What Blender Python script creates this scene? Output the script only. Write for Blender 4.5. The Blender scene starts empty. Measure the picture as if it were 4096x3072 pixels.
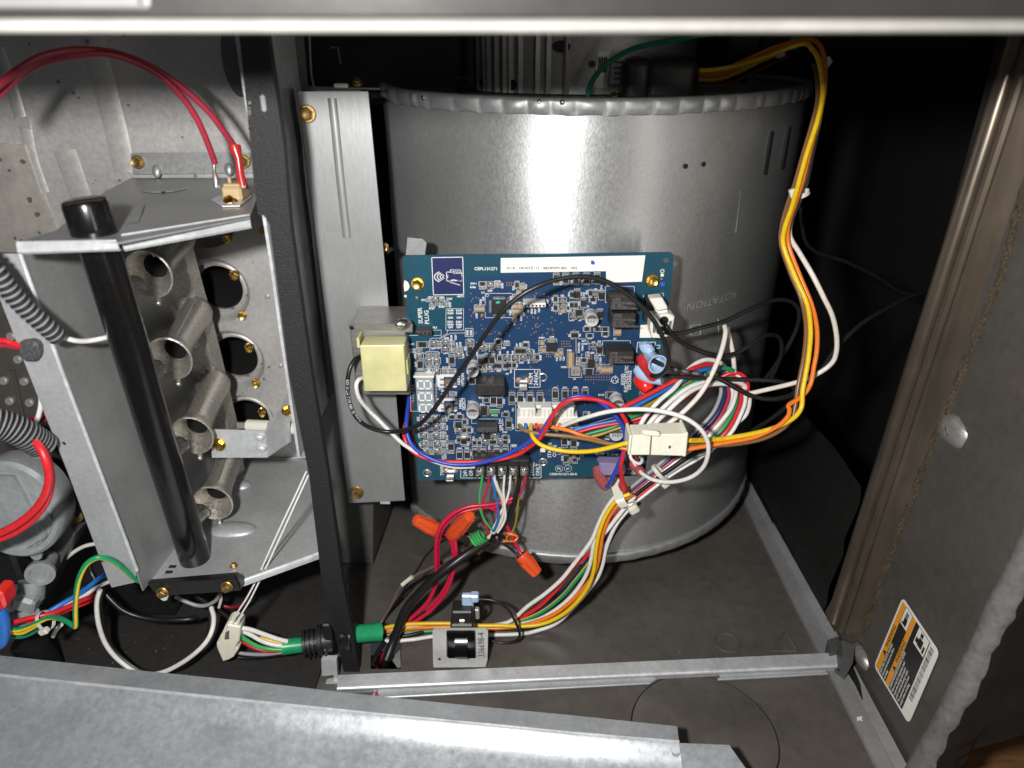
import bpy, bmesh, math, random
from mathutils import Vector, Matrix
random.seed(7)
C = bpy.context.scene
COL = C.collection
R = math.radians

# ------------------------------------------------------------------ camera, world, light, exposure
TH = R(25.8)
CT, ST = math.cos(TH), math.sin(TH)
FPX = 2838.6                      # focal length in pixels of the 4096 px wide photograph
cam = bpy.data.cameras.new('camera')
camo = bpy.data.objects.new('camera', cam); COL.objects.link(camo)
camo.location = (0, 0, 0); camo.rotation_euler = (R(90) - TH, 0, 0)
cam.sensor_fit = 'HORIZONTAL'; cam.sensor_width = 36; cam.lens = FPX / 4096 * 36
cam.clip_start = 0.01; cam.clip_end = 50
cam.dof.use_dof = True; cam.dof.focus_distance = 0.445; cam.dof.aperture_fstop = 7.0
C.camera = camo

w = bpy.data.worlds.new('World'); C.world = w; w.use_nodes = True
bg = w.node_tree.nodes['Background']
bg.inputs[0].default_value = (0.80, 0.86, 1.0, 1); bg.inputs[1].default_value = 0.04

lamp = bpy.data.lights.new('work_light', 'POINT')           # the hand lamp / flash held beside the lens
lamp.energy = 11.5; lamp.shadow_soft_size = 0.012; lamp.color = (1.0, 0.98, 0.945)
lampo = bpy.data.objects.new('work_light', lamp); COL.objects.link(lampo)
lampo.location = (-0.072, -0.010, 0.033)
room = bpy.data.lights.new('room_lamp', 'AREA')             # the lit room behind the photographer, to the right
room.shape = 'RECTANGLE'; room.size = 0.09; room.size_y = 0.7; room.energy = 1.5; room.color = (1.0, 0.95, 0.88)
roomo = bpy.data.objects.new('room_lamp', room); COL.objects.link(roomo)
roomo.location = (0.62, -0.55, -0.10)
roomo.rotation_euler = (Vector((0.02, 0.45, -0.16)) - roomo.location).to_track_quat('-Z', 'Y').to_euler()

C.view_settings.view_transform = 'Standard'; C.view_settings.look = 'None'
C.view_settings.exposure = 0.0; C.view_settings.gamma = 1.0
C.cycles.max_bounces = 8; C.cycles.diffuse_bounces = 4; C.cycles.glossy_bounces = 4

# ------------------------------------------------------------------ geometry of the view
def ray(px, py):
    u = (px - 2048) / FPX; v = (py - 1536) / FPX
    return Vector((u, CT - v * ST, -ST - v * CT))
def at(px, py, Y):
    d = ray(px, py); return d * (Y / d.y)
def atz(px, py, z):
    d = ray(px, py); return d * (z / d.z)
def onplane(px, py, P, N):
    d = ray(px, py); return d * (P.dot(N) / d.dot(N))

# ------------------------------------------------------------------ materials
MATS = {}
def mat(name, col, rough=0.5, metal=0.0, noise=0.0, nscale=200, bump=0.0, bscale=600, spec=0.5, coat=0.0,
        rvar=0.0, aniso=0.0, stretch=None, spots=None, sss=0.0, trans=0.0, col2=None, mscale=None):
    m = bpy.data.materials.new(name); m.use_nodes = True
    nt = m.node_tree; p = nt.nodes['Principled BSDF']
    p.inputs['Base Color'].default_value = (*col, 1)
    p.inputs['Roughness'].default_value = rough
    p.inputs['Metallic'].default_value = metal
    p.inputs['Specular IOR Level'].default_value = spec
    p.inputs['Coat Weight'].default_value = coat
    if sss: 
        p.inputs['Subsurface Weight'].default_value = sss
        p.inputs['Subsurface Scale'].default_value = 0.003
    if trans: p.inputs['Transmission Weight'].default_value = trans
    if aniso:
        p.inputs['Anisotropic'].default_value = aniso
        tg = nt.nodes.new('ShaderNodeTangent'); tg.direction_type = 'RADIAL'; tg.axis = 'Z'
        nt.links.new(tg.outputs[0], p.inputs['Tangent']); p.inputs['Anisotropic Rotation'].default_value = 0.25
    tc = nt.nodes.new('ShaderNodeTexCoord'); src = tc.outputs['Object']
    if stretch:
        mp = nt.nodes.new('ShaderNodeMapping'); mp.inputs['Scale'].default_value = stretch
        nt.links.new(src, mp.inputs[0]); src = mp.outputs[0]
    if noise or rvar:
        n = nt.nodes.new('ShaderNodeTexNoise'); n.inputs['Scale'].default_value = nscale
        n.inputs['Detail'].default_value = 6; n.inputs['Roughness'].default_value = 0.65
        nt.links.new(src, n.inputs['Vector'])
        if noise:
            cr = nt.nodes.new('ShaderNodeValToRGB')
            c2 = col2 if col2 else tuple(min(1, c * (1 + noise)) for c in col)
            c1 = tuple(c * (1 - noise) for c in col)
            cr.color_ramp.elements[0].position = 0.32; cr.color_ramp.elements[0].color = (*c1, 1)
            cr.color_ramp.elements[1].position = 0.68; cr.color_ramp.elements[1].color = (*c2, 1)
            nt.links.new(n.outputs['Fac'], cr.inputs[0])
            out = cr.outputs[0]
            if mscale:      # slow large-scale stains
                n3 = nt.nodes.new('ShaderNodeTexNoise'); n3.inputs['Scale'].default_value = mscale
                n3.inputs['Detail'].default_value = 3
                nt.links.new(tc.outputs['Object'], n3.inputs['Vector'])
                mr3 = nt.nodes.new('ShaderNodeMapRange'); mr3.inputs[1].default_value = 0.3; mr3.inputs[2].default_value = 0.7
                mr3.inputs[3].default_value = 0.84; mr3.inputs[4].default_value = 1.10
                nt.links.new(n3.outputs['Fac'], mr3.inputs[0])
                mx = nt.nodes.new('ShaderNodeMix'); mx.data_type = 'RGBA'; mx.blend_type = 'MULTIPLY'
                mx.inputs[0].default_value = 1
                nt.links.new(out, mx.inputs[6]); nt.links.new(mr3.outputs[0], mx.inputs[7]); out = mx.outputs[2]
            if spots:       # scattered drops / dust: (scale, threshold, colour)
                v = nt.nodes.new('ShaderNodeTexVoronoi'); v.inputs['Scale'].default_value = spots[0]
                nt.links.new(tc.outputs['Object'], v.inputs['Vector'])
                n4 = nt.nodes.new('ShaderNodeTexNoise'); n4.inputs['Scale'].default_value = spots[0] * 1.7
                nt.links.new(tc.outputs['Object'], n4.inputs['Vector'])
                ad = nt.nodes.new('ShaderNodeMath'); ad.operation = 'MULTIPLY_ADD'
                ad.inputs[1].default_value = 0.5; nt.links.new(n4.outputs['Fac'], ad.inputs[0])
                nt.links.new(v.outputs['Distance'], ad.inputs[2])
                mr = nt.nodes.new('ShaderNodeMapRange'); mr.inputs[1].default_value = spots[1]
                mr.inputs[2].default_value = spots[1] + 0.03; mr.inputs[3].default_value = 1; mr.inputs[4].default_value = 0
                nt.links.new(ad.outputs[0], mr.inputs[0])
                m2 = nt.nodes.new('ShaderNodeMix'); m2.data_type = 'RGBA'
                m2.inputs[7].default_value = (*spots[2], 1)
                nt.links.new(mr.outputs[0], m2.inputs[0]); nt.links.new(out, m2.inputs[6]); out = m2.outputs[2]
            nt.links.new(out, p.inputs['Base Color'])
        if rvar:
            mr = nt.nodes.new('ShaderNodeMapRange'); mr.inputs[1].default_value = 0.3; mr.inputs[2].default_value = 0.7
            mr.inputs[3].default_value = rough - rvar; mr.inputs[4].default_value = rough + rvar
            nt.links.new(n.outputs['Fac'], mr.inputs[0]); nt.links.new(mr.outputs[0], p.inputs['Roughness'])
    if bump:
        n2 = nt.nodes.new('ShaderNodeTexNoise'); n2.inputs['Scale'].default_value = bscale
        n2.inputs['Detail'].default_value = 4
        nt.links.new(src, n2.inputs['Vector'])
        b = nt.nodes.new('ShaderNodeBump'); b.inputs['Strength'].default_value = bump; b.inputs['Distance'].default_value = 0.001
        nt.links.new(n2.outputs['Fac'], b.inputs['Height']); nt.links.new(b.outputs[0], p.inputs['Normal'])
    MATS[name] = m
    return m

mat('galvanised', (0.40, 0.41, 0.415), 0.46, 0.60, 0.07, 420, 0.05, 500, rvar=0.08, mscale=18)
mat('galvanised_shell', (0.52, 0.53, 0.535), 0.43, 0.80, 0.10, 520, 0.06, 800, rvar=0.04, stretch=(1, 1, 0.7), mscale=9, aniso=0.62)
mat('galvanised_wall', (0.47, 0.46, 0.45), 0.46, 0.35, 0.10, 300, 0.15, 420, rvar=0.06, mscale=16, spots=(95, 0.335, (0.20, 0.19, 0.19)))
mat('galvanised_stained', (0.58, 0.55, 0.50), 0.5, 0.6, 0.12, 150, 0.1, 400, mscale=30, spots=(110, 0.42, (0.22, 0.19, 0.17)))
mat('galvanised_dull', (0.31, 0.315, 0.32), 0.44, 0.45, 0.06, 500, 0.05, 500, mscale=14, stretch=(1, 1, 0.3))
mat('gusset_metal', (0.33, 0.32, 0.31), 0.42, 0.5, 0.3, 110, 0.5, 200, col2=(0.42, 0.40, 0.39), spots=(70, 0.42, (0.20, 0.14, 0.09)))
mat('galvanised_sheet', (0.48, 0.51, 0.54), 0.40, 0.50, 0.10, 260, 0.06, 400, rvar=0.08, mscale=42, spots=(60, 0.30, (0.52, 0.55, 0.58)))
mat('galvanised_bright', (0.64, 0.665, 0.685), 0.42, 0.38, 0.11, 260, 0.06, 400, rvar=0.07, mscale=48)
mat('zinc_grey', (0.44, 0.455, 0.465), 0.46, 0.40, 0.10, 400, 0.08, 500, mscale=25)
mat('cast_aluminium', (0.49, 0.47, 0.43), 0.36, 0.78, 0.26, 500, 0.25, 900, rvar=0.1)
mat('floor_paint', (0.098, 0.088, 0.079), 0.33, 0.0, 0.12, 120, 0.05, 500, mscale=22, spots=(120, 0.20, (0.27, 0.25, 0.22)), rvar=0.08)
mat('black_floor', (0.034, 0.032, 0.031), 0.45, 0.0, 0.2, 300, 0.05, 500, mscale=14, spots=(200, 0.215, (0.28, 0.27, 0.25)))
mat('grey_paint', (0.23, 0.23, 0.235), 0.5, 0.0, 0.08, 300, 0.05, 500, mscale=25)
mat('dark_grey_paint', (0.105, 0.106, 0.106), 0.42, 0.2, 0.12, 300, 0.05, 500, mscale=14, rvar=0.06)
mat('panel_paint', (0.083, 0.076, 0.068), 0.34, 0.1, 0.12, 160, 0.05, 400, mscale=12, rvar=0.08, spots=(150, 0.17, (0.25, 0.24, 0.22)))
mat('rail_paint', (0.040, 0.038, 0.037), 0.35, 0.5, 0.10, 100, 0.05, 200, mscale=15)
mat('cream_lip', (0.43, 0.42, 0.385), 0.38, 0.3, 0.08, 120, mscale=20)
mat('flash_glare_strip', (0.12, 0.12, 0.12), 0.45, 0.0, 0.05, 120)
mat('flange_brown', (0.12, 0.10, 0.082), 0.30, 0.6, 0.25, 60, 0.06, 300, mscale=30, stretch=(1, 1, 0.12), col2=(0.19, 0.145, 0.105))
mat('black_texture_paint', (0.009, 0.009, 0.010), 0.62, 0.0, 0.3, 900, 0.6, 1300, spots=(420, 0.17, (0.10, 0.10, 0.10)))
mat('black_pipe', (0.005, 0.005, 0.0055), 0.22, 0.0, 0.3, 300, 0.03, 500, coat=0.3, spots=(260, 0.14, (0.22, 0.21, 0.2)))
mat('black_metal', (0.012, 0.012, 0.012), 0.35, 0.0, 0.3, 300, spots=(300, 0.12, (0.2, 0.2, 0.2)))
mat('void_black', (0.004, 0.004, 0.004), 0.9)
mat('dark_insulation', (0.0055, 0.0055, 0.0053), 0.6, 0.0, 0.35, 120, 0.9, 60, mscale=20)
mat('grey_insulation', (0.15, 0.15, 0.145), 0.6, 0.0, 0.25, 200, 0.5, 120, mscale=30)
mat('gasket', (0.02, 0.017, 0.012), 0.9, 0.0, 0.7, 900, 1.0, 1200, col2=(0.12, 0.09, 0.05))
mat('brass_screw', (0.74, 0.47, 0.12), 0.27, 1.0, 0.2, 500)
mat('dull_brass', (0.40, 0.27, 0.10), 0.4, 0.9, 0.25, 500)
mat('steel', (0.62, 0.61, 0.58), 0.28, 1.0, 0.1, 500)
mat('tin', (0.52, 0.51, 0.485), 0.36, 0.8, 0.1, 900)
mat('motor_metal', (0.36, 0.355, 0.35), 0.5, 0.4, 0.12, 300, mscale=20)
mat('pewter', (0.36, 0.39, 0.40), 0.42, 0.35, 0.12, 300, 0.1, 600, mscale=30)
mat('laminated_core', (0.30, 0.29, 0.275), 0.42, 0.7, 0.3, 120, stretch=(0.3, 0.3, 9), bump=0.15, bscale=300)
mat('core_front', (0.22, 0.215, 0.20), 0.45, 0.5, 0.2, 200)
mat('yellow_bobbin', (0.58, 0.56, 0.28), 0.45, 0.0, 0.06, 90, sss=0.15, mscale=40)
mat('board_teal', (0.009, 0.062, 0.100), 0.34, 0.0, 0.25, 1500, 0.06, 2500, mscale=25)
mat('board_navy', (0.012, 0.044, 0.112), 0.34, 0.0, 0.35, 1500, 0.06, 2500, mscale=35, spots=(900, 0.13, (0.06, 0.11, 0.18)))
mat('board_indigo', (0.016, 0.022, 0.095), 0.36, 0.0, 0.2, 1500)
mat('silk_white', (0.66, 0.68, 0.69), 0.5)
mat('label_white', (0.80, 0.79, 0.73), 0.45, 0.0, 0.03, 200)
mat('print_black', (0.015, 0.015, 0.016), 0.5)
mat('copper_dot', (0.65, 0.33, 0.20), 0.35, 0.6)
mat('marker_blue', (0.02, 0.09, 0.55), 0.5)
mat('marker_green', (0.03, 0.42, 0.27), 0.5)
mat('chip_black', (0.022, 0.021, 0.020), 0.4, 0.0, 0.2, 900)
mat('chip_tan', (0.42, 0.29, 0.16), 0.45)
mat('chip_green', (0.05, 0.30, 0.10), 0.4)
mat('relay_black', (0.022, 0.021, 0.020), 0.5, 0.0, 0.4, 500, 0.15, 1500, spots=(700, 0.18, (0.10, 0.095, 0.085)))
mat('relay_print', (0.15, 0.14, 0.135), 0.5)
mat('capacitor_can', (0.60, 0.60, 0.59), 0.35, 0.2)
mat('header_grey', (0.055, 0.058, 0.062), 0.6, 0.0, 0.6, 900)
mat('nylon_white', (0.74, 0.73, 0.67), 0.4, 0.0, 0.03, 200, sss=0.1)
mat('nylon_cream', (0.80, 0.78, 0.65), 0.4, 0.0, 0.05, 200, sss=0.15)
mat('tie_nylon', (0.62, 0.60, 0.52), 0.35, sss=0.2)
mat('switch_plate', (0.60, 0.60, 0.585), 0.45, 0.2, 0.08, 300, mscale=40)
mat('display_face', (0.27, 0.33, 0.385), 0.3)
mat('segment', (0.80, 0.78, 0.66), 0.4)
mat('button_tan', (0.23, 0.17, 0.13), 0.4, 0.5)
mat('crimp_blue', (0.40, 0.56, 0.76), 0.22, 0.0, sss=0.3, spec=0.6)
mat('crimp_red', (0.48, 0.028, 0.03), 0.25, 0.0, sss=0.2, spec=0.6)
mat('crimp_pink', (0.42, 0.10, 0.10), 0.3, 0.2, sss=0.2)
mat('cap_red', (0.72, 0.018, 0.012), 0.25, spec=0.6)
mat('fuse_violet', (0.27, 0.22, 0.38), 0.3, sss=0.2)
mat('wire_nut_orange', (0.72, 0.085, 0.018), 0.42, 0.0, 0.06, 200, bump=0.1, bscale=900)
mat('tan_ceramic', (0.50, 0.36, 0.20), 0.5)
mat('igniter_ceramic', (0.72, 0.70, 0.60), 0.6)
mat('green_sleeve', (0.015, 0.30, 0.12), 0.33, spec=0.6, noise=0.15, nscale=150)
mat('rubber_black', (0.016, 0.016, 0.016), 0.45, 0.0, 0.3, 500, bump=0.2, bscale=600)
mat('conduit_grey', (0.24, 0.24, 0.255), 0.5)
mat('conduit_groove', (0.018, 0.018, 0.02), 0.6)
mat('wood', (0.20, 0.105, 0.045), 0.4, 0.0, 0.3, 40, stretch=(1, 6, 1))
mat('label_orange', (0.80, 0.33, 0.02), 0.4)
mat('label_black', (0.018, 0.018, 0.018), 0.4)
WC = {'red': (0.60, 0.020, 0.028), 'crimson': (0.52, 0.012, 0.05), 'rose': (0.36, 0.03, 0.055), 'blue': (0.02, 0.055, 0.42), 'light_blue': (0.015, 0.14, 0.50),
      'dark_blue': (0.008, 0.02, 0.09), 'white': (0.74, 0.73, 0.70), 'cream': (0.72, 0.66, 0.60), 'ivory': (0.68, 0.66, 0.54), 'yellow': (0.76, 0.50, 0.010), 'olive': (0.30, 0.22, 0.02),
      'orange': (0.78, 0.19, 0.018), 'brown': (0.21, 0.10, 0.045), 'tan': (0.26, 0.145, 0.055), 'black': (0.010, 0.010, 0.0105), 'green': (0.01, 0.26, 0.10),
      'leaf_green': (0.05, 0.36, 0.10), 'teal_green': (0.01, 0.20, 0.12), 'mauve': (0.11, 0.08, 0.07), 'maroon': (0.18, 0.012, 0.02), 'grey': (0.30, 0.30, 0.31)}
for k, c in WC.items():
    mat('wire_' + k, c, 0.36, 0.0, 0.10, 350, 0.04, 500, spec=0.5, spots=(330, 0.10, tuple(0.6 * x for x in c)))
M = MATS

# ------------------------------------------------------------------ mesh helpers
def nb(): return bmesh.new()
def mark(bm, n0, mi):
    if mi:
        bm.faces.ensure_lookup_table()
        for f in bm.faces[n0:]: f.material_index = mi
def add_box(bm, c, size, rot=None, bev=0.0, mi=0, seg=1):
    n0 = len(bm.faces)
    Mx = Matrix.Translation(Vector(c)) @ (rot.to_4x4() if rot is not None else Matrix.Identity(4)) @ Matrix.Diagonal((*size, 1))
    r = bmesh.ops.create_cube(bm, size=1, matrix=Mx)
    if bev > 0:
        es = list({e for v in r['verts'] for e in v.link_edges})
        bmesh.ops.bevel(bm, geom=es, offset=bev, segments=seg, affect='EDGES', profile=0.5)
    mark(bm, n0, mi)
def boxpx(bm, x0, y0, x1, y1, Yf, Yb, bev=0.0, mi=0, seg=1):
    a = at(x0, y0, Yf); b = at(x1, y1, Yf)
    add_box(bm, ((a.x + b.x) / 2, (Yf + Yb) / 2, (a.z + b.z) / 2), (abs(b.x - a.x), abs(Yb - Yf), abs(a.z - b.z)), None, bev, mi, seg)
def spline(pts, sub=6):
    P = [Vector(p) for p in pts]
    if len(P) < 3: return P
    out = []
    for i in range(len(P) - 1):
        p1, p2 = P[i], P[i + 1]
        p0 = P[i - 1] if i else p1 * 2 - p2
        p3 = P[i + 2] if i + 2 < len(P) else p2 * 2 - p1
        for k in range(sub):
            t = k / sub
            out.append(0.5 * ((2 * p1) + (p2 - p0) * t + (2 * p0 - 5 * p1 + 4 * p2 - p3) * t * t + (3 * p1 - p0 - 3 * p2 + p3) * t ** 3))
    out.append(P[-1])
    return out
def add_tube(bm, pts, r, n=8, cap=True, mi=0, stripe=None, twist=0.0):
    P = [Vector(p) for p in pts]
    rr = r if isinstance(r, (list, tuple)) else [r] * len(P)
    T = []
    for i in range(len(P)):
        t = P[min(i + 1, len(P) - 1)] - P[max(i - 1, 0)]
        T.append(t.normalized() if t.length > 1e-9 else Vector((0, 0, 1)))
    N = T[0].orthogonal().normalized()
    rings = []
    for i in range(len(P)):
        N = (N - T[i] * N.dot(T[i]))
        N = N.normalized() if N.length > 1e-8 else T[i].orthogonal().normalized()
        Bn = T[i].cross(N)
        ring = []
        for j in range(n):
            a = 2 * math.pi * j / n + twist * i
            ring.append(bm.verts.new(P[i] + (N * math.cos(a) + Bn * math.sin(a)) * rr[i]))
        rings.append(ring)
    for i in range(len(rings) - 1):
        for j in range(n):
            f = bm.faces.new((rings[i][j], rings[i][(j + 1) % n], rings[i + 1][(j + 1) % n], rings[i + 1][j]))
            f.material_index = mi
            if stripe and j in stripe: f.material_index = mi + 1
    if cap:
        for ring, rev in ((rings[0], True), (rings[-1], False)):
            f = bm.faces.new(ring[::-1] if rev else ring); f.material_index = mi
def frame(axis):
    a = Vector(axis).normalized()
    u = Vector((1, 0, 0)) if abs(a.x) < 0.9 else Vector((0, 0, 1))
    u = (u - a * u.dot(a)).normalized()
    return a, u, a.cross(u)
def add_lathe(bm, base, axis, prof, n=24, mi=0, cap0=True, cap1=True, sx=1.0, sz=1.0, mids=None, phase=0.0):
    a, u, v = frame(axis); base = Vector(base)
    rings = []
    for (d, r) in prof:
        rings.append([bm.verts.new(base + a * d + (u * math.cos(2 * math.pi * j / n + phase) * sx + v * math.sin(2 * math.pi * j / n + phase) * sz) * r) for j in range(n)])
    for i in range(len(rings) - 1):
        for j in range(n):
            f = bm.faces.new((rings[i][j], rings[i][(j + 1) % n], rings[i + 1][(j + 1) % n], rings[i + 1][j]))
            f.material_index = mids[i] if mids else mi
    if cap0: f = bm.faces.new(rings[0][::-1]); f.material_index = mids[0] if mids else mi
    if cap1: f = bm.faces.new(rings[-1]); f.material_index = mids[-1] if mids else mi
def add_prism(bm, pts, thick, mi=0):
    """polygon (list of Vector) extruded along the vector thick"""
    P = [Vector(p) for p in pts]; t = Vector(thick)
    a = [bm.verts.new(p) for p in P]; b = [bm.verts.new(p + t) for p in P]
    n = len(P)
    fs = [bm.faces.new(a), bm.faces.new(b[::-1])]
    for i in range(n):
        fs.append(bm.faces.new((a[(i + 1) % n], a[i], b[i], b[(i + 1) % n])))
    for f in fs: f.material_index = mi
def sheet_with_holes(bm, outer, holes, thick, mi=0):
    """flat sheet with holes, extruded along thick"""
    edges = []
    loops = [outer] + holes
    t = Vector(thick)
    allv = []
    for lp in loops:
        vs = [bm.verts.new(p) for p in lp]; allv.append(vs)
        for i in range(len(vs)): edges.append(bm.edges.new((vs[i], vs[(i + 1) % len(vs)])))
    r = bmesh.ops.triangle_fill(bm, use_beauty=True, use_dissolve=False, edges=edges, normal=-t)
    fs = [f for f in r['geom'] if isinstance(f, bmesh.types.BMFace)]
    for f in fs: f.material_index = mi
    ex = bmesh.ops.extrude_face_region(bm, geom=fs)
    vs = [g for g in ex['geom'] if isinstance(g, bmesh.types.BMVert)]
    bmesh.ops.translate(bm, verts=vs, vec=t)
    for g in ex['geom']:
        if isinstance(g, bmesh.types.BMFace): g.material_index = mi
def circle(c, r, n=28, axis='Y', rz=None):
    c = Vector(c); rz = rz or r
    if axis == 'Y': return [c + Vector((math.cos(2 * math.pi * i / n) * r, 0, math.sin(2 * math.pi * i / n) * rz)) for i in range(n)]
    return [c + Vector((math.cos(2 * math.pi * i / n) * r, math.sin(2 * math.pi * i / n) * rz, 0)) for i in range(n)]
def add_dome(bm, c, axis, r, h, n=12, m=4, mi=0, sx=1.0, sz=1.0):
    prof = [(h * math.sin(math.pi / 2 * k / m), r * math.cos(math.pi / 2 * k / m)) for k in range(m)] + [(h, r * 0.04)]
    add_lathe(bm, c, axis, prof, n, mi, cap0=False, sx=sx, sz=sz)

def wloc(o):
    p = Vector((0, 0, 0))
    while o: p += o.location; o = o.parent
    return p
def obj(name, bm, mats, parent=None, ang=32, origin=None, keep=False):
    """links a bmesh as ONE mesh object; world coordinates in, own origin at the foot of its bounds"""
    if not isinstance(mats, (list, tuple)): mats = [mats]
    bmesh.ops.recalc_face_normals(bm, faces=bm.faces)
    me = bpy.data.meshes.new(name)
    if not keep:
        xs = [v.co for v in bm.verts]
        lo = Vector((min(p.x for p in xs), min(p.y for p in xs), min(p.z for p in xs)))
        hi = Vector((max(p.x for p in xs), max(p.y for p in xs), max(p.z for p in xs)))
        o0 = Vector(origin) if origin is not None else Vector(((lo.x + hi.x) / 2, (lo.y + hi.y) / 2, lo.z))
        bmesh.ops.translate(bm, verts=bm.verts, vec=-o0)
    else:
        o0 = Vector(origin)
    bm.to_mesh(me); bm.free()
    for m in mats: me.materials.append(M[m] if isinstance(m, str) else m)
    me.polygons.foreach_set('use_smooth', [True] * len(me.polygons))
    me.set_sharp_from_angle(angle=R(ang))
    o = bpy.data.objects.new(name, me); COL.objects.link(o)
    if parent:
        o.parent = parent; o.location = o0 - wloc(parent)
    else:
        o.location = o0
    return o
def tag(o, label, cat, group=None, kind=None):
    if label: o['label'] = label
    if cat: o['category'] = cat
    if group: o['group'] = group
    if kind: o['kind'] = kind
    return o
def thing(name, label, cat, loc, group=None):
    o = bpy.data.objects.new(name, None); COL.objects.link(o)
    o.location = loc; o.empty_display_size = 0.01
    return tag(o, label, cat, group)
def inst(src, loc, parent, rot=(0, 0, 0), label=None):
    o = src.copy(); COL.objects.link(o); o.parent = parent
    o.location = Vector(loc) - wloc(parent); o.rotation_euler = rot
    if label: o['label'] = label
    return o

def text_bm(bm, txt, place, size, mi=0, align='CENTER', sx=1.0, fat=0.0, depth=0.0):
    """flat lettering: place is a function (x, y) in text units -> world point"""
    cu = bpy.data.curves.new('lettering', 'FONT'); cu.body = txt; cu.size = size
    cu.align_x = align; cu.align_y = 'CENTER'; cu.resolution_u = 2; cu.offset = fat
    ob = bpy.data.objects.new('lettering', cu); COL.objects.link(ob)
    dg = bpy.context.evaluated_depsgraph_get()
    me = bpy.data.meshes.new_from_object(ob.evaluated_get(dg))
    base = [bm.verts.new(place(v.co.x * sx, v.co.y)) for v in me.vertices]
    for p in me.polygons:
        try:
            f = bm.faces.new([base[i] for i in p.vertices]); f.material_index = mi
        except ValueError: pass
    bpy.data.objects.remove(ob); bpy.data.curves.remove(cu); bpy.data.meshes.remove(me)

def hex_screw(name, c, axis, r, parent, mats='brass_screw', flange=1.35, h=0.8, dish=True):
    bm = nb()
    add_lathe(bm, c, axis, [(0, r * flange), (r * 0.16, r * flange), (r * 0.26, r * flange * 0.92)], 18)
    a, u, v = frame(axis)
    add_lathe(bm, Vector(c) + a * r * 0.2, axis, [(0, r), (r * h, r), (r * (h + .12), r * 0.88), (r * (h + (.0 if dish else .12)), r * 0.55)], 6, phase=0.3)
    return obj(name, bm, mats, parent)
# ------------------------------------------------------------------ the cabinet
FZ = -0.387
cab = thing('furnace_cabinet', 'grey painted sheet metal furnace cabinet holding the blower, control board and burners', 'cabinet', (0, 0.45, FZ))
# room floor seen past the corner
bm = nb(); add_box(bm, (1.25, -0.40, -0.505), (2.0, 2.0, 0.01)); 
tag(obj('wood_floor', bm, 'wood'), None, None, None, 'structure')

# floor pan with the cable hole
hole = [atz(1484, 2566, FZ), atz(1606, 2566, FZ), atz(1604, 2676, FZ), atz(1482, 2676, FZ)]
bm = nb()
sheet_with_holes(bm, [Vector((-0.13, 0.18, FZ)), Vector((0.245, 0.18, FZ)), Vector((0.245, 0.86, FZ)), Vector((-0.13, 0.86, FZ))], [hole], (0, 0, -0.0015))
obj('floor_pan', bm, 'floor_paint', cab)
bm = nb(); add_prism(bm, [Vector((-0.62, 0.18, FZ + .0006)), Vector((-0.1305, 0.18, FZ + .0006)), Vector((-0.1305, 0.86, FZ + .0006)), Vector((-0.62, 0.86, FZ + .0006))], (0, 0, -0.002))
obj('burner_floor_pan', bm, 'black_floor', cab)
bm = nb(); add_box(bm, (-0.09, 0.36, FZ - 0.06), (0.12, 0.12, 0.002)); obj('hole_underside', bm, 'void_black', cab)
# knockouts pressed into the floor
def circum(a, b, c):
    ax, ay, bx, by, cx, cy = a.x, a.y, b.x, b.y, c.x, c.y
    d = 2 * (ax * (by - cy) + bx * (cy - ay) + cx * (ay - by))
    ux = ((ax * ax + ay * ay) * (by - cy) + (bx * bx + by * by) * (cy - ay) + (cx * cx + cy * cy) * (ay - by)) / d
    uy = ((ax * ax + ay * ay) * (cx - bx) + (bx * bx + by * by) * (ax - cx) + (cx * cx + cy * cy) * (bx - ax)) / d
    return Vector((ux, uy, FZ)), math.hypot(ax - ux, ay - uy)
kc, kr = circum(atz(2530, 2870, FZ), atz(2950, 2762, FZ), atz(3112, 3040, FZ))
bm = nb(); add_lathe(bm, kc + Vector((0, 0, -0.0005)), (0, 0, 1), [(0, kr), (0.0014, kr), (0.0016, kr - 0.0004)], 72, cap0=False)
obj('knockout_disc', bm, 'floor_paint', cab)
bm = nb(); add_lathe(bm, kc + Vector((0, 0, -0.0003)), (0, 0, 1), [(0, kr + 0.0011), (0.0006, kr + 0.0010), (0.0006, kr - 0.001)], 72, cap0=False, cap1=False)
obj('knockout_slit', bm, 'void_black', cab)
c = atz(2908, 2572, FZ)
bm = nb(); add_lathe(bm, c, (0, 0, 1), [(0, .0094), (0.0014, .0089), (0.0014, .0084), (0.0001, .0078)], 32, cap0=False, cap1=False)
obj('pressed_ring', bm, 'floor_paint', cab)
bm = nb(); T = [atz(3085, 2604, FZ + .0004), atz(3188, 2604, FZ + .0004), atz(3142, 2518, FZ + .0004)]
for i in range(3): add_tube(bm, [T[i], T[(i + 1) % 3]], 0.0008, 6)
obj('pressed_triangle', bm, 'floor_paint', cab)
# crumbs of debris on the floor
bm = nb()
for i in range(52):
    if i < 28: p = atz(random.uniform(250, 1150), random.uniform(2540, 2720), FZ + .0007)
    else: p = atz(random.uniform(1700, 3300), random.uniform(2300, 3000), FZ)
    s = random.uniform(0.0002, 0.00055)
    add_box(bm, p + Vector((0, 0, s / 2)), (s * random.uniform(.6, 1.8), s, s), Matrix.Rotation(random.uniform(0, 3), 3, 'Z'))
tag(obj('debris', bm, 'gusset_metal'), 'pale crumbs of grit scattered over the cabinet floor', 'grit', None, 'stuff')
bm = nb()
add_prism(bm, [atz(3427, 2870, FZ + .0046), atz(3450, 2868, FZ + .0046), atz(3445, 2880, FZ + .0046), atz(3452, 2884, FZ + .0046), atz(3438, 2882, FZ + .0046), atz(3428, 2886, FZ + .0046)], (0, 0, .0006))
tag(obj('paint_flake', bm, 'label_white'), 'single white flake lying on the grey strip by the right wall', 'flake')

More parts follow.
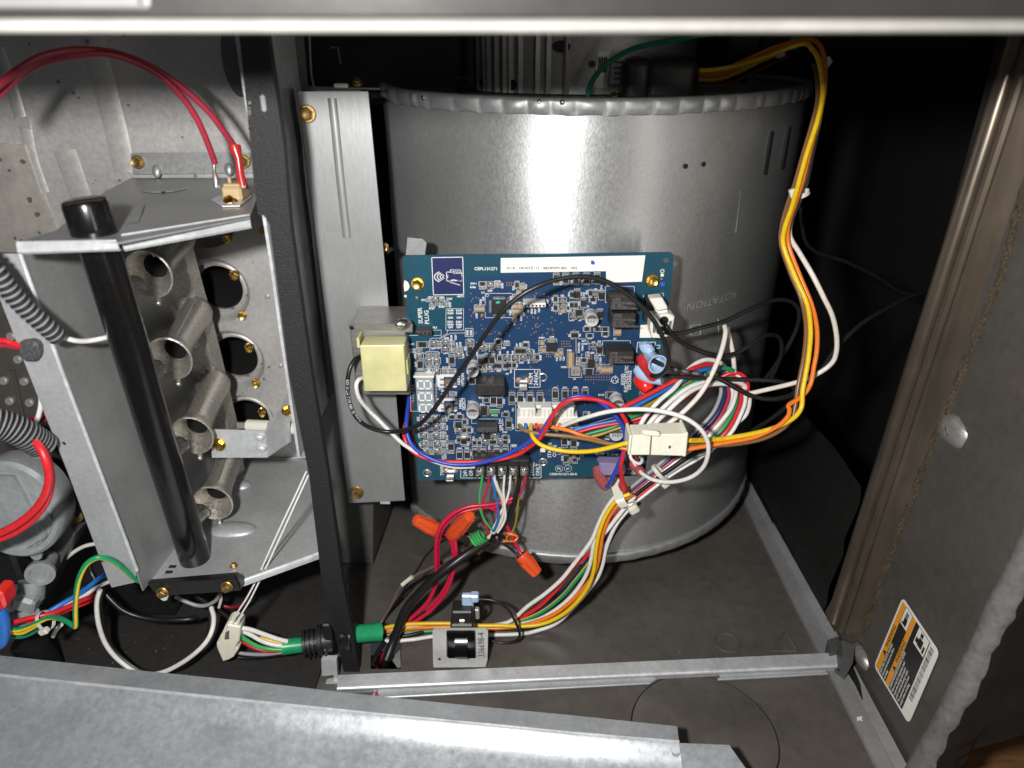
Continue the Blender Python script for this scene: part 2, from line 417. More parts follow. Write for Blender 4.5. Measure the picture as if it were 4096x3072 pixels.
# far enclosure of the blower compartment
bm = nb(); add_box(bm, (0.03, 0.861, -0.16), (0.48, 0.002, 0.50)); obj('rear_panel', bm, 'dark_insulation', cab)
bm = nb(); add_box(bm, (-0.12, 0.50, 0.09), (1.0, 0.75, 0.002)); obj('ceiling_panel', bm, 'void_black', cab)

# right side wall: leans outwards very slightly
XA, KX = 0.2325, 0.055
def wallx(z): return XA + KX * (z - FZ)
WN = Vector((1, 0, -KX)).normalized(); WP = Vector((XA, 0, FZ))
def onw(px, py, off=0.0):
    return onplane(px, py, WP - WN * off, WN)
Yb = onw(3333, 2490).y
zt = 0.09
def wl(y, z): return Vector((wallx(z), y, z))
bm = nb()
e0 = onw(3640, 3072); e1 = onw(4096, 2170)
yb = Yb
add_prism(bm, [wl(yb, FZ), wl(yb, zt), wl(e1.y - .10, zt), wl(e1.y, e1.z), wl(e0.y, e0.z), wl(e0.y - .02, FZ)], WN * 0.003)
obj('side_wall', bm, 'panel_paint', cab)
# rolled hem with its two beads, along the wall's rear edge
bm = nb()
hb = [(4080, 150), (4012, 400), (3925, 700), (3790, 1100), (3655, 1573), (3545, 1900), (3439, 2196), (3340, 2480)]
P0 = [onw(*q, 0.0090) for q in hb]
# straighten: the hem is a straight bent edge
A, Bv = P0[0], P0[-1]
line = [A.lerp(Bv, t / 10) for t in range(11)]
line = [Vector((p.x - .001, Bv.y + (A.y - Bv.y) * (i / 10) * 0 + 0, p.z)) if False else p for i, p in enumerate(line)]
add_tube(bm, line, 0.0056, 14)
l2 = [p + Vector((0.0005, -0.0095, 0)) for p in line]
add_tube(bm, l2, 0.0034, 10)
l3 = [p + Vector((0.004, -0.003, 0)) for p in line]
add_tube(bm, l3, 0.0060, 10)
add_prism(bm, [line[0] + Vector((.001, -.012, 0)), line[-1] + Vector((.001, -.012, 0)), line[-1] + Vector((.012, -.026, 0)), line[0] + Vector((.012, -.026, 0))], (.001, .001, 0))
obj('rolled_hem', bm, 'flange_brown', cab)
bm = nb()
gp = [(4100, 760), (4007, 1100), (3905, 1360), (3804, 1607), (3690, 1890), (3574, 2196), (3515, 2370), (3450, 2560)]
add_tube(bm, spline([onw(*q) for q in gp], 10), 0.0021, 7)
for v in bm.verts: v.co += Vector((random.uniform(-1, 1), random.uniform(-1, 1), random.uniform(-1, 1))) * 0.0007
obj('gasket_bead', bm, 'gasket', cab)
for (px, py, r1, r2, tl) in ((3822, 1722, 0.0088, 0.0125, 0.1), (3452, 2625, 0.0062, 0.0108, 0.2)):
    bm = nb(); c = onw(px, py, -0.0012)
    add_dome(bm, c, -WN, r1, 0.0055, 18, 5, sx=1.0, sz=r2 / r1)
    for v in bm.verts: v.co += Vector((0, random.uniform(-.0006, .0006), random.uniform(-.0006, .0006)))
    obj('pressed_gusset', bm, 'gusset_metal', cab)

# grey corner strip at the foot of the right wall
zs = FZ + 0.003
bm = nb()
Lp = [atz(2940, 1925, zs), atz(3034, 2123, zs), atz(3272, 2599, zs), atz(3530, 3110, zs)]
Rp = [atz(2990, 1925, zs), atz(3092, 2108, zs), atz(3338, 2540, zs), atz(3632, 3110, zs)]
for i in range(3):
    add_prism(bm, [Lp[i], Rp[i], Rp[i + 1], Lp[i + 1]], (0, 0, -0.0029))
for i in range(3):
    m0 = Lp[i].lerp(Rp[i], .62); m1 = Lp[i + 1].lerp(Rp[i + 1], .62)
    add_prism(bm, [m0, Rp[i], Rp[i] + Vector((0, 0, .004)), m0 + Vector((0, 0, .0012))], m1 - m0)
obj('corner_strip', bm, 'grey_paint', cab)
bm = nb()
add_prism(bm, [atz(3345, 2680, zs + .0045), atz(3395, 2700, zs + .0045), atz(3420, 2740, zs + .0045), atz(3448, 2800, zs + .0045), atz(3440, 2740, zs + .0045), atz(3400, 2640, zs + .0045)], (0, 0, 0.0006))
obj('slot_edge', bm, 'black_metal', cab)
bm = nb()
add_prism(bm, [atz(3310, 2560, zs + .012), atz(3350, 2545, zs + .012), atz(3362, 2570, zs + .012), atz(3350, 2600, zs + .012), atz(3322, 2606, zs + .012)], (0, 0, -0.01))
add_prism(bm, [atz(3365, 2560, zs + .02), atz(3420, 2580, zs + .02), atz(3412, 2650, zs + .02), atz(3372, 2620, zs + .02)], (0, 0.004, -0.02))
obj('corner_bracket', bm, 'dark_grey_paint', cab)

# insulated side wall further back
bm = nb(); n = 26; mgrid = 8; zt_ins = -0.270
gv = [[bm.verts.new((wallx(FZ + (zt_ins - FZ) * j / mgrid) - 0.002 + 0.0014 * math.sin(i * 1.3 + j * 2.1) - 0.001 * random.random(), yb + 0.012 + (0.86 - yb - .012) * i / n, FZ + (zt_ins - FZ) * j / mgrid)) for j in range(mgrid + 1)] for i in range(n + 1)]
for i in range(n):
    for j in range(mgrid): bm.faces.new((gv[i][j], gv[i + 1][j], gv[i + 1][j + 1], gv[i][j + 1]))
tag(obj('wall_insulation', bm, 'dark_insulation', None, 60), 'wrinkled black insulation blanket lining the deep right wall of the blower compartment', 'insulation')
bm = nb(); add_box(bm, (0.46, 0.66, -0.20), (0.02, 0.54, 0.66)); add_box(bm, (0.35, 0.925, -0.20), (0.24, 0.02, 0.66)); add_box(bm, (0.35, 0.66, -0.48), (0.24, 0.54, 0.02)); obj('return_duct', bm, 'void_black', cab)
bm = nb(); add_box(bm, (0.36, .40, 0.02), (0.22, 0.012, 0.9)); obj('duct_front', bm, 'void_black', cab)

# insulation roll on the front edge of the right wall
bm = nb()
ep = [(4200, 1960), (4096, 2172), (3985, 2390), (3880, 2620), (3745, 2890), (3640, 3075), (3590, 3170)]
E = spline([onw(*q) for q in ep], 10)
rows = []
for i, p in enumerate(E):
    row = []
    for k, (dx, dy) in enumerate(((0.0, 0.004), (-0.003, 0.0), (-0.0035, -0.004), (-0.001, -0.0075), (0.004, -0.0085), (0.012, -0.006), (0.024, -0.002), (0.04, 0.002), (0.07, 0.004), (0.11, 0.004))):
        j = random.uniform(-1, 1) * 0.0005 if k > 1 else 0
        wv = 0.0007 * math.sin(i * 0.5 + k * 0.9) + 0.0005 * math.sin(i * 1.5 + k * 1.7)
        if dx > .03: dx = dx * max(.30, min(1, (p.z + .385) / .05))
        row.append(bm.verts.new(p + Vector((dx + (wv if k > 3 else wv * .3) * .6, dy + j - wv * (1 if k > 2 else .3), 0))))
    rows.append(row)
for i in range(len(rows) - 1):
    for k in range(len(rows[0]) - 1):
        f = bm.faces.new((rows[i][k], rows[i + 1][k], rows[i + 1][k + 1], rows[i][k + 1]))
        f.material_index = 0 if k < 4 else 1
tag(obj('insulation_batt', bm, ['grey_insulation', 'dark_insulation'], None, 70), 'grey faced insulation edge bulging over the front of the right wall beside the warning sticker', 'insulation')

# base rail across the front
zr = FZ + 0.0105
bm = nb()
a, b, c2, d2 = atz(1353, 2700, zr), atz(3359, 2610, zr), atz(3380, 2652, zr), atz(1349, 2744, zr)
add_prism(bm, [a, b, c2, d2], (0, 0, -0.0012))
f0, f1 = d2 + Vector((0, -.0004, -.0016)), c2 + Vector((0, -.0004, -.0016))
add_tube(bm, [f0.lerp(f1, t / 6) for t in range(7)], 0.0016, 10)
add_prism(bm, [f0, f1, f1 + Vector((0, .0022, -.0075)), f0 + Vector((0, .0022, -.0075))], (0, 0.001, 0))
obj('base_rail', bm, 'galvanised_bright', cab)
bm = nb()
zl = FZ + 0.002
u0, u1, v0, v1 = atz(1500, 2764, zl), atz(2640, 2706, zl), atz(1480, 2792, zl), atz(2600, 2732, zl)
add_prism(bm, [u0, u1, v1, v0], (0, 0, -0.0015))
u2, u3, w2, w3 = atz(2890, 2694, zl), atz(3300, 2676, zl), atz(2870, 2718, zl), atz(3310, 2694, zl)
add_prism(bm, [u2, u3, w3, w2], (0, 0, -0.0015))
add_tube(bm, [v0, v0.lerp(v1, .5), v1], 0.0008, 6); add_tube(bm, [w2, w2.lerp(w3, .5), w3], 0.0008, 6)
obj('rail_lip', bm, 'zinc_grey', cab)

# black front post with its foot
bm = nb()
add_prism(bm, [at(952, 100, 0.348), at(1062, 100, 0.348), at(1133, 570, 0.348), at(1160, 900, 0.348), at(1245, 1503, 0.348), at(1311, 1900, 0.348), at(1366, 2300, 0.348), at(1440, 2700, 0.350),
               at(1380, 2706, 0.350), at(1284, 2300, 0.348), at(1236, 1900, 0.348), at(1157, 1503, 0.348), at(1078, 900, 0.348), at(1060, 862, 0.348), at(1032, 860, 0.348), at(1012, 700, 0.348), at(1000, 560, 0.348)], (0, 0.006, 0))
for v in bm.verts: pass
po = obj('front_post', bm, 'black_texture_paint', cab)
bm = nb(); c = at(1368, 2552, 0.3465); add_lathe(bm, c, (0.1, -1, 0.1), [(0, .004), (.0015, .0042), (.003, .003), (.0034, .001)], 12)
obj('post_rivet', bm, 'black_metal', cab)
bm = nb(); add_prism(bm, [at(1040, 385, .3474), at(1050, 378, .3474), at(1059, 385, .3474), at(1066, 440, .3474), at(1058, 449, .3474), at(1048, 442, .3474)], (0, .0008, 0))
obj('post_slot', bm, 'grey_paint', cab)
bm = nb()
for i in range(26):
    t = i / 25; px = 960 + 330 * t; py = 130 + 2250 * t
    add_box(bm, at(1000 + 0 * px, 470 + random.uniform(-60, 60), .3465), (.0012, .001, .0012), Matrix.Rotation(random.random() * 3, 3, 'Y')) if i < 8 else None
obj('foil_crumbs', bm, 'grey_insulation', cab)
# thin galvanised edge standing just left of the post
bm = nb()
ed = [(935, 110), (962, 300), (992, 480), (1022, 640), (1045, 840), (1078, 1050), (1118, 1340), (1150, 1560), (1190, 1830)]
for i in range(len(ed) - 1):
    p, q = at(*ed[i], .362), at(*ed[i + 1], .362)
    add_prism(bm, [p, p + Vector((.0016, 0, 0)), q + Vector((.0016, 0, 0)), q], (0, .10, 0))
obj('vestibule_edge', bm, 'galvanised_bright', cab)
# post foot: galvanised clip
bm = nb()
add_prism(bm, [at(1285, 2640, .342), at(1345, 2640, .342), at(1352, 2720, .342), at(1335, 2725, .342), at(1335, 2700, .342), at(1288, 2705, .342)], (0, .004, 0))
add_prism(bm, [at(1302, 2735, .340), at(1350, 2728, .340), at(1350, 2740, .340), at(1302, 2746, .340)], (0, .004, 0))
obj('post_foot', bm, 'galvanised_bright', cab)

# partition wall between burner and blower compartments
YP = 0.455
bm = nb()
tl, bl, br = at(1150, 60, YP), at(1300, 2262, YP), at(1486, 2250, YP)
mid = at(1488, 2010, YP)
add_prism(bm, [Vector((-0.150, YP, 0.06)), Vector((at(1226, 150, YP).x, YP, .06)), at(1232, 345, YP), Vector((-0.09, YP, at(1240, 350, YP).z)), Vector((-0.09, YP, -.29)), mid, br, Vector((-0.150, YP, br.z))], (0, 0.002, 0))
obj('partition_panel', bm, 'dark_grey_paint', cab)
bm = nb(); q0, q1 = at(1488, 2012, YP), at(1486, 2250, YP)
add_prism(bm, [q0, q1, q1 + Vector((.004, .07, 0)), q0 + Vector((.004, .07, 0))], (0.001, 0, 0))
obj('partition_return', bm, 'dark_grey_paint', cab)
for q in ((1147, 632), (1252, 1322)):
    bm = nb(); add_lathe(bm, at(*q, YP - .0003), (0, -1, 0), [(0, .0019), (.0002, .0019)], 14); obj('panel_hole', bm, 'void_black', cab)
# dark recess above the bracket
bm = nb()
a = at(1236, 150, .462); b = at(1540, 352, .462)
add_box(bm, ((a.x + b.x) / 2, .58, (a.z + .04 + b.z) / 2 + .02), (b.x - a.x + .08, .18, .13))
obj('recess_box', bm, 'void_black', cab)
bm = nb()
add_tube(bm, [at(1237, 140, .452), at(1245, 300, .452), at(1255, 345, .452), at(1270, 352, .452), at(1520, 355, .452)], 0.0008, 8)
add_tube(bm, [at(1325, 188, .462), at(1352, 192, .462), at(1362, 255, .462)], 0.0006, 6)
obj('recess_trim', bm, 'dark_grey_paint', cab)
bm = nb(); boxpx(bm, 1333, 334, 1390, 352, .449, .453, .0006); obj('white_clip', bm, 'nylon_white', cab)
hex_screw('screw', at(1430, 332, .452), (0, -.6, .8), .0022, cab, 'dull_brass')

# top rail close to the lens
YT = 0.20
bm = nb()
n = 30
prof = [(0.0042, 0.030), (0.0042, 0.0062), (0.0036, 0.0052), (0.0010, 0.0047), (-0.0003, 0.0042), (-0.0009, 0.0034), (-0.0005, 0.0026), (0.0006, 0.0020), (0.002, 0.0018), (0.004, 0.0022), (0.005, 0.004)]
xs = [-0.30 + 0.60 * i / n for i in range(n + 1)]
g = [[bm.verts.new((x, YT + dy, z - 0.0001)) for (dy, z) in prof] for x in xs]
for i in range(n):
    for j in range(len(prof) - 1):
        f = bm.faces.new((g[i][j], g[i + 1][j], g[i + 1][j + 1], g[i][j + 1])); f.material_index = 0 if j < 2 else 1
for p, q in ((0, 0),): pass
obj('top_rail', bm, ['rail_paint', 'cream_lip'], cab, 50)
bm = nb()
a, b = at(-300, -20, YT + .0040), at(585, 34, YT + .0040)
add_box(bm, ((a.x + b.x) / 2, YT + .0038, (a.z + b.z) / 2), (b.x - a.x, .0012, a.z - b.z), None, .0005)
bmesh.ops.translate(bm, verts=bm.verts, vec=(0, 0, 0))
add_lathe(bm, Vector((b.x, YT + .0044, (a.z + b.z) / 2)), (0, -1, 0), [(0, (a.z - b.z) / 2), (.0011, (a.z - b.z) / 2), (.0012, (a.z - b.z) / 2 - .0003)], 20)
obj('flash_glare_strip', bm, 'flash_glare_strip', cab)  # glare of the flash on the rail, built as a solid pale strip

# ------------------------------------------------------------------ loose galvanised sheet, bottom left
zA, zB = -0.3495, -0.349
bm = nb()
edge = [(-260, 2592), (0, 2622), (542, 2680), (983, 2724), (1500, 2783), (1878, 2822), (2300, 2862), (2709, 2905)]
fold = [(-260, 2674), (0, 2700), (542, 2756), (1000, 2804), (1500, 2856), (1900, 2894), (2300, 2934), (2716, 2968)]
EA = [atz(*q, zA) for q in edge]; FB = [atz(*q, zB) for q in fold]
for i in range(len(EA) - 1):
    add_prism(bm, [EA[i], EA[i + 1], FB[i + 1], FB[i]], (0, 0, -.0012))
obj_edge = FB
# body below the fold: rolls over, then falls away towards the camera
rows = []
for i, p in enumerate(FB):
    rows.append([bm.verts.new(p + Vector((0, dy, dz))) for dy, dz in ((0, 0), (-.0016, -.0006), (-.0040, -.0026), (-.0080, -.0056), (-.0130, -.0080), (-.022, -.0102), (-.04, -.0140), (-.07, -.0195), (-.11, -.027))])
for i in range(len(rows) - 1):
    for j in range(len(rows[0]) - 1): bm.faces.new((rows[i][j], rows[i][j + 1], rows[i + 1][j + 1], rows[i + 1][j]))
# stepped tail beyond the notch
t0, t1, t2, t3 = FB[-1], atz(2918, 2980, zB - .002), atz(2990, 3085, zB - .008), rows[-1][5].co.copy()
zq = zB - .002
add_prism(bm, [FB[-1] + Vector((0, 0, -.0008)), atz(2918, 2980, zq), atz(2925, 2992, zq), atz(2995, 3090, zq - .006), rows[-1][7].co + Vector((0, 0, -.001)), rows[-1][4].co + Vector((0, 0, -.001))], (0, 0, -.001))
sh = obj('galvanised_sheet', bm, 'galvanised_sheet', None, 40)
tag(sh, 'broad galvanised steel sheet lying across the bottom left front of the cabinet', 'metal sheet')
bm = nb(); c = atz(2702, 3010, zB - .0040); add_lathe(bm, c, (0, 0, 1), [(0, .0028), (.001, .0025), (.001, .0018), (-.001, .0012)], 18, cap0=False)
obj('punched_hole', bm, 'zinc_grey', sh)
bm = nb()
for i in range(len(FB) - 1): add_tube(bm, [FB[i] + Vector((0, 0, .0001)), FB[i + 1] + Vector((0, 0, .0001))], .0011, 8)
obj('folded_edge', bm, 'galvanised_bright', sh)

# ------------------------------------------------------------------ bracket plate left of the blower
YK = 0.42
brk = thing('mounting_bracket', 'tall grey galvanised mounting bracket with a long rib, left of the drum', 'bracket', at(1540, 2000, YK))
bm = nb()
a = [at(1180, 366, YK), at(1472, 366, YK), at(1480, 420, YK), at(1552, 1150, YK), at(1585, 1500, YK), at(1618, 2002, YK), at(1398, 2012, YK), at(1398, 1760, YK), at(1352, 1700, YK), at(1262, 1100, YK)]
a = [Vector((-.1175, YK, at(1180, 366, YK).z)), at(1472, 366, YK), Vector((-.0772, YK, at(1552, 1150, YK).z)), Vector((-.0765, YK, at(1618, 2002, YK).z)), Vector((-.1165, YK, at(1398, 2012, YK).z))]
add_prism(bm, a, (0, .0014, 0))
add_prism(bm, [a[0], a[0] + Vector((-.006, .02, 0)), a[4] + Vector((-.006, .02, 0)), a[4]], (0, .001, 0))
obj('plate', bm, 'galvanised_dull', brk)
bm = nb()
pr = [at(1328, 392, YK), at(1342, 520, YK), at(1362, 720, YK), at(1388, 950, YK)]
add_tube(bm, [p + Vector((0, .0018, 0)) for p in spline(pr, 4)], .0032, 12)
obj('pressed_rib', bm, 'galvanised_dull', brk)
hex_screw('screw', at(1230, 455, YK - .0005), (0, -1, 0.05), .0036, brk, 'dull_brass')
hex_screw('screw', at(1427, 1969, YK - .0005), (0, -1, 0.05), .0036, brk, 'dull_brass')
hex_screw('screw', at(1534, 990, YK + .012), (.3, -1, .1), .0024, brk, 'dull_brass')
bm = nb(); add_box(bm, at(1558, 1002, YK + .013), (.005, .001, .0022), Matrix.Rotation(R(-35), 3, 'Y')); obj('slot', bm, 'void_black', brk)
bm = nb(); boxpx(bm, 1520, 2004, 1560, 2016, YK + .001, YK + .004); obj('lower_tab', bm, 'galvanised_bright', brk)
# ------------------------------------------------------------------ vestibule panel behind the burners
YV = 0.475
ZSH = -0.294
HX = [(469 / .54, 629 / .54), (503 / .54, 779 / .54), (531 / .54, 906 / .54)]
hc = [at(866, 1163, YV), at(931, 1442, YV), at(982, 1690, YV), at(845, 935, YV)]
hc[3] = Vector((hc[0].x - .0005, YV, hc[0].z + (hc[0].z - hc[1].z)))
vest = thing('vestibule_panel', 'pale galvanised heat exchanger panel with round burner openings behind the burners', 'panel', (-.25, YV, ZSH))
bm = nb()
outer = [Vector((-.165, YV, ZSH)), Vector((-.148, YV, ZSH)), Vector((-.148, YV, .07)), Vector((-.62, YV, .07)), Vector((-.62, YV, ZSH))]
sheet_with_holes(bm, outer, [circle(h, .0232) for h in hc], (0, .0012, 0))
obj('panel_sheet', bm, 'galvanised_wall', vest)
for h in hc:
    bm = nb()
    add_lathe(bm, h, (0, 1, 0), [(-.0001, .0240), (.0008, .0232), (.0030, .0216), (.0058, .0200), (.0066, .0186), (.0060, .0174), (.0062, .0162), (.0085, .0158)], 40, cap0=False, cap1=False)
    obj('opening_dish', bm, 'galvanised_wall', vest)
    bm = nb()
    add_lathe(bm, h + Vector((0, .0085, 0)), (0, 1, 0), [(0, .0158), (.10, .0158)], 28, cap0=False, cap1=True)
    obj('tube_bore', bm, 'void_black', vest)
for (px, py, ax) in ((935, 1095, (.35, -1, -.35)), (970, 1260, (.25, -1, .1)), (995, 1385, (.35, -1, -.35)), (1025, 1530, (.25, -1, .1)), (1047, 1642, (.35, -1, -.35)), (908, 953, (.25, -1, .1)), (1055, 925, (.3, -1, .2)), (1190, 1672, (.3, -1, .2))):
    hex_screw('screw', at(px, py, YV - .0002), ax, .0027, vest, h=1.5, flange=1.15)
for (px, py) in ((1070, 1185), (1122, 1462)):
    bm = nb(); add_dome(bm, at(px, py, YV), (0, -1, 0), .0021, .0011, 14, 4); obj('pressed_bump', bm, 'galvanised_wall', vest)
# vertical folds of the sheet at the upper left
def ridge(pts, r, Y=YV, flat=.5, nm='sheet_fold', m='galvanised_wall'):
    bm = nb(); P = [at(x, y, Y) for x, y in pts]
    add_tube(bm, spline(P, 4), r, 12)
    for v in bm.verts: v.co.y = Y + (v.co.y - Y) * flat
    obj(nm, bm, m, vest)
ridge([(362, 120), (392, 250), (432, 400), (468, 540), (500, 690)], .0075, flat=.16)
ridge([(-10, 190), (40, 330), (85, 480)], .0040, flat=.3)
ridge([(70, 490), (120, 492)], .0042, flat=.4)
ridge([(100, 500), (130, 640), (175, 770)], .0040, flat=.25)
ridge([(258, 600), (290, 690), (325, 790)], .0075, flat=.16)
bm = nb()
add_prism(bm, [at(-120, 565, YV - .002), at(96, 580, YV - .002), at(150, 740, YV - .002), at(230, 940, YV - .002), at(230, 1010, YV - .002), at(-120, 1010, YV - .002)], (0, .0015, 0))
obj('stained_patch', bm, 'galvanised_stained', vest)
bm = nb(); c = at(943, 240, YV - .001); add_lathe(bm, c, (0, -1, 0), [(0, .02), (.0006, .0195)], 28, sx=.42, sz=1.05); obj('dark_plug', bm, 'dark_grey_paint', vest)
# little step line where the panel meets the shelf
bm = nb(); add_tube(bm, [at(960, 1832, YV - .001), at(1100, 1833, YV - .001), at(1130, 1838, YV - .002), at(1160, 1833, YV - .001), at(1260, 1826, YV - .001)], .0007, 6); obj('bottom_seam', bm, 'galvanised_bright', vest)

# ------------------------------------------------------------------ burner box
bbx = thing('burner_box', 'open galvanised burner box with chamfered top plate, left flange and embossed bottom shelf', 'burner box', (-.19, .40, ZSH))
zT = -0.080
bm = nb()
tp = [atz(530, 699, zT), atz(422, 765, zT), atz(223, 922, zT), atz(63, 970, zT), atz(478, 968, zT), atz(1000, 868, zT), atz(1028, 790, zT), atz(1018, 690, zT)]
tp[0].y = tp[-1].y = YV - .002
tp[0].x, tp[-1].x = at(530, 699, YV).x, at(1018, 690, YV).x
add_prism(bm, tp, (0, 0, -.001))
obj('top_plate', bm, 'galvanised', bbx)
bm = nb()
def quadlip(bm, top, bot, Yb):
    A0, A1 = atz(*top[0], zT), atz(*top[1], zT)
    B0, B1 = at(*bot[0], A0.y + Yb), at(*bot[1], A1.y + Yb)
    add_prism(bm, [A0, A1, B1, B0], (0, .0007, .0007))
    add_prism(bm, [B0, B1, B1 + Vector((0, .0012, -.0012)), B0 + Vector((0, .0012, -.0012))], (0, .0008, .0002))
def lip(bm, A0, A1, d1, d2, th=.0008):
    prev = None
    for k in range(4):
        t = k / 3
        off = d1 * t * (1 - .3 * t) + d2 * t * t
        cur = (A0 + off, A1 + off)
        if prev: add_prism(bm, [prev[0], prev[1], cur[1], cur[0]], (0, .0006, .0003))
        prev = cur
quadlip(bm, ((484, 944), (997, 862)), ((492, 998), (1003, 906)), -.0036)
obj('front_lip', bm, 'galvanised_bright', bbx)
bm = nb()
quadlip(bm, ((64, 974), (462, 967)), ((70, 1010), (474, 996)), -.0022)
obj('side_lip', bm, 'galvanised_bright', bbx)
# mounting tab rising on the panel
bm = nb()
add_prism(bm, [at(521, 618, YV - .004), at(528, 612, YV - .004), at(1020, 612, YV - .004), at(1022, 692, YV - .004), at(532, 698, YV - .004)], (0, .0012, 0))
obj('rear_tab', bm, 'galvanised', bbx)
for q in ((551, 648), (976, 646)): hex_screw('screw', at(*q, YV - .0045), (0, -1, .1), .0032, bbx, 'dull_brass')
for q in ((627, 684), (916, 676)):
    bm = nb(); add_dome(bm, at(*q, YV - .0045), (0, -1, .4), .0030, .0022, 14, 4, sz=1.5); obj('pressed_bump', bm, 'galvanised', bbx)
bm = nb(); c = atz(656, 757, zT + .0003); add_lathe(bm, c, (0, 0, 1), [(0, .0112), (.0006, .0105), (.0007, .006), (.0002, .003), (.0002, .0012)], 26, sx=1.1, cap0=False); obj('pressed_disc', bm, 'galvanised', bbx)
bm = nb(); add_prism(bm, [atz(515, 890, zT + .0003), atz(548, 888, zT + .0003), at(572, 818, .385)], (.0006, .0006, 0)); obj('lanced_tab', bm, 'galvanised', bbx)
bm = nb(); add_lathe(bm, atz(652, 768, zT + .0009), (0, 0, 1), [(0, .0012), (.0001, .0012)], 12); obj('punched_hole', bm, 'void_black', bbx)
# pocket of the limit switch
bm = nb(); add_prism(bm, [atz(846, 800, zT + .0004), atz(878, 786, zT + .0004), atz(1010, 786, zT + .0004), atz(960, 826, zT + .0004), atz(890, 828, zT + .0004)], (0, 0, .0006)); obj('switch_pocket', bm, 'galvanised_bright', bbx)
# left flange and inner side wall
YF = 0.325
bm = nb()
sheet_with_holes(bm, [at(-160, 1015, YF), at(75, 1015, YF), at(240, 1480, YF), at(400, 1900, YF), at(545, 2285, YF), at(538, 2330, YF), at(447, 2350, YF), at(432, 2320, YF), at(275, 1900, YF), at(100, 1455, YF), at(-30, 1120, YF)],
                 [circle(at(255, 1775, YF), .0012, 12)], (0, .001, 0))
obj('side_flange', bm, 'zinc_grey', bbx)
bm = nb()
fl = [at(75, 1015, YF), at(240, 1480, YF), at(400, 1900, YF), at(545, 2285, YF)]
add_tube(bm, [p + Vector((.0002, .0006, 0)) for p in fl], .0011, 8)
obj('flange_fold', bm, 'galvanised_bright', bbx)
bm = nb()
w0, w1 = fl[0] + Vector((.0003, .001, 0)), fl[-1] + Vector((.0003, .001, 0)); w1.z = ZSH
dv = Vector((.004, YV - YF - .003, 0))
wa, wb = w0 + dv, w1 + dv
mid0, mid1 = w0 + dv * .42, w1 + dv * .42
add_prism(bm, [w0, mid0 + Vector((.0012, 0, 0)), mid1 + Vector((.0012, 0, 0)), w1], (-.0008, 0, 0))
add_prism(bm, [mid0 + Vector((.0012, 0, 0)), wa, wb, mid1 + Vector((.0012, 0, 0))], (-.0008, 0, 0))
obj('side_wall', bm, 'galvanised', bbx)
bm = nb()
add_prism(bm, [at(100, 1020, .34), at(118, 1020, .34), at(170, 1072, .34), at(158, 1090, .34), at(118, 1098, .34)], (.0005, .001, 0))
add_lathe(bm, at(152, 1040, .338), (0, -1, 0), [(0, .0021), (.0004, .0021), (.0004, .0011)], 14)
obj('corner_tab', bm, 'zinc_grey', bbx)
# bottom shelf
bm = nb()
sp = [atz(545, 2275, ZSH), atz(560, 2330, ZSH), atz(972, 2322, ZSH), atz(1278, 2212, ZSH), Vector((-.1235, .37, ZSH)), Vector((-.150, YV - .001, ZSH)), Vector((-.2185, YV - .001, ZSH))]
sp[1] = atz(575, 2312, ZSH)
add_prism(bm, sp, (0, 0, -.001)); obj('bottom_shelf', bm, 'zinc_grey', bbx)
bm = nb(); g0, g1 = atz(972, 2322, ZSH), atz(1278, 2212, ZSH)
lip(bm, g0 + Vector((0, 0, .0004)), g1 + Vector((0, 0, .0004)), Vector((0, -.0025, -.0008)), Vector((0, .0006, -.0035)))
obj('shelf_lip', bm, 'galvanised_bright', bbx)
for (px, py, rx, rz, h) in ((930, 2122, .0165, .0085, .0045), (968, 1945, .007, .006, .004)):
    bm = nb(); add_dome(bm, atz(px, py, ZSH - .0008), (0, 0, 1), rx, h, 26, 6, sz=rz / rx); obj('pressed_boss', bm, 'zinc_grey', bbx)
for q in ((634, 2164), (582, 2258)):
    bm = nb(); add_lathe(bm, atz(*q, ZSH + .0002), (0, 0, 1), [(0, .0026), (.0016, .0026), (.0018, .0020), (.0006, .0014)], 16); obj('rivet', bm, 'galvanised_bright', bbx)
bm = nb(); add_lathe(bm, atz(552, 2228, ZSH + .0004), (0, 0, 1), [(0, .0019), (.0001, .0019)], 14); obj('punched_hole', bm, 'void_black', bbx)
for q in ((690, 2266), (676, 2288)):
    bm = nb(); add_box(bm, atz(*q, ZSH + .0003), (.0042, .0022, .0004)); obj('slot', bm, 'void_black', bbx)
bm = nb(); f0, f1 = atz(548, 2282, ZSH + .0004), atz(660, 2075, ZSH + .0004)
add_tube(bm, [f0, f1], .0009, 6); g0, g1 = atz(612, 2285, ZSH + .0002), atz(690, 2120, ZSH + .0002); add_tube(bm, [g0, g1], .0005, 6)
obj('shelf_seam', bm, 'galvanised_bright', bbx)
hex_screw('screw', atz(935, 2264, ZSH + .0005), (0, 0, 1), .0017, bbx, 'dull_brass')

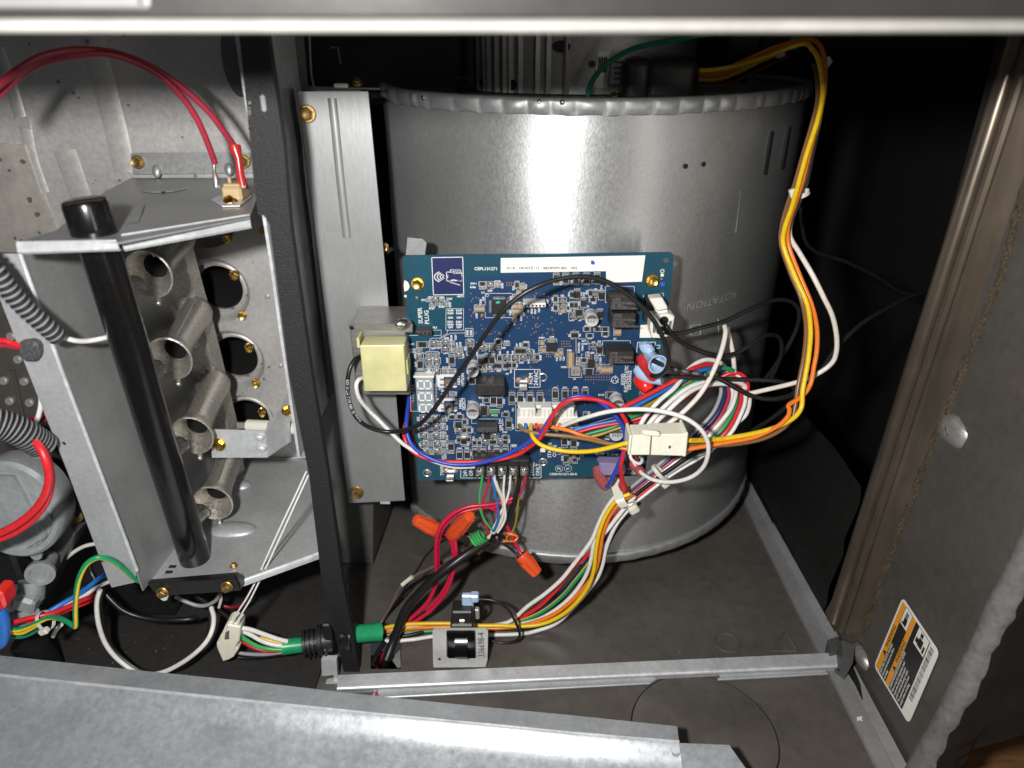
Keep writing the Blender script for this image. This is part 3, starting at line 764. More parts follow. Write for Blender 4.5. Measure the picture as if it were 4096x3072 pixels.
# ------------------------------------------------------------------ burners
YM = 0.385
asm = thing('burner_assembly', 'row of cast aluminium inshot burners with flared mouths behind the black pipe', 'burner', (-.205, .42, -.285))
bm = nb()
YQ = .446
pl = [Vector((-.262, YQ, -.092)), at(725, 1000, YQ), at(765, 1150, YQ), at(808, 1300, YQ), at(850, 1465, YQ), at(912, 1720, YQ), at(955, 1990, YQ), Vector((-.262, YQ, -.288))]
add_prism(bm, pl, (0, .0016, 0))
for i in range(1, 6): add_prism(bm, [pl[i], pl[i] + Vector((.0024, .010, 0)), pl[i + 1] + Vector((.0024, .010, 0)), pl[i + 1]], (.001, 0, 0))
obj('burner_plate', bm, 'cast_aluminium', asm)
mouths = [(594, 1099), (678, 1436), (768, 1744), (850, 2014)]
for k, (mx, my) in enumerate(mouths):
    c = at(mx, my, YM)
    tilt = Vector((-0.10, 1, .125)).normalized()
    bm = nb()
    outer = [(0, .0140), (.0012, .0139), (.004, .0128), (.008, .0108), (.013, .0096), (.020, .0092), (.045, .0095), (.056, .0101), (.060, .0103), (.064, .0096), (.067, .0070)]
    add_lathe(bm, c, tilt, outer, 30, sx=.92, sz=1.04, cap0=False, cap1=True)
    inner = [(0, .0140), (-.0004, .0131), (.003, .0112), (.0075, .0092), (.0125, .0070)]
    rings0 = len(bm.verts)
    add_lathe(bm, c, tilt, inner, 30, sx=.92, sz=1.04, cap0=False, cap1=False)
    tb = obj('burner_tube', bm, 'cast_aluminium', asm, 40)
    bm = nb(); add_lathe(bm, c + tilt * .0124 + Vector((0, 0, .0006)), tilt, [(0, .0071), (.03, .0062)], 20, sx=.92, sz=1.04, cap0=False)
    obj('throat', bm, 'void_black', tb)
    bm = nb(); add_prism(bm, [c + Vector((.0008, .001, -.0134)), c + Vector((.0014, .0125, -.0066)), c + Vector((.0014, .0125, -.0078)), c + Vector((.0016, .006, -.0120))], (.0009, 0, 0))
    obj('fin', bm, 'cast_aluminium', tb)
    bm = nb(); add_prism(bm, [c + Vector((.002, .004, .0105)), c + Vector((-.0050, .06, .0105 + .0085)), c + Vector((-.0050, .06, .0085 + .0085)), c + Vector((.002, .006, .0085))], (.0009, 0, 0))
    obj('casting_seam', bm, 'cast_aluminium', tb)
    bm = nb(); add_lathe(bm, c + Vector((-.0105, -.006, -.0070)), (.5, .75, .28), [(0, .0052), (.0075, .0052), (.0088, .0040)], 18); obj('gas_orifice', bm, 'cast_aluminium', asm)
    bm = nb(); add_box(bm, c + Vector((.0002, .004, -.0165)), (.0024, .003, .004), None, .0008); add_dome(bm, c + Vector((.0004, .003, -.0178)), (0, -1, 0), .0018, .0016, 10, 3); obj('casting_lug', bm, 'cast_aluminium', tb)
for (px, py) in ((697, 1057), (732, 1197), (665, 1297), (782, 1380), (812, 1497), (752, 1612), (857, 1667)):
    bm = nb(); hollow = (px, py) in ((697, 1057), (782, 1380), (857, 1667))
    add_lathe(bm, at(px, py, YQ - .0002), (.3, -1, 0), [(0, .0026), (.0018, .0026), (.0021, .0021), (.0008 if hollow else .0016, .0014)], 16)
    obj('rivet', bm, 'cast_aluminium', asm)

# igniter with its folded bracket
ign = thing('hot_surface_igniter', 'white ceramic igniter held by a folded silver bracket beside the lowest burner', 'igniter', at(960, 1830, .40))
bm = nb()
YI = .398
add_prism(bm, [at(841, 1718, YI), at(1058, 1724, YI), at(1072, 1830, YI), at(848, 1831, YI)], (0, .0009, 0))
obj('bracket_plate', bm, 'galvanised_bright', ign)
bm = nb()
q = [at(1058, 1724, YI), at(1146, 1578, YI + .010), at(1160, 1768, YI + .014), at(1072, 1828, YI)]
add_prism(bm, q, (.0005, .0009, 0)); obj('bracket_flag', bm, 'galvanised_bright', ign)
for q in ((1040, 1748), (1048, 1792)):
    bm = nb(); add_dome(bm, at(*q, YI - .0002), (.3, -1, .5), .0026, .0022, 14, 4, sx=1.3); obj('pressed_bump', bm, 'galvanised_bright', ign)
hex_screw('screw', at(877, 1778, YI - .0003), (0, -1, .15), .0032, ign)
hex_screw('screw', at(1148, 1642, YI + .008), (.5, -1, .1), .0027, ign, h=1.4)
bm = nb(); add_tube(bm, [at(992, 1702, .425), at(1080, 1706, .422)], .0042, 16); add_tube(bm, [at(1150, 1712, .418), at(1225, 1718, .415)], .0040, 16); obj('ceramic_body', bm, 'igniter_ceramic', ign)
bm = nb(); add_box(bm, (at(950, 1700, .43) + at(1000, 1702, .43)) / 2, (.009, .0018, .0042)); obj('heating_tip', bm, 'motor_metal', ign)
bm = nb(); add_lathe(bm, at(1144, 1712, .4185), (1, -.03, 0), [(0, .0052), (.0016, .0052)], 18); obj('collar', bm, 'galvanised_bright', ign)

# ------------------------------------------------------------------ black manifold pipe
pipe = thing('gas_manifold_pipe', 'glossy black gas pipe slanting in front of the burners, capped at the top', 'pipe', at(800, 2320, .345))
bm = nb()
ax = [at(395, 980, .326), at(430, 1090, .327), at(470, 1220, .330), at(511, 1350, .333), at(566, 1540, .337), at(622, 1725, .342), at(679, 1905, .347), at(740, 2100, .352), at(812, 2338, .3575)]
add_tube(bm, ax, [.0090, .0090, .0090, .0090, .0088, .0089, .0090, .0091, .0092], 26)
obj('tube', bm, 'black_pipe', pipe, 60)
bm = nb()
d = (at(338, 800, .3255) - at(388, 950, .326)).normalized()
b0 = at(388, 955, .326)
ln = (at(340, 796, .3255) - b0).length
add_lathe(bm, b0, d, [(0, .0098), (.001, .0101), (ln - .002, .0099), (ln - .0006, .0093), (ln, .0078)], 28); obj('end_cap', bm, 'black_pipe', pipe)
bm = nb()
yb_ = .327
add_prism(bm, [at(590, 2332, yb_), at(604, 2318, yb_ + .004), at(940, 2290, yb_ + .004), at(945, 2300, yb_), at(934, 2316, yb_ - .003)], (0, .002, -.0015))
add_prism(bm, [at(592, 2334, yb_), at(944, 2312, yb_), at(962, 2362, yb_), at(640, 2384, yb_), at(612, 2362, yb_)], (0, .0012, 0))
add_prism(bm, [at(944, 2290, yb_), at(958, 2330, yb_), at(962, 2362, yb_), at(985, 2325, yb_ + .01), at(968, 2322, yb_ + .012)], (0, .0012, 0))
obj('foot_bracket', bm, 'black_metal', pipe)
for q in ((650, 2369), (908, 2346)): hex_screw('screw', at(*q, yb_ - .0005), (0, -1, .05), .0027, pipe, 'dull_brass')
bm = nb(); add_lathe(bm, at(835, 2270, .37), (0, 0, 1), [(0, .014), (.004, .0135), (.005, .011)], 24); obj('pipe_flange', bm, 'black_pipe', pipe)

# limit switch on the top plate
lsw = thing('limit_switch', 'small tan thermal limit switch screwed to the top plate of the burner box', 'switch', atz(922, 818, zT))
bm = nb()
ys = .395
boxpx(bm, 880, 748, 970, 806, ys - .002, ys + .012, .0012)
boxpx(bm, 890, 736, 960, 756, ys, ys + .010, .0005)
boxpx(bm, 908, 710, 926, 742, ys + .003, ys + .005, .0003)
obj('body', bm, 'tan_ceramic', lsw)
hex_screw('screw', at(923, 812, ys - .003), (0, -.75, .65), .0030, lsw, h=1.0)
bm = nb(); boxpx(bm, 862, 742, 882, 752, ys + .002, ys + .003); boxpx(bm, 964, 742, 984, 752, ys + .002, ys + .003); obj('blade', bm, 'tin', lsw)

# ------------------------------------------------------------------ gas valve, far left
gv = thing('gas_valve', 'grey gas valve with round embossed cover at the left edge', 'gas valve', at(100, 2460, .36))
gc = at(66, 2030, .345); ga = Vector((.10, -1, .12)).normalized()
bm = nb()
add_lathe(bm, gc, ga, [(-.014, .0275), (-.001, .0285), (.003, .0280), (.0052, .0262), (.0052, .0235), (.0032, .0225), (.0036, .0150), (.0036, .004)], 48, sx=.95, sz=1.12)
obj('cover', bm, 'pewter', gv)
bm = nb()
a_, u_, v_ = frame(ga)
def gp_(x, y, h): return gc + u_ * x + v_ * y + a_ * h
add_prism(bm, [gp_(-.008, .024, .0040), gp_(.006, .023, .0040), gp_(.016, -.017, .0040), gp_(.004, -.024, .0040)], a_ * .0022)
add_prism(bm, [gp_(.012, .010, .0038), gp_(.014, .010, .0038), gp_(.0225, -.010, .0038), gp_(.0205, -.010, .0038)], a_ * .0012)
obj('cover_rib', bm, 'pewter', gv)
bm = nb()
def ptxt(x, y):   # printed upside down along the slanted rim of the cover
    return at(165, 2160, .3385) + (at(128, 2110, .3385) - at(150, 2190, .3385)).normalized() * x + (at(200, 2130, .3385) - at(150, 2150, .3385)).normalized() * y
text_bm(bm, 'GAS FLOW', lambda x, y: at(130, 2148, .3382) + (at(112, 2105, .3382) - at(148, 2192, .3382)).normalized() * x + (at(150, 2140, .3382) - at(110, 2156, .3382)).normalized() * y, .0042, fat=.0001)
obj('embossed_lettering', bm, 'zinc_grey', gv)
bm = nb(); add_tube(bm, [at(132, 2080, .3385), at(146, 2110, .3385), at(166, 2170, .3385), at(168, 2176, .3385), at(150, 2186, .3385)], .0003, 5); add_tube(bm, [at(132, 2080, .3385), at(146, 2086, .3385)], .0003, 5); obj('flow_arrow', bm, 'zinc_grey', gv)
bm = nb()
add_prism(bm, [at(-200, 1950, .372), at(235, 1985, .372), at(300, 2140, .372), at(135, 2465, .372), at(-200, 2480, .372)], (0, .02, 0))
obj('valve_body', bm, 'dark_grey_paint', gv)
bm = nb(); boxpx(bm, -150, 2170, 95, 2340, .350, .371, .002); obj('regulator_block', bm, 'black_metal', gv)
bm = nb(); add_lathe(bm, at(163, 2290, .350), (.35, -1, .05), [(-.016, .0066), (-.002, .0066), (-.001, .0085), (.002, .0085), (.0024, .0060), (.0006, .0052), (.0008, .0026), (.0016, .0022)], 24); obj('pressure_port', bm, 'pewter', gv)
bm = nb(); add_lathe(bm, at(130, 2320, .352), (-.1, -.4, -1), [(0, .0075), (.012, .0075)], 18)
add_box(bm, at(112, 2395, .345), (.014, .014, .012), Matrix.Rotation(R(25), 3, 'Y'), .002); obj('brass_elbow', bm, 'pewter', gv)
bm = nb(); add_lathe(bm, at(90, 2440, .345), (.25, -.5, -1), [(0, .0095), (.002, .0105), (.011, .0105), (.013, .009)], 6); obj('hex_fitting', bm, 'pewter', gv)
bm = nb(); add_lathe(bm, at(150, 2215, .345), (.2, -1, .1), [(0, .0032), (.002, .0032), (.002, .0016)], 16); obj('vent_boss', bm, 'pewter', gv)
hex_screw('screw', at(303, 2066, .376), (.1, -1, .1), .0034, gv, 'dull_brass')
bm = nb(); add_tube(bm, [at(115, 2560, .345), at(150, 2620, .345), at(190, 2690, .345)], .0105, 18); obj('supply_pipe', bm, 'black_metal', gv)

# dark riveted plate behind, far left
stp = thing('riveted_plate', 'dark brown painted plate with round studs at the left edge', 'plate', at(60, 1950, .40))
bm = nb(); add_prism(bm, [at(-300, 1010, .42), at(120, 1010, .42), at(330, 1970, .42), at(-300, 1970, .42)], (0, .001, 0)); obj('plate', bm, 'panel_paint', stp)
bm = nb(); add_tube(bm, [at(52, 1480, .419), at(75, 1590, .419), at(105, 1720, .419)], .0012, 8); obj('plate_fold', bm, 'panel_paint', stp)
for q in ((18, 1522), (100, 1525), (42, 1603), (121, 1610), (48, 1345), (75, 1437)):
    bm = nb(); add_lathe(bm, at(*q, .4195), (0, -1, .15), [(0, .0030), (.0016, .0028), (.0022, .0022)], 14); obj('stud', bm, 'motor_metal', stp)

# ledge below the burner box
bm = nb()
add_prism(bm, [at(210, 2420, .40), at(330, 2360, .40), at(620, 2345, .40), at(720, 2400, .40), at(700, 2460, .40), at(290, 2462, .40)], (0, .01, 0))
add_prism(bm, [at(160, 2425, .43), at(780, 2380, .43), at(1000, 2405, .43), at(1000, 2440, .43), at(160, 2470, .43)], (0, .004, 0))
obj('lower_ledge', bm, 'black_metal', cab)

# ------------------------------------------------------------------ blower housing
BC = Vector((.05, .592, 0)); BR = .167; zR = -.0288; zB_ = -.356
blo = thing('blower_housing', 'large galvanised steel blower drum with crimped rims, standing behind the control board', 'blower housing', (BC.x, BC.y, zB_))
def cyl(a, z, r=BR): return Vector((BC.x + r * math.sin(a), BC.y - r * math.cos(a), z))
def ang(px, py):            # angle on the drum hit by the line of sight
    d = ray(px, py); dx, dy = d.x, d.y; L = math.hypot(dx, dy); dx /= L; dy /= L
    tca = BC.x * dx + BC.y * dy; dd = abs(BC.x * dy - BC.y * dx)
    t = tca - math.sqrt(max(0, BR * BR - dd * dd))
    x, y = dx * t, dy * t
    return math.atan2(x - BC.x, BC.y - y), d.z * t / L
a0 = ang(852, 900)[0] if False else ang(1606, 1400)[0]
aL = ang(1606, 1400)[0]; aR = R(115)
n = 80; m = 24
bm = nb()
gr = []
for i in range(n + 1):
    a = aL + (aR - aL) * i / n
    gr.append([bm.verts.new(cyl(a, zB_ + .006 + (zR - .006 - zB_ - .006) * j / m, BR + .0007 * math.sin(a * 7 + j * .5) * math.sin(j * .4) + (.0006 if 0 else 0))) for j in range(m + 1)])
for i in range(n):
    for j in range(m): bm.faces.new((gr[i][j], gr[i + 1][j], gr[i + 1][j + 1], gr[i][j + 1]))
obj('drum_shell', bm, 'galvanised_shell', blo, 60)
def rim(nm, zt_, zb_, up):
    bm = nb(); rows = []
    N = 420
    random.seed(3)
    creases = [aL - .01]; amps = []; ck = 0
    while creases[-1] < aR + .1: creases.append(creases[-1] + random.uniform(.035, .115)); amps.append(random.uniform(.0005, .0014))
    for i in range(N + 1):
        t = i / N; a = aL + (aR - aL) * t
        while ck < len(creases) - 2 and creases[ck + 1] < a: ck += 1
        tt = (a - creases[ck]) / (creases[ck + 1] - creases[ck])
        cr = (amps[ck] * (1 - (2 * tt - 1) ** 2) - .0004) * (1.0 if up else .35)
        rz = .0005 * max(0, math.sin(a * 23 + 3 * math.sin(a * 7))) * (1 if up else .6) + .0002 * math.sin(a * 57)
        lift = (.003 * max(0, (.06 - t) / .06) ** 2 + .0036 * math.sin(a) ** 2) if up else 0
        H = zt_ - zb_
        rows.append([bm.verts.new(cyl(a, z, r)) for (z, r) in (
            (zt_ - .002 + lift, BR - .004), (zt_ + .0004 + lift, BR - .0008), (zt_ - .0003 + lift, BR + .0016 + cr * .3), (zt_ - H * .25 + lift, BR + .0022 + cr), (zt_ - H * .6 + lift, BR + .0019 + cr * 1.6), (zb_ + .001 - rz + lift, BR + .0016 + cr), (zb_ - rz + lift, BR + .0012), (zb_ - rz + .0002 + lift, BR - .001))])
    for i in range(N):
        for j in range(7): bm.faces.new((rows[i][j], rows[i + 1][j], rows[i + 1][j + 1], rows[i][j + 1]))
    obj(nm, bm, 'galvanised', blo, 70)
rim('upper_rim', zR, zR - .0088, True)
rim('lower_rim', zB_ + .0085, zB_, False)
random.seed(11)
bm = nb()
add_prism(bm, [cyl(aL + (aR + .9 - aL) * i / 40, zR - .004, BR - .0015) for i in range(41)], (0, 0, -.001)); obj('side_plate', bm, 'motor_metal', blo)
bm = nb()
add_prism(bm, [cyl(aL + (aR + .9 - aL) * i / 40, zB_ + .002, BR - .0015) for i in range(41)], (0, 0, -.001)); obj('bottom_plate', bm, 'motor_metal', blo)
for q in ((2160, 416), (2250, 412), (1700, 345)):
    a, z = ang(*q); bm = nb(); add_dome(bm, cyl(a, zR - .002, BR + .002), cyl(a, 0, 1) - cyl(a, 0, 0), .0016, .0012, 10, 3); obj('rim_dimple', bm, 'steel', blo)
# slots and holes
def drumpatch(nm, corners, mname, off=.0012):
    bm = nb(); vs = []
    for q in corners:
        a, z = ang(*q); vs.append(cyl(a, z, BR + off))
    a, _ = ang(*corners[0]); add_prism(bm, vs, (cyl(a, 0, 0) - cyl(a, 0, 1)) * .002)
    return obj(nm, bm, mname, blo)
drumpatch('slot', ((3080, 524), (3088, 524), (3060, 698), (3050, 698)), 'void_black')
drumpatch('slot', ((3150, 505), (3155, 505), (3126, 674), (3119, 674)), 'void_black')
for q in ((2739, 664), (2811, 656)):
    a, z = ang(*q); bm = nb(); add_lathe(bm, cyl(a, z, BR + .0010), cyl(a, 0, 1) - cyl(a, 0, 0), [(0, .0015), (.0002, .0015)], 14); obj('hole', bm, 'void_black', blo)
a, z = ang(2960, 760); a2, z2 = ang(2942, 930)
bm = nb(); add_tube(bm, [cyl(a, z, BR + .0006), cyl(a2, z2, BR + .0006)], .0003, 5); obj('scratch', bm, 'steel', blo)
# embossed lettering, upside down on the drum
def drumtext(txt, px, py, size):
    bm = nb(); a, z = ang(px, py)
    text_bm(bm, txt, lambda x, y: cyl(a - x / BR, z - y - x * 0.04, BR + .0013), size, fat=-.0001, sx=1.15)
    obj('embossed_lettering', bm, 'zinc_grey', blo)
drumtext('ROTATION', 2850, 1200, .0075)
drumtext('FRONT', 2828, 1400, .0065)
def drumline(pts):
    bm = nb(); P = []
    for q in pts:
        a, z = ang(*q); P.append(cyl(a, z, BR + .0006))
    add_tube(bm, P, .00035, 5); obj('embossed_arrow', bm, 'zinc_grey', blo)
drumline(((2762, 1302), (2762, 1342), (2800, 1338), (2800, 1296), (2762, 1302)))
drumline(((2870, 1275), (2872, 1300), (2872, 1330)))
# small fixing tab behind the top left of the board
bm = nb()
add_prism(bm, [at(1630, 950, .419), at(1690, 956, .416), at(1706, 972, .414), at(1698, 1030, .414), at(1622, 1034, .419)], (0, .001, 0))
obj('fixing_tab', bm, 'zinc_grey', blo)

# ------------------------------------------------------------------ blower motor
mot = thing('blower_motor', 'finned grey blower motor on top of the drum, under the top rail', 'motor', (BC.x, BC.y, zR - .004))
bm = nb()
prof = []
N = 220; MR = .087
def mr(a):
    d = math.degrees(a)
    if -88 < d < -6:
        k = (d + 88) / 82 * 19
        return MR + (.0018 if (k % 1) < .30 else 0.0)
    return MR
za, zb2 = zR - .003, 0.035
r0 = []; r1 = []
for i in range(N):
    a = -math.pi + 2 * math.pi * i / N
    for lst, z in ((r0, za), (r1, zb2)):
        r = mr(a); lst.append(bm.verts.new((BC.x + r * math.sin(a), BC.y - r * math.cos(a), z)))
for i in range(N): bm.faces.new((r0[i], r0[(i + 1) % N], r1[(i + 1) % N], r1[i]))
bm.faces.new(r1); bm.faces.new(r0[::-1])
obj('motor_case', bm, 'motor_metal', mot, 20)
def onmot(px, py, off=.0008):
    d = ray(px, py); dx, dy = d.x, d.y; L = math.hypot(dx, dy); dx /= L; dy /= L
    tca = BC.x * dx + BC.y * dy; dd = abs(BC.x * dy - BC.y * dx); t = tca - math.sqrt((MR + off) ** 2 - dd * dd)
    return Vector((dx * t, dy * t, d.z * t / L))
def motpatch(nm, c4, mname):
    bm = nb(); (x0, y0), (x1, y1), (x2, y2), (x3, y3) = c4; K = 6
    top = [onmot(x0 + (x1 - x0) * k / K, y0 + (y1 - y0) * k / K) for k in range(K + 1)]; bot = [onmot(x3 + (x2 - x3) * k / K, y3 + (y2 - y3) * k / K) for k in range(K + 1)]
    tv = [bm.verts.new(p) for p in top]; bv = [bm.verts.new(p) for p in bot]
    for k in range(K): bm.faces.new((tv[k], tv[k + 1], bv[k + 1], bv[k]))
    return obj(nm, bm, mname, mot)
motpatch('narrow_sticker', ((2392, 206), (2444, 206), (2428, 352), (2376, 350)), 'label_white')
motpatch('rating_sticker', ((2450, 220), (2530, 224), (2522, 330), (2438, 336)), 'label_white')
bm = nb()
for k in range(14):
    x = 2396 + k * 2.4
    if k % 3 != 2:
        add_tube(bm, [onmot(x, 226 + (k % 2) * 6, .0011), onmot(x - 4, 290, .0011)], .0003, 4)
for k in range(4): add_tube(bm, [onmot(2456, 248 + 22 * k, .0011), onmot(2515, 252 + 22 * k, .0011)], .0005, 4)
obj('sticker_print', bm, 'print_black', mot)
for (px, py, r) in ((2246, 186, .006), (2368, 256, .0022), (2050, 340, .0035), (1927, 330, .0024)):
    bm = nb(); c = onmot(px, py, .0003); ax_ = (c - Vector((BC.x, BC.y, c.z))).normalized()
    add_lathe(bm, c, ax_, [(0, r), (.0006, r), (.0006, r * .7)], 16, sz=.6 if r > .005 else 1); obj('case_hole', bm, 'black_metal', mot)
bm = nb()
add_box(bm, at(2668, 322, .500), (.036, .034, .030), None, .008, seg=3); add_box(bm, at(2540, 322, .492), (.018, .02, .028), None, .006, seg=3)
obj('plug_hood', bm, 'rubber_black', mot)
bm = nb(); c = at(1765, 318, .52); add_lathe(bm, c, (0, 0, 1), [(-.006, .020), (-.004, .022), (0, .016), (.001, .016), (.002, .0075), (.006, .0068), (.007, .004)], 24); obj('rubber_mount', bm, 'void_black', mot)
bm = nb(); add_lathe(bm, at(1790, 312, .515), (0, 0, 1), [(0, .014), (.0012, .014), (.0014, .006), (.006, .006)], 20); obj('mount_washer', bm, 'black_metal', mot)
hex_screw('screw', at(2455, 394, .49), (0, -.7, .7), .0027, blo, h=1.1)

# ------------------------------------------------------------------ transformer
trf = thing('transformer', 'control transformer with laminated steel core and pale yellow bobbin left of the board', 'transformer', at(1540, 1590, .39))
bm = nb()
a, b = at(1397, 1298, .388), at(1640, 1580, .388)
add_box(bm, ((a.x + b.x) / 2, .404, (a.z + b.z) / 2), (b.x - a.x, .032, a.z - b.z), None, .0006)
obj('core', bm, ['laminated_core'], trf)
bm = nb(); add_prism(bm, [at(1393, 1296, .3872), at(1650, 1296, .3872), at(1650, 1330, .3872), at(1395, 1312, .3872)], (0, .0008, 0)); obj('core_front', bm, 'core_front', trf)
bm = nb()
boxpx(bm, 1438, 1384, 1628, 1566, .372, .3875, .0008, seg=2)
obj('bobbin', bm, 'yellow_bobbin', trf)
for q in ((1424, 1352, 1440, 1394), (1448, 1490, 1460, 1512), (1622, 1440, 1634, 1500)):
    bm = nb(); boxpx(bm, *q, .376, .3865, .0005); obj('bobbin_tab', bm, 'yellow_bobbin', trf)
bm = nb(); add_tube(bm, [at(1440, 1384, .3722), at(1618, 1381, .3722)], .0003, 5); obj('mould_line', bm, 'segment', trf)
bm = nb(); add_dome(bm, at(1612, 1296, .3868), (.6, -1, .1), .0036, .0030, 14, 4, sx=1.5); obj('weld_bead', bm, 'steel', trf)
bm = nb(); add_lathe(bm, at(1406, 1311, .3866), (0, -1, 0), [(0, .0013), (.0001, .0013)], 12); obj('core_hole', bm, 'void_black', trf)
# ------------------------------------------------------------------ control board
YB = 0.400
pcb = thing('control_board', 'blue furnace control circuit board crowded with small components, relays and white lettering', 'circuit board', at(2030, 1915, YB))
def bp(px, py, h=0.0):
    p = at(px, py, YB); return Vector((p.x, YB - h, p.z))
def board_poly(pts, h0, th, bm, mi=0): add_prism(bm, [bp(*q, h0) for q in pts], (0, -th, 0), mi)
outl = [(1612, 1030), (1618, 1023), (2684, 1010), (2695, 1020), (2690, 1120), (2580, 1895), (2572, 1903), (1683, 1922), (1672, 1914)]
bm = nb()
holes = [circle(bp(2664, 1042), .0017, 16), circle(bp(2171, 1508), .0020, 16), circle(bp(2172, 1847), .0020, 16), circle(bp(1709, 1891), .0020, 16), circle(bp(2574, 1573), .0020, 16)]
sheet_with_holes(bm, [bp(*q) for q in outl], holes, (0, .0016, 0))
obj('board', bm, 'board_teal', pcb)
bm = nb()
board_poly([(1884, 1108), (2020, 1096), (2400, 1085), (2545, 1110), (2560, 1290), (2548, 1500), (2490, 1560), (2480, 1830), (2230, 1860), (2190, 1840), (2120, 1850), (1880, 1855), (1700, 1840), (1676, 1660), (1672, 1520), (1700, 1400), (1760, 1330), (1850, 1250)], 0.00005, .00007, bm)
obj('ground_plane', bm, 'board_navy', pcb)
bm = nb(); board_poly([(1727, 1030), (1851, 1028), (1855, 1177), (1734, 1179)], 0.00005, .00007, bm); obj('antenna_field', bm, 'board_indigo', pcb)
for (px, py) in ((2171, 1508), (2172, 1847), (1709, 1891), (2574, 1573)):
    bm = nb(); add_lathe(bm, bp(px, py, .0001), (0, -1, 0), [(0, .0029), (.0005, .0029), (.0007, .0025), (.0003, .0020)], 20, cap0=False, cap1=False); obj('eyelet', bm, 'tin', pcb)
bm = nb()
for (px, py) in ((2171, 1508), (2172, 1847), (1709, 1891), (2574, 1573)):
    board_poly([(px - 10, py - 2), (px + 9, py - 10), (px + 12, py + 2), (px, py + 11)], -.0010, .0001, bm)
obj('spacer_tip', bm, 'grey_paint', pcb)
bm = nb()
board_poly([(1618, 1120), (1632, 1128), (1639, 1145), (1632, 1160), (1618, 1166), (1615, 1140)], .0001, .0002, bm)
add_lathe(bm, bp(1622, 1184, .0001), (0, -1, 0), [(0, .0008), (.0002, .0008)], 10)
obj('sealant_drop', bm, 'segment', pcb)
hex_screw('screw', bp(1671, 1134, .0002), (0, -1, .15), .0030, pcb, flange=1.32, h=1.1)
hex_screw('screw', bp(2608, 1122, .0002), (0, -1, .15), .0030, pcb, flange=1.32, h=1.1)

# ---- white print: lettering and outlines
sk = nb(); SH = .00026
def tp_(px, py, rot=0):
    o = bp(px, py, SH); c_, s_ = math.cos(R(rot)), math.sin(R(rot))
    return lambda x, y: o + Vector((x * c_ - y * s_, 0, x * s_ + y * c_))
def px2m(px, py): return (bp(px + 10, py) - bp(px, py)).length / 10
def T(txt, px, py, h, rot=0, align='CENTER', fat=0.00007, sx=1.0):
    """h: cap height in photo pixels"""
    k = px2m(px, py) * h / 0.70
    text_bm(sk, txt, tp_(px, py, rot), k, 0, align, sx, fat / 1)
def seg(p, q, wd=.00024):
    a, b = bp(*p, SH), bp(*q, SH); d = (b - a)
    if d.length < 1e-7: return
    nrm = Vector((-d.z, 0, d.x)).normalized() * wd / 2
    sk.faces.new([sk.verts.new(v) for v in (a + nrm, b + nrm, b - nrm, a - nrm)])
def poly(pts, close=True, wd=.00024):
    for i in range(len(pts) - (0 if close else 1)): seg(pts[i], pts[(i + 1) % len(pts)], wd)
def rect(x0, y0, x1, y1, wd=.00024): poly([(x0, y0), (x1, y0), (x1, y1), (x0, y1)], True, wd)
# NFC field: frame, waves, hand holding a phone
poly([(1727, 1030), (1851, 1028), (1855, 1177), (1734, 1179)], True, .00045)
for k, (r, x) in enumerate(((42, 1786), (32, 1786), (22, 1786), (13, 1786))):
    poly([(x - r * 1.15 * math.cos(t) + 0, 1107 - r * .58 * math.sin(t)) for t in [-.95 + 1.9 * j / 8 for j in range(9)]], False, .0006)
poly([(1786, 1088), (1846, 1088), (1847, 1122), (1787, 1123)], True, .0004)
seg((1791, 1100), (1791, 1112), .0004)
poly([(1800, 1086), (1803, 1078), (1812, 1079), (1817, 1089)], False, .0004)
for x in (1818, 1828, 1838): poly([(x + 6 * math.cos(2 * math.pi * j / 8), 1086 + 8 * math.sin(2 * math.pi * j / 8)) for j in range(8)], True, .00035)
poly([(1795, 1125), (1812, 1118), (1846, 1124), (1848, 1092)], False, .0004); poly([(1795, 1125), (1806, 1130), (1841, 1140)], False, .0004)
T('CEPL131271', 1944, 1075, 12, 0, sx=1.05); T('ANT1', 1843, 1185, 8)
T('SUPER', 1682, 1262, 17, 90, sx=1.0); T('PLUG', 1708, 1268, 17, 90)
rect(1628, 1320, 1765, 1341); T('PL5', 1740, 1310, 8); T('1', 1660, 1311, 8)
rect(1784, 1234, 1854, 1320)
for k, (s1, s2) in enumerate((('R249', 'R247'), ('R250', 'R248'), ('Q36', 'Q35'), ('R591', 'R581'), ('R590', 'R580'), ('Q53', 'Q47'))):
    y = (1242, 1253, 1270, 1287, 1298, 1308)[k]; T(s1, 1802, y, 8); T(s2, 1836, y, 8)
rect(1861, 1313, 1892, 1346); T('R582', 1870, 1330, 8, 90); T('R583', 1884, 1330, 8, 90)
poly([(1789, 1320), (1790, 1333), (1757, 1352), (1728, 1352), (1719, 1358), (1719, 1402)], False); poly([(1862, 1331), (1802, 1332), (1757, 1357)], False)
poly([(1698, 1415), (1706, 1405), (1752, 1405), (1760, 1414)], False)
rect(1941, 1173, 2049, 1270); T('U1', 1932, 1170, 8)
poly([(1950 + 5 * math.cos(.8 * j), 1181 + 5 * math.sin(.8 * j)) for j in range(8)])
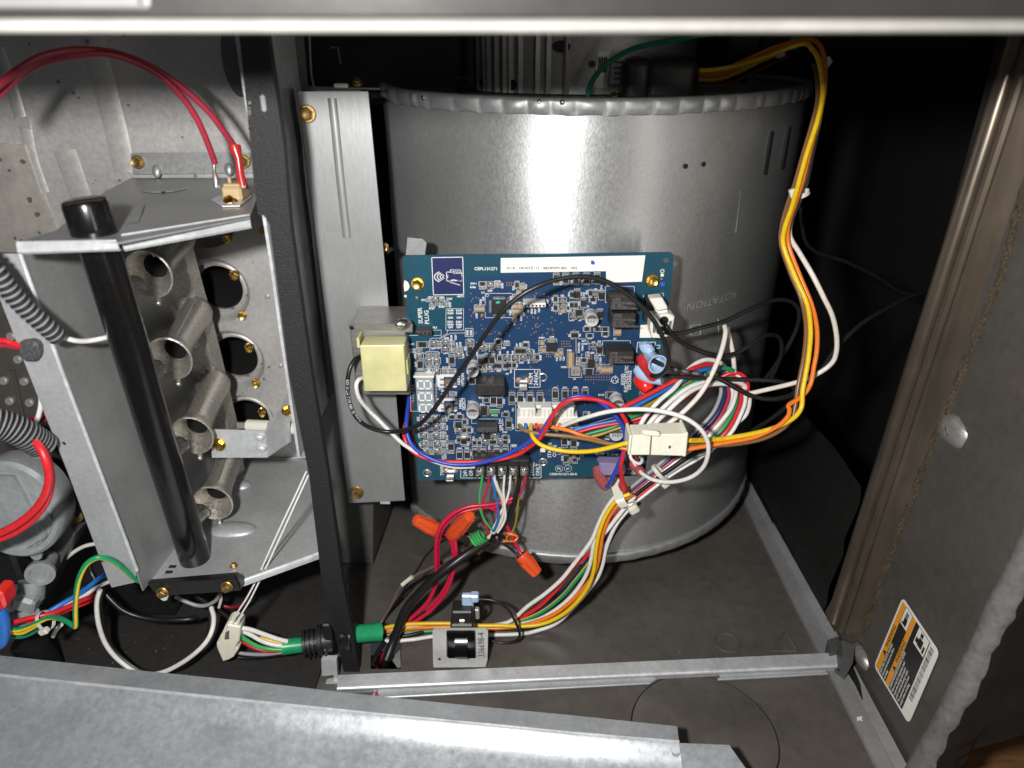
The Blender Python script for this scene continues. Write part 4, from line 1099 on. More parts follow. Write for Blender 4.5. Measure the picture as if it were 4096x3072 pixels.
labels = [('JW11', 1895, 1134, 0), ('R786', 1892, 1149, 0), ('R785', 1990, 1126, 0), ('Q65', 1960, 1162, 0), ('R784', 2010, 1142, 90), ('R76', 2054, 1152, 90), ('C12', 2104, 1146, 90),
 ('U78', 1721, 1189, 0), ('F401', 1768, 1189, 0), ('C367', 1798, 1195, 0), ('R72', 1694, 1200, 0), ('R767', 1727, 1234, 0), ('R768', 1766, 1227, 0), ('R787', 1801, 1218, 90), ('C427', 1907, 1262, 90), ('C420', 1923, 1207, 90), ('C50', 1934, 1195, 90), ('C264', 2043, 1195, 90), ('C423', 2041, 1250, 90), ('Y4', 2070, 1176, 0),
 ('R75', 2058, 1292, 90), ('C426', 2085, 1272, 90), ('VPP', 2096, 1255, 90), ('+3', 2113, 1244, 90), ('GND', 2127, 1244, 90), ('DAT', 2141, 1245, 90), ('CLK', 2156, 1240, 90), ('PL6', 2190, 1205, 90), ('R25', 2211, 1195, 90), ('R14', 2209, 1235, 90), ('Q2', 2249, 1182, 0), ('C8', 2240, 1254, 0), ('D27', 2277, 1243, 0), ('Q10', 2287, 1280, 0), ('Q9', 2320, 1280, 0),
 ('R64', 2244, 1132, 90), ('R66', 2286, 1129, 90), ('R68', 2328, 1129, 90), ('R78', 2369, 1128, 90), ('K5', 2432, 1139, 0), ('D16', 2406, 1148, 90), ('Q6', 2382, 1157, 0), ('R24', 2347, 1169, 90), ('D25', 2335, 1177, 90), ('D50', 2323, 1175, 90), ('R65', 2276, 1177, 90), ('R62', 2274, 1216, 90), ('R54', 2315, 1213, 90), ('R26', 2376, 1212, 0), ('C9', 2349, 1226, 0), ('R23', 2347, 1304, 0), ('R22', 2392, 1303, 0), ('R20', 2422, 1345, 0), ('R19', 2360, 1353, 0), ('R6', 2278, 1341, 90), ('R2', 2320, 1340, 90),
 ('PL2', 2580, 1185, 0), ('K1', 2460, 1355, 0), ('D5', 2397, 1366, 0), ('Q3', 2374, 1369, 0), ('R9', 2333, 1364, 0), ('C418', 2337, 1375, 0), ('C422', 2316, 1380, 90), ('C404', 2330, 1392, 90), ('R791', 2316, 1400, 90), ('R743', 2352, 1415, 90), ('U80', 2368, 1411, 0), ('R790', 2393, 1421, 0), ('C429', 2402, 1440, 90), ('C430', 2255, 1468, 0), ('C28', 2277, 1401, 0), ('C29', 2255, 1434, 90), ('C424', 2166, 1351, 0), ('U79', 2207, 1348, 0), ('L3', 2298, 1515, 0),
 ('R97', 2068, 1381, 90), ('R53', 2081, 1378, 90), ('R750', 2105, 1368, 0), ('R47', 2112, 1397, 0), ('C408', 2228, 1433, 90), ('C417', 2242, 1431, 90), ('D59', 2135, 1407, 90), ('D65', 2115, 1445, 90), ('R789', 2163, 1430, 90), ('D22', 2085, 1450, 0), ('D32', 2031, 1412, 90), ('D40', 2051, 1411, 90), ('R82', 2000, 1411, 90), ('R77', 1981, 1440, 90), ('R84', 1995, 1483, 0), ('R80', 2020, 1477, 0), ('R81', 2044, 1484, 90), ('R90', 2068, 1461, 90), ('R754', 1996, 1356, 0), ('R752', 2027, 1366, 0), ('D60', 2013, 1391, 0), ('R766', 1966, 1405, 0), ('D31', 1949, 1415, 0), ('D51', 1973, 1415, 0), ('D19', 1881, 1358, 0), ('Q40', 1786, 1352, 0), ('R258', 1806, 1350, 90), ('R257', 1823, 1348, 90), ('R579', 1829, 1380, 90), ('R578', 1842, 1378, 90), ('R35', 1860, 1393, 90), ('R631', 1647, 1376, 0), ('R595', 1651, 1398, 0), ('R594', 1651, 1408, 0), ('Q55', 1661, 1423, 90), ('R630', 1663, 1457, 90), ('R629', 1789, 1440, 90), ('Q49', 1733, 1393, 0), ('Q56', 1754, 1390, 0), ('R596', 1784, 1412, 0), ('Q48', 1853, 1423, 90), ('C411', 1822, 1483, 90), ('C3', 1774, 1471, 90), ('R3', 1785, 1471, 90), ('R5', 1796, 1469, 90),
 ('K9', 2029, 1495, 0), ('D36', 1909, 1415, 90), ('D38', 1875, 1515, 90), ('KY1', 1764, 1556, 0), ('KY2', 1788, 1649, 0), ('R744', 1776, 1564, 0), ('C413', 1825, 1576, 90), ('C412', 1769, 1583, 90), ('R764', 1926, 1591, 0), ('R763', 2016, 1605, 90), ('R727', 1973, 1623, 0), ('C402', 1883, 1606, 0), ('D34', 1929, 1617, 0), ('D26', 1938, 1660, 0), ('PTC3', 1978, 1661, 0), ('R15', 2026, 1646, 0), ('R94', 2064, 1599, 90), ('R93', 2099, 1599, 90), ('R92', 2136, 1598, 90), ('R91', 2176, 1599, 90), ('R52', 2222, 1551, 0), ('R51', 2260, 1550, 0), ('R50', 2302, 1549, 0), ('R49', 2341, 1549, 0), ('R118', 2404, 1579, 0), ('PL1', 2052, 1637, 90), ('R777', 2053, 1706, 90), ('R749', 2357, 1655, 90), ('R99', 1808, 1657, 0), ('R95', 1837, 1653, 0), ('R253', 1786, 1675, 90), ('R255', 1788, 1710, 90), ('R755', 1789, 1750, 90), ('R259', 1789, 1785, 90), ('Q52', 1672, 1675, 90), ('Q51', 1675, 1715, 90), ('Q59', 1677, 1742, 90), ('Q50', 1680, 1778, 90), ('R584', 1703, 1763, 0), ('Q41', 1747, 1763, 0), ('R260', 1772, 1763, 0), ('R722', 1701, 1730, 0), ('Q62', 1744, 1729, 0), ('R736', 1773, 1729, 0), ('Q39', 1744, 1695, 0), ('R256', 1773, 1694, 0), ('R586', 1699, 1694, 0), ('Q38', 1740, 1662, 0), ('Q37', 1746, 1793, 0), ('R592', 1702, 1794, 0), ('R593', 1726, 1816, 0), ('R251', 1782, 1825, 90), ('R252', 1772, 1830, 90), ('R104', 1806, 1811, 0), ('R28', 1838, 1793, 0), ('R29', 1868, 1792, 0), ('R30', 1884, 1815, 90), ('R31', 1917, 1815, 90), ('R27', 1957, 1790, 90), ('R56', 1988, 1784, 0), ('R57', 2006, 1804, 90), ('R58', 2055, 1781, 0), ('P5', 2108, 1820, 0), ('R100', 1859, 1736, 0), ('R103', 1890, 1720, 90), ('D41', 1820, 1698, 90), ('Q13', 1822, 1718, 90), ('R776', 1870, 1687, 90), ('R70', 1825, 1765, 90), ('R98', 1874, 1775, 90), ('Z2', 1858, 1780, 0), ('R32', 1895, 1752, 90), ('Z3', 1921, 1753, 90), ('D24', 2019, 1728, 0), ('Z1', 2018, 1742, 0), ('R60', 2037, 1763, 90), ('R39', 2275, 1771, 90), ('R38', 2312, 1775, 90), ('R41', 2327, 1822, 0), ('R119', 2249, 1832, 90), ('D51', 2428, 1744, 0), ('D56', 2428, 1756, 0)]
for (s, x, y, r) in labels: T(s, x, y, 7.5, r)
rect(2058, 1477, 2160, 1548, .0004); T('HUM', 2124, 1514, 16, 90); T('24VAC', 2145, 1511, 16, 90)
T('NEXT', 1836, 1520, 11, 90); T('OPTION', 1852, 1519, 11, 90); T('MENU', 1843, 1614, 12, 90); T('SELECT', 1856, 1615, 12, 90)
T('SPLIT', 2006, 1700, 16, 90); rect(1886, 1675, 2010, 1693)
rect(1843, 1860, 2164, 1911, .0004); T('24VAC', 1861, 1878, 15, 90); T('ONLY', 1884, 1878, 15, 90); T('24VAC', 2130, 1876, 15, 90); T('ONLY', 2152, 1878, 15, 90)
T('TWIN', 1769, 1879, 14, 90)
T('STATUS', 2199, 1800, 14, 90); T('CODE', 2219, 1803, 14, 90); T('LED', 2239, 1803, 14, 90)
T('FUSE  3-AMP', 2428, 1817, 12, 0); T('CEBD431271-80-R', 2253, 1896, 10, 0)
T('SEC', 2395, 1885, 9, 0); T('EAC', 2392, 1899, 9, 0)
T('Pb', 2236, 1874, 10); poly([(2236 + 15 * math.cos(.524 * j), 1874 + 13 * math.sin(.524 * j)) for j in range(12)]); seg((2225, 1864), (2247, 1884))
T('e1', 2272, 1873, 10); poly([(2272 + 15 * math.cos(.524 * j), 1873 + 13 * math.sin(.524 * j)) for j in range(12)])
T('SMT', 2522, 1877, 9); T('WAVE', 2524, 1893, 9); seg((2510, 1884), (2534, 1884)); poly([(2529, 1881), (2536, 1884), (2529, 1887)])
T('AVOID', 2491, 1517, 13, 92, sx=.9); T('ELECTROSTATIC', 2505, 1515, 13, 92, sx=.85); T('DISCHARGE', 2519, 1520, 13, 92, sx=.85)
poly([(2459 + 14 * math.cos(.63 * j), 1519 + 14 * math.sin(.63 * j)) for j in range(10)], True, .0004)
for t in (.6, 2.7, 4.9): seg((2459 + 4 * math.cos(t), 1519 + 4 * math.sin(t)), (2459 + 18 * math.cos(t), 1519 + 18 * math.sin(t)), .0006)
poly([(2549, 1480), (2540, 1486), (2550, 1368), (2622, 1368), (2612, 1420)], False, .0004); T('L1', 2634, 1385, 14, 90); T('NEUTRAL', 2606, 1545, 12, 90)
rect(2421, 1145, 2537, 1210); rect(2410, 1362, 2521, 1422); rect(2595, 1178, 2626, 1196)
rect(2063, 1620, 2302, 1722); rect(1643, 1500, 1745, 1644); rect(2182, 1355, 2227, 1408); rect(2276, 1465, 2326, 1509)
poly([(2304, 1411), (2304, 1355), (2342, 1355), (2342, 1363), (2352, 1363), (2352, 1376)], False); seg((2326, 1413), (2326, 1430))
poly([(2645, 1172), (2655, 1172), (2650, 1192)], False)
for (x, y, r) in ((2649, 1084, 7),): poly([(x + r * math.cos(.7 * j), y + r * math.sin(.7 * j)) for j in range(9)], True, .0005)
bm = nb(); board_poly([(2643, 1094), (2655, 1095), (2654, 1106), (2642, 1105)], .0001, .0001, bm); obj('print_square', bm, 'segment', pcb)
# white print around the buttons
bm = nb()
for yy in (1498, 1594):
    board_poly([(1746, yy + 3), (1752, yy - 1), (1826, yy - 1), (1829, yy + 3), (1827, yy + 8), (1775, yy + 9), (1776, yy + 43), (1824, yy + 43), (1830, yy + 48), (1822, yy + 52), (1756, yy + 52), (1750, yy + 47)], .0001, .0001, bm)
obj('button_surround', bm, 'silk_white', pcb)

# ---- copper vias
bm = nb()
def via(px, py, r=.00042):
    c = bp(px, py, .00018); bm.faces.new([bm.verts.new(c + Vector((math.cos(1.047 * j) * r, 0, math.sin(1.047 * j) * r))) for j in range(6)])
for (x0, y0, nx, ny, d) in ((2343, 1487, 10, 4, 10.5), (2027, 1131, 4, 2, 9.5), (2296, 1413, 2, 8, 10), (2247, 1365, 4, 3, 10), (2350, 1418, 3, 6, 8), (1955, 1798, 3, 4, 8), (2038, 1564, 3, 1, 8), (2074, 1563, 3, 1, 8), (2112, 1563, 3, 1, 8), (2152, 1562, 3, 1, 8), (2211, 1607, 3, 1, 8), (2252, 1607, 3, 1, 8), (2186, 1418, 3, 2, 8)):
    for i in range(nx):
        for j in range(ny): via(x0 + i * d, y0 + j * d)
random.seed(5)
for i in range(150): via(random.uniform(1880, 2300), random.uniform(1165, 1345), .0004)
for i in range(70): via(random.uniform(1690, 2420), random.uniform(1350, 1840), .0004)
via(1667, 1190, .0009); via(1928, 1260, .0009); via(2646, 1115, .0007); via(2512, 1873, .0008)
tag(obj('via', bm, 'copper_dot', pcb), None, None, None, 'stuff')
bm = nb(); board_poly([(2642, 1128), (2660, 1130), (2658, 1142), (2648, 1146), (2642, 1140)], .0001, .0001, bm); board_poly([(2363, 1042), (2372, 1040), (2380, 1050), (2376, 1058), (2364, 1056)], .0005, .0001, bm); obj('marker_blot', bm, 'marker_blue', pcb)

# ---- long white sticker
bm = nb()
board_poly([(2003, 1032), (2581, 1021), (2567, 1126), (2425, 1130), (2424, 1084), (2003, 1090)], .00012, .00018, bm)
stk = obj('paper_sticker', bm, 'label_white', pcb)
bm = nb()
def TB(b_, txt, px, py, h, hgt, rot=0, sx=1.0, al='CENTER'):
    o = bp(px, py, hgt); k = px2m(px, py) * h / .7; c_, s_ = math.cos(R(rot)), math.sin(R(rot))
    text_bm(b_, txt, lambda x, y: o + Vector((x * c_ - y * s_, 0, x * s_ + y * c_)), k, 0, al, sx, .00003)
TB(bm, '-01-R   HK42FZ112   0824M091402   V05', 2166, 1072, 11, .0004, 0, 1.06)
obj('sticker_print', bm, 'print_black', stk)
bm = nb(); board_poly([(2562, 1300), (2598, 1298), (2604, 1350), (2558, 1350)], .00012, .0002, bm); obj('paper_sticker', bm, 'label_white', pcb)

# ---- chip components sharing a few meshes
def chip_mesh(nm, wd, hg, th, end, body):
    bm = nb()
    add_box(bm, (0, -th / 2, 0), (wd, th, hg * (1 - 2 * end)), None, wd * .04, 0)
    for s in (-1, 1): add_box(bm, (0, -th * .54, s * hg * (.5 - end / 2)), (wd * 1.0, th * 1.08, hg * end), None, wd * .05, 1)
    return bm
protos = {}
def proto(kind):
    spec = {'big': ('chip_resistor', .0032, .0066, .0007, .17, 'chip_black'), 'mid': ('chip_resistor', .0021, .0042, .0006, .2, 'chip_black'), 'sml': ('chip_resistor', .0014, .0029, .0005, .28, 'motor_metal'),
            'cap': ('chip_capacitor', .0022, .0036, .0013, .24, 'chip_tan'), 'bcap': ('chip_capacitor', .0040, .0048, .0022, .25, 'chip_tan'), 'dio': ('diode', .0030, .0058, .0020, .16, 'chip_black')}
    if kind == 'sot':
        bm = nb(); add_box(bm, (0, -.0006, 0), (.0040, .0011, .0022), None, .0002, 0)
        for (x, z) in ((-.0012, -.0017), (.0012, -.0017), (0, .0017)): add_box(bm, (x, -.0003, z), (.0010, .0005, .0013), None, 0, 1)
        return 'transistor', bm, 'chip_black'
    nm, wd, hg, th, end, body = spec[kind]
    return nm, chip_mesh(nm, wd, hg, th, end, body), body
OUT = {'big': (12, 24), 'mid': (9, 15), 'sml': (7, 12), 'cap': (9, 14), 'bcap': (15, 18), 'dio': (12, 20), 'sot': (16, 13)}
def comp(kind, px, py, horiz=False, outline=True, rot=None):
    ang_ = R(90) if horiz else 0
    loc = bp(px, py, .0001)
    if kind not in protos:
        nm, bm, body = proto(kind)
        o = obj(nm, bm, [body, 'tin'], pcb, 30, (0, 0, 0), True); protos[kind] = o
        o.location = loc - wloc(pcb); o.rotation_euler = (0, ang_, 0)
    else:
        inst(protos[kind], loc, pcb, (0, ang_, 0))
    if outline:
        a, b = OUT[kind]
        if horiz: a, b = b, a
        rect(px - a, py - b, px + a, py + b, .00020)
V, H = False, True
for q in ((2221, 1577), (2260, 1577), (2301, 1577), (2340, 1575), (2048, 1593), (2082, 1593), (2120, 1593), (2160, 1593), (2225, 1115), (2263, 1115), (2304, 1115), (2346, 1115), (2389, 1113), (1838, 1820), (1869, 1820), (1900, 1810), (1932, 1810), (1988, 1809), (2021, 1809), (2055, 1801), (2090, 1809), (1681, 1458), (1808, 1440), (1804, 1787), (2036, 1695), (2265, 1834), (1974, 1601), (1999, 1604), (1857, 1760), (2258, 1765), (2295, 1772)): comp('big', *q)
for q in ((1690, 1378), (2445, 1579)): comp('big', *q, H)
for q in ((2068, 1139), (2222, 1195), (2222, 1230), (2362, 1172), (2288, 1178), (2287, 1220), (2303, 1220), (2292, 1340), (2306, 1340), (1999, 1432), (1985, 1462), (1999, 1463), (2021, 1462), (2039, 1460), (2056, 1460), (2068, 1403), (2082, 1403), (2096, 1403), (2149, 1428), (1858, 1687), (1859, 1720), (1876, 1719), (1836, 1758), (1874, 1757), (1898, 1770), (1918, 1770), (1965, 1767), (1979, 1767), (2023, 1768), (2342, 1660), (2300, 1838), (2283, 1820), (2310, 1822)): comp('mid', *q)
for q in ((1930, 1135), (2371, 1198), (2347, 1316), (2390, 1316), (2420, 1316), (2359, 1342), (2421, 1335), (2102, 1380), (1945, 1600), (2022, 1657), (1808, 1667), (1840, 1666), (1880, 1394), (1880, 1412), (1922, 1376), (1993, 1367), (2335, 1440), (2022, 1749)): comp('mid', *q, H)
for q in ((1754, 1375), (1764, 1375), (1800, 1373), (1812, 1373), (1801, 1397), (1813, 1397), (1832, 1398), (1843, 1398), (1716, 1468), (1746, 1468), (1776, 1484), (1786, 1484), (1798, 1484), (1809, 1485), (1786, 1577), (1800, 1577), (1810, 1577), (1984, 1136), (1996, 1136), (1787, 1214), (1718, 1674), (1728, 1674), (1764, 1672), (1776, 1672), (1717, 1709), (1727, 1709), (1765, 1707), (1777, 1707), (1717, 1744), (1728, 1744), (1767, 1742), (1779, 1742), (1717, 1775), (1727, 1775), (1768, 1774), (1780, 1774), (1719, 1806), (1730, 1806), (1770, 1804), (1781, 1804), (1950, 1384), (1965, 1384), (2162, 1398), (2349, 1420), (2385, 1430), (2333, 1464)): comp('sml', *q)
for q in ((1718, 1200), (1766, 1200), (1730, 1221), (1760, 1214), (1930, 1149), (1677, 1399), (1677, 1408), (2027, 1375), (1716, 1418), (1716, 1428), (1745, 1418), (1745, 1428), (1716, 1460), (1745, 1460), (2317, 1436), (2317, 1452)): comp('sml', *q, H)
for q in ((1906, 1233), (1920, 1233), (1932, 1233), (2090, 1146), (2056, 1242), (2068, 1243), (2082, 1243), (2058, 1271), (2174, 1398), (2243, 1408), (2228, 1415), (2397, 1469), (2062, 1190), (2062, 1223), (2078, 1223), (2076, 1168)): comp('cap', *q)
for q in ((2250, 1242), (2168, 1370)): comp('cap', *q, H)
for q in ((2281, 1418), (2281, 1437), (2281, 1456), (2415, 1474), (2437, 1474), (2470, 1324)): comp('bcap', *q, H if q[0] < 2300 else V, q[0] > 2400)
for q in ((2309, 1175), (2333, 1210), (2405, 1180), (2400, 1255), (2397, 1395), (1922, 1440), (1944, 1437), (1967, 1436), (1889, 1518), (1855, 1805 - 45)): comp('dio', *q)
for q in ((1936, 1634), (1936, 1648), (2315, 1248), (2355, 1485), (1950, 1742), (1835, 1697)): comp('dio', *q, H)
for q in ((2250, 1203), (2250, 1224), (2381, 1175), (2291, 1264), (2320, 1264), (2372, 1385), (2118, 1410), (2028, 1430), (2062, 1430), (2092, 1430), (2133, 1436), (1736, 1374), (1784, 1370), (1782, 1396), (1880, 1370), (1835, 1420), (1678, 1422), (1716, 1444), (1746, 1442), (1716, 1486), (1747, 1485), (1989, 1385), (1928, 1390), (1930, 1474), (1960, 1472), (1838, 1720), (1694, 1672), (1742, 1672), (1695, 1709), (1746, 1708), (1695, 1742), (1746, 1742), (1697, 1777), (1751, 1776), (1700, 1805), (1750, 1803), (1980, 1742), (1941, 1766), (2002, 1766), (1742, 1198), (2280, 1838), (1962, 1140)): comp('sot', *q)
bm = nb(); add_box(bm, bp(1977, 1645, .0005), (.0052, .0009, .0026), None, .0002, 0)
for s in (-1, 1): add_box(bm, bp(1977, 1645, .0005) + Vector((s * .0031, 0, 0)), (.0012, .001, .0028), None, .0001, 1)
obj('resettable_fuse', bm, ['chip_green', 'tin'], pcb); rect(1960, 1637, 1996, 1653)

# ---- integrated circuits
bm = nb(); boxpx(bm, 1967, 1198, 2024, 1255, YB - .0018, YB - .0004, .0002)
ic = obj('microcontroller', bm, 'chip_black', pcb)
bm = nb()
for k in range(14):
    t = (k + .5) / 14
    for (x, y) in ((1972 + 48 * t, 1191), (1972 + 48 * t, 1262)): add_box(bm, bp(x, y, .0003), (.0003, .0004, .0014))
    for (x, y) in ((1961, 1202 + 48 * t), (2030, 1202 + 48 * t)): add_box(bm, bp(x, y, .0003), (.0014, .0004, .0003))
obj('chip_pins', bm, 'tin', ic)
bm = nb(); add_prism(bm, [bp(1982, 1205, .0019), bp(1992, 1199, .0019), bp(2002, 1202, .0019), bp(1996, 1210, .0019), bp(1986, 1210, .0019)], (0, -.00006, 0)); obj('ink_dab', bm, 'marker_green', ic)
bm = nb(); boxpx(bm, 2189, 1372, 2226, 1408, YB - .0030, YB - .0003, .0003); o = obj('voltage_regulator', bm, 'chip_black', pcb)
bm = nb(); boxpx(bm, 2188, 1358, 2222, 1373, YB - .0012, YB - .0002, .0002); boxpx(bm, 2188, 1407, 2194, 1418, YB - .0008, YB - .0002); boxpx(bm, 2216, 1407, 2222, 1418, YB - .0008, YB - .0002); obj('regulator_tab', bm, 'tin', o)
bm = nb(); boxpx(bm, 2352, 1443, 2378, 1472, YB - .0018, YB - .0003, .0002); o = obj('driver_chip', bm, 'chip_black', pcb)
bm = nb()
for k in range(6):
    y = 1446 + k * 4.6
    for x in (2348, 2382): add_box(bm, bp(x, y, .0004), (.0014, .0005, .0004))
obj('chip_pins', bm, 'tin', o)
bm = nb(); boxpx(bm, 2284, 1470, 2322, 1505, YB - .0036, YB - .0002, .0003); o = obj('inductor', bm, 'motor_metal', pcb)
bm = nb(); o_ = at(2303, 1488, YB - .0038)
for i, s in enumerate(('223', 'G')): text_bm(bm, s, lambda x, y, i=i: o_ + Vector((-.0011 + .0022 * i + y * 1, 0, -x)), .0019)
obj('chip_print', bm, 'print_black', o)
# headers
bm = nb(); boxpx(bm, 2092, 1212, 2183, 1230, YB - .0085, YB - .0002, .0003); o = obj('pin_header', bm, 'nylon_white', pcb)
bm = nb()
for k in range(6): add_box(bm, at(2101 + k * 14.8, 1223, YB - .0086), (.0011, .0002, .0011))
obj('header_socket', bm, 'print_black', o)
bm = nb(); boxpx(bm, 1661, 1325, 1726, 1341, YB - .0085, YB - .0002, .0003); o = obj('pin_header', bm, 'header_grey', pcb)
bm = nb()
for k in range(4): add_box(bm, at(1670 + k * 15.4, 1334, YB - .0086), (.0013, .0002, .0012))
obj('header_socket', bm, 'void_black', o)
bm = nb(); boxpx(bm, 1905, 1712, 1990, 1732, YB - .0085, YB - .0002, .0003); o = obj('pin_header', bm, 'header_grey', pcb)
bm = nb()
for k in range(6): add_box(bm, at(1913 + k * 13.8, 1730, YB - .0086), (.0013, .0002, .0010))
obj('header_socket', bm, 'void_black', o)
bm = nb(); board_poly([(1914, 1680), (1980, 1679), (1984, 1683), (1980, 1687), (1914, 1687), (1911, 1683)], .0001, .0001, bm); obj('board_slot', bm, 'void_black', pcb)
# relays
def relay(x0, y0, x1, y1, lines, lab):
    bm = nb(); boxpx(bm, x0, y0, x1, y1, YB - .0150, YB - .0003, .0007); o = obj('relay', bm, 'relay_black', pcb)
    if lab: o['label'] = lab
    if lines:
        bm = nb(); yy = YB - .01515
        for (s, fx, fy, hh) in lines:
            p0 = at(x0 + (x1 - x0) * fx, y0 + (y1 - y0) * fy, yy); text_bm(bm, s, lambda x, y: p0 + Vector((x, 0, y)), hh, 0, 'LEFT', 1.0, .00002)
        obj('relay_print', bm, 'relay_print', o)
    bm = nb(); add_lathe(bm, at(x1 - 9, y0 + 9 if lines else y0 + 14, YB - .0149), (0, -1, 0), [(0, .0008), (.0003, .0008), (.0003, .0005)], 10); obj('vent_nub', bm, 'relay_black', o)
    return o
def rl(n, d): return (('\u2261TE', .10, .17, .0027), (n, .07, .42, .0018), ('10A  120V~', .05, .58, .0014), ('10A  30V= Res.', .05, .72, .0014), (d, .05, .87, .0016), ('cRUus', .68, .45, .0018))
relay(2440, 1192, 2545, 1241, rl('T7V1D1D-24', '2151 S1M PAB CHINA'), None)
relay(2446, 1254, 2539, 1314, rl('T7V1D1D-12', '2347 61M PAB CHINA'), None)
relay(2430, 1408, 2533, 1457, rl('T7V1D1D-24', '2151 S1M PAB CHINA'), None)
relay(1903, 1538, 2019, 1584, None, 'relay with a plain unprinted cover')
# electrolytic capacitors
def elco(px, py, r, txt):
    c = at(px, py, YB - .0105); bm = nb()
    add_lathe(bm, (c.x, YB - .0003, c.z), (0, -1, 0), [(0, r), (.0016, r), (.002, r * .93), (.0026, r), (.0094, r), (.0102, r * .92)], 24)
    o = obj('electrolytic_capacitor', bm, 'capacitor_can', pcb)
    bm = nb(); y = YB - .0103 - .0004
    for i, s in enumerate(txt): text_bm(bm, s, lambda x, yy, i=i: Vector((c.x - .0022 + i * .0016 + yy, y, c.z - x)), .0016, 0, 'CENTER', .9, .00004)
    vs = [bm.verts.new(Vector((c.x + r * .9 * math.cos(t), y + .0001, c.z + r * .9 * math.sin(t)))) for t in [.35 + 2.44 * k / 10 for k in range(11)]]
    bm.faces.new(vs); obj('can_print', bm, 'dark_grey_paint', o)
elco(2368, 1283, .0040, ('50V', '100', 'HZN', 'E 1')); elco(1890, 1488, .0038, ('50V', '100', 'ZN', 'E')); elco(1890, 1656, .0040, ('50V', '330', 'HZN', 'FL')); elco(2466, 1741, .0045, ('5ZN', '330', 'HZN', '35V')); elco(2472, 1622, .0042, ('50V', '100'))
# seven-segment display
bm = nb(); boxpx(bm, 1661, 1512, 1738, 1650, YB - .0068, YB - .0006, .0003); disp = obj('segment_display', bm, 'display_face', pcb)
bm = nb(); boxpx(bm, 1653, 1504, 1736, 1512, YB - .0064, YB - .0003, .0002); obj('display_housing', bm, 'nylon_white', disp)
def sg(bm, cx, cy):
    yy = YB - .0070; o_ = at(cx, cy, yy); L, hw, wd = .0040, .0026, .00075
    def bar(x, z, vert):
        l = (hw * 2 - .0008) if vert else (L - .0007)
        pts = [(-l / 2, 0), (-l / 2 + wd * .6, wd * .6), (l / 2 - wd * .6, wd * .6), (l / 2, 0), (l / 2 - wd * .6, -wd * .6), (-l / 2 + wd * .6, -wd * .6)]
        add_prism(bm, [o_ + (Vector((x + v, 0, z + u)) if vert else Vector((x + u, 0, z + v))) for u, v in pts], (0, -.0001, 0))
    for x in (-L, 0, L): bar(x, 0, True)
    for x in (-L / 2, L / 2):
        for z in (-hw, hw): bar(x, z, False)
for (cx, cy) in ((1697, 1539), (1701, 1587), (1704, 1633)):
    bm = nb(); sg(bm, cx, cy); obj('digit', bm, 'segment', disp)
bm = nb()
for y in (1562, 1608): add_box(bm, at(1700, y, YB - .0069), (.0110, .0001, .0002))
obj('digit_gap', bm, 'print_black', disp)
bm = nb()
for k in range(6):
    for x in (1653, 1744): add_box(bm, bp(x, 1540 + k * 12, .0008), (.0018, .0014, .0011))
obj('display_pins', bm, 'tin', disp)
# push buttons
for (px, py) in ((1794, 1526), (1798, 1622)):
    bm = nb(); add_box(bm, bp(px, py + 2, .0022), (.0050, .0040, .0052), None, .0005); o = obj('push_button', bm, 'button_tan', pcb)
    bm = nb(); add_lathe(bm, bp(px + 2, py + 4, .0041), (0, -1, 0), [(0, .0016), (.0014, .0015), (.0016, .0012)], 16); obj('plunger', bm, 'motor_metal', o)
    bm = nb(); [add_box(bm, bp(px + sx * 26, py + sy * 11, .0006), (.0022, .001, .0011)) for sx in (-1, 1) for sy in (-1, 1)]; obj('button_leg', bm, 'tin', o)
# blade terminals
for (px, py) in ((2092, 1533), (1803, 1893)):
    bm = nb(); add_box(bm, bp(px, py, .0050), (.0050, .009, .0011), None, .0003); add_box(bm, bp(px, py - 12, .0008), (.0080, .0012, .0022), None, .0004)
    o = obj('blade_terminal', bm, 'tin', pcb)
    bm = nb()
    for s in (-1, 1): add_lathe(bm, bp(px + s * 18, py - 13, .0002), (0, -1, 0), [(0, .0020), (.0002, .0020), (.0003, .0014)], 14)
    obj('solder_ring', bm, 'copper_dot', o)
# screw terminal strip
bm = nb(); boxpx(bm, 1892, 1842, 2118, 1868, YB - .011, YB - .0002, .0005); boxpx(bm, 1894, 1860, 2116, 1890, YB - .004, YB - .0002)
strip = obj('terminal_strip', bm, 'rubber_black', pcb)
for x in (1896, 1940, 1985, 2029, 2074, 2116):
    bm = nb(); boxpx(bm, x - 2, 1856, x + 2, 1924, YB - .0125, YB - .001, .0002); obj('barrier', bm, 'rubber_black', strip)
for x in (1919, 1963, 2008, 2052, 2096):
    bm = nb(); add_dome(bm, at(x, 1884, YB - .0070), (0, -1, .25), .0034, .0022, 16, 4)
    boxpx(bm, x - 18, 1853, x + 18, 1904, YB - .0066, YB - .0056, .0008); add_box(bm, at(x, 1898, YB - .0068), (.0030, .0012, .0012), None, .0003)
    o = obj('terminal_screw', bm, 'tin', strip)
    bm = nb(); add_box(bm, at(x, 1882, YB - .0084), (.0042, .0009, .0007), Matrix.Rotation(random.uniform(-1, 1), 3, 'Y')); add_box(bm, at(x, 1882, YB - .0084), (.0007, .0009, .0042), Matrix.Rotation(random.uniform(-.6, .6), 3, 'Y')); obj('screw_slot', bm, 'black_metal', o)
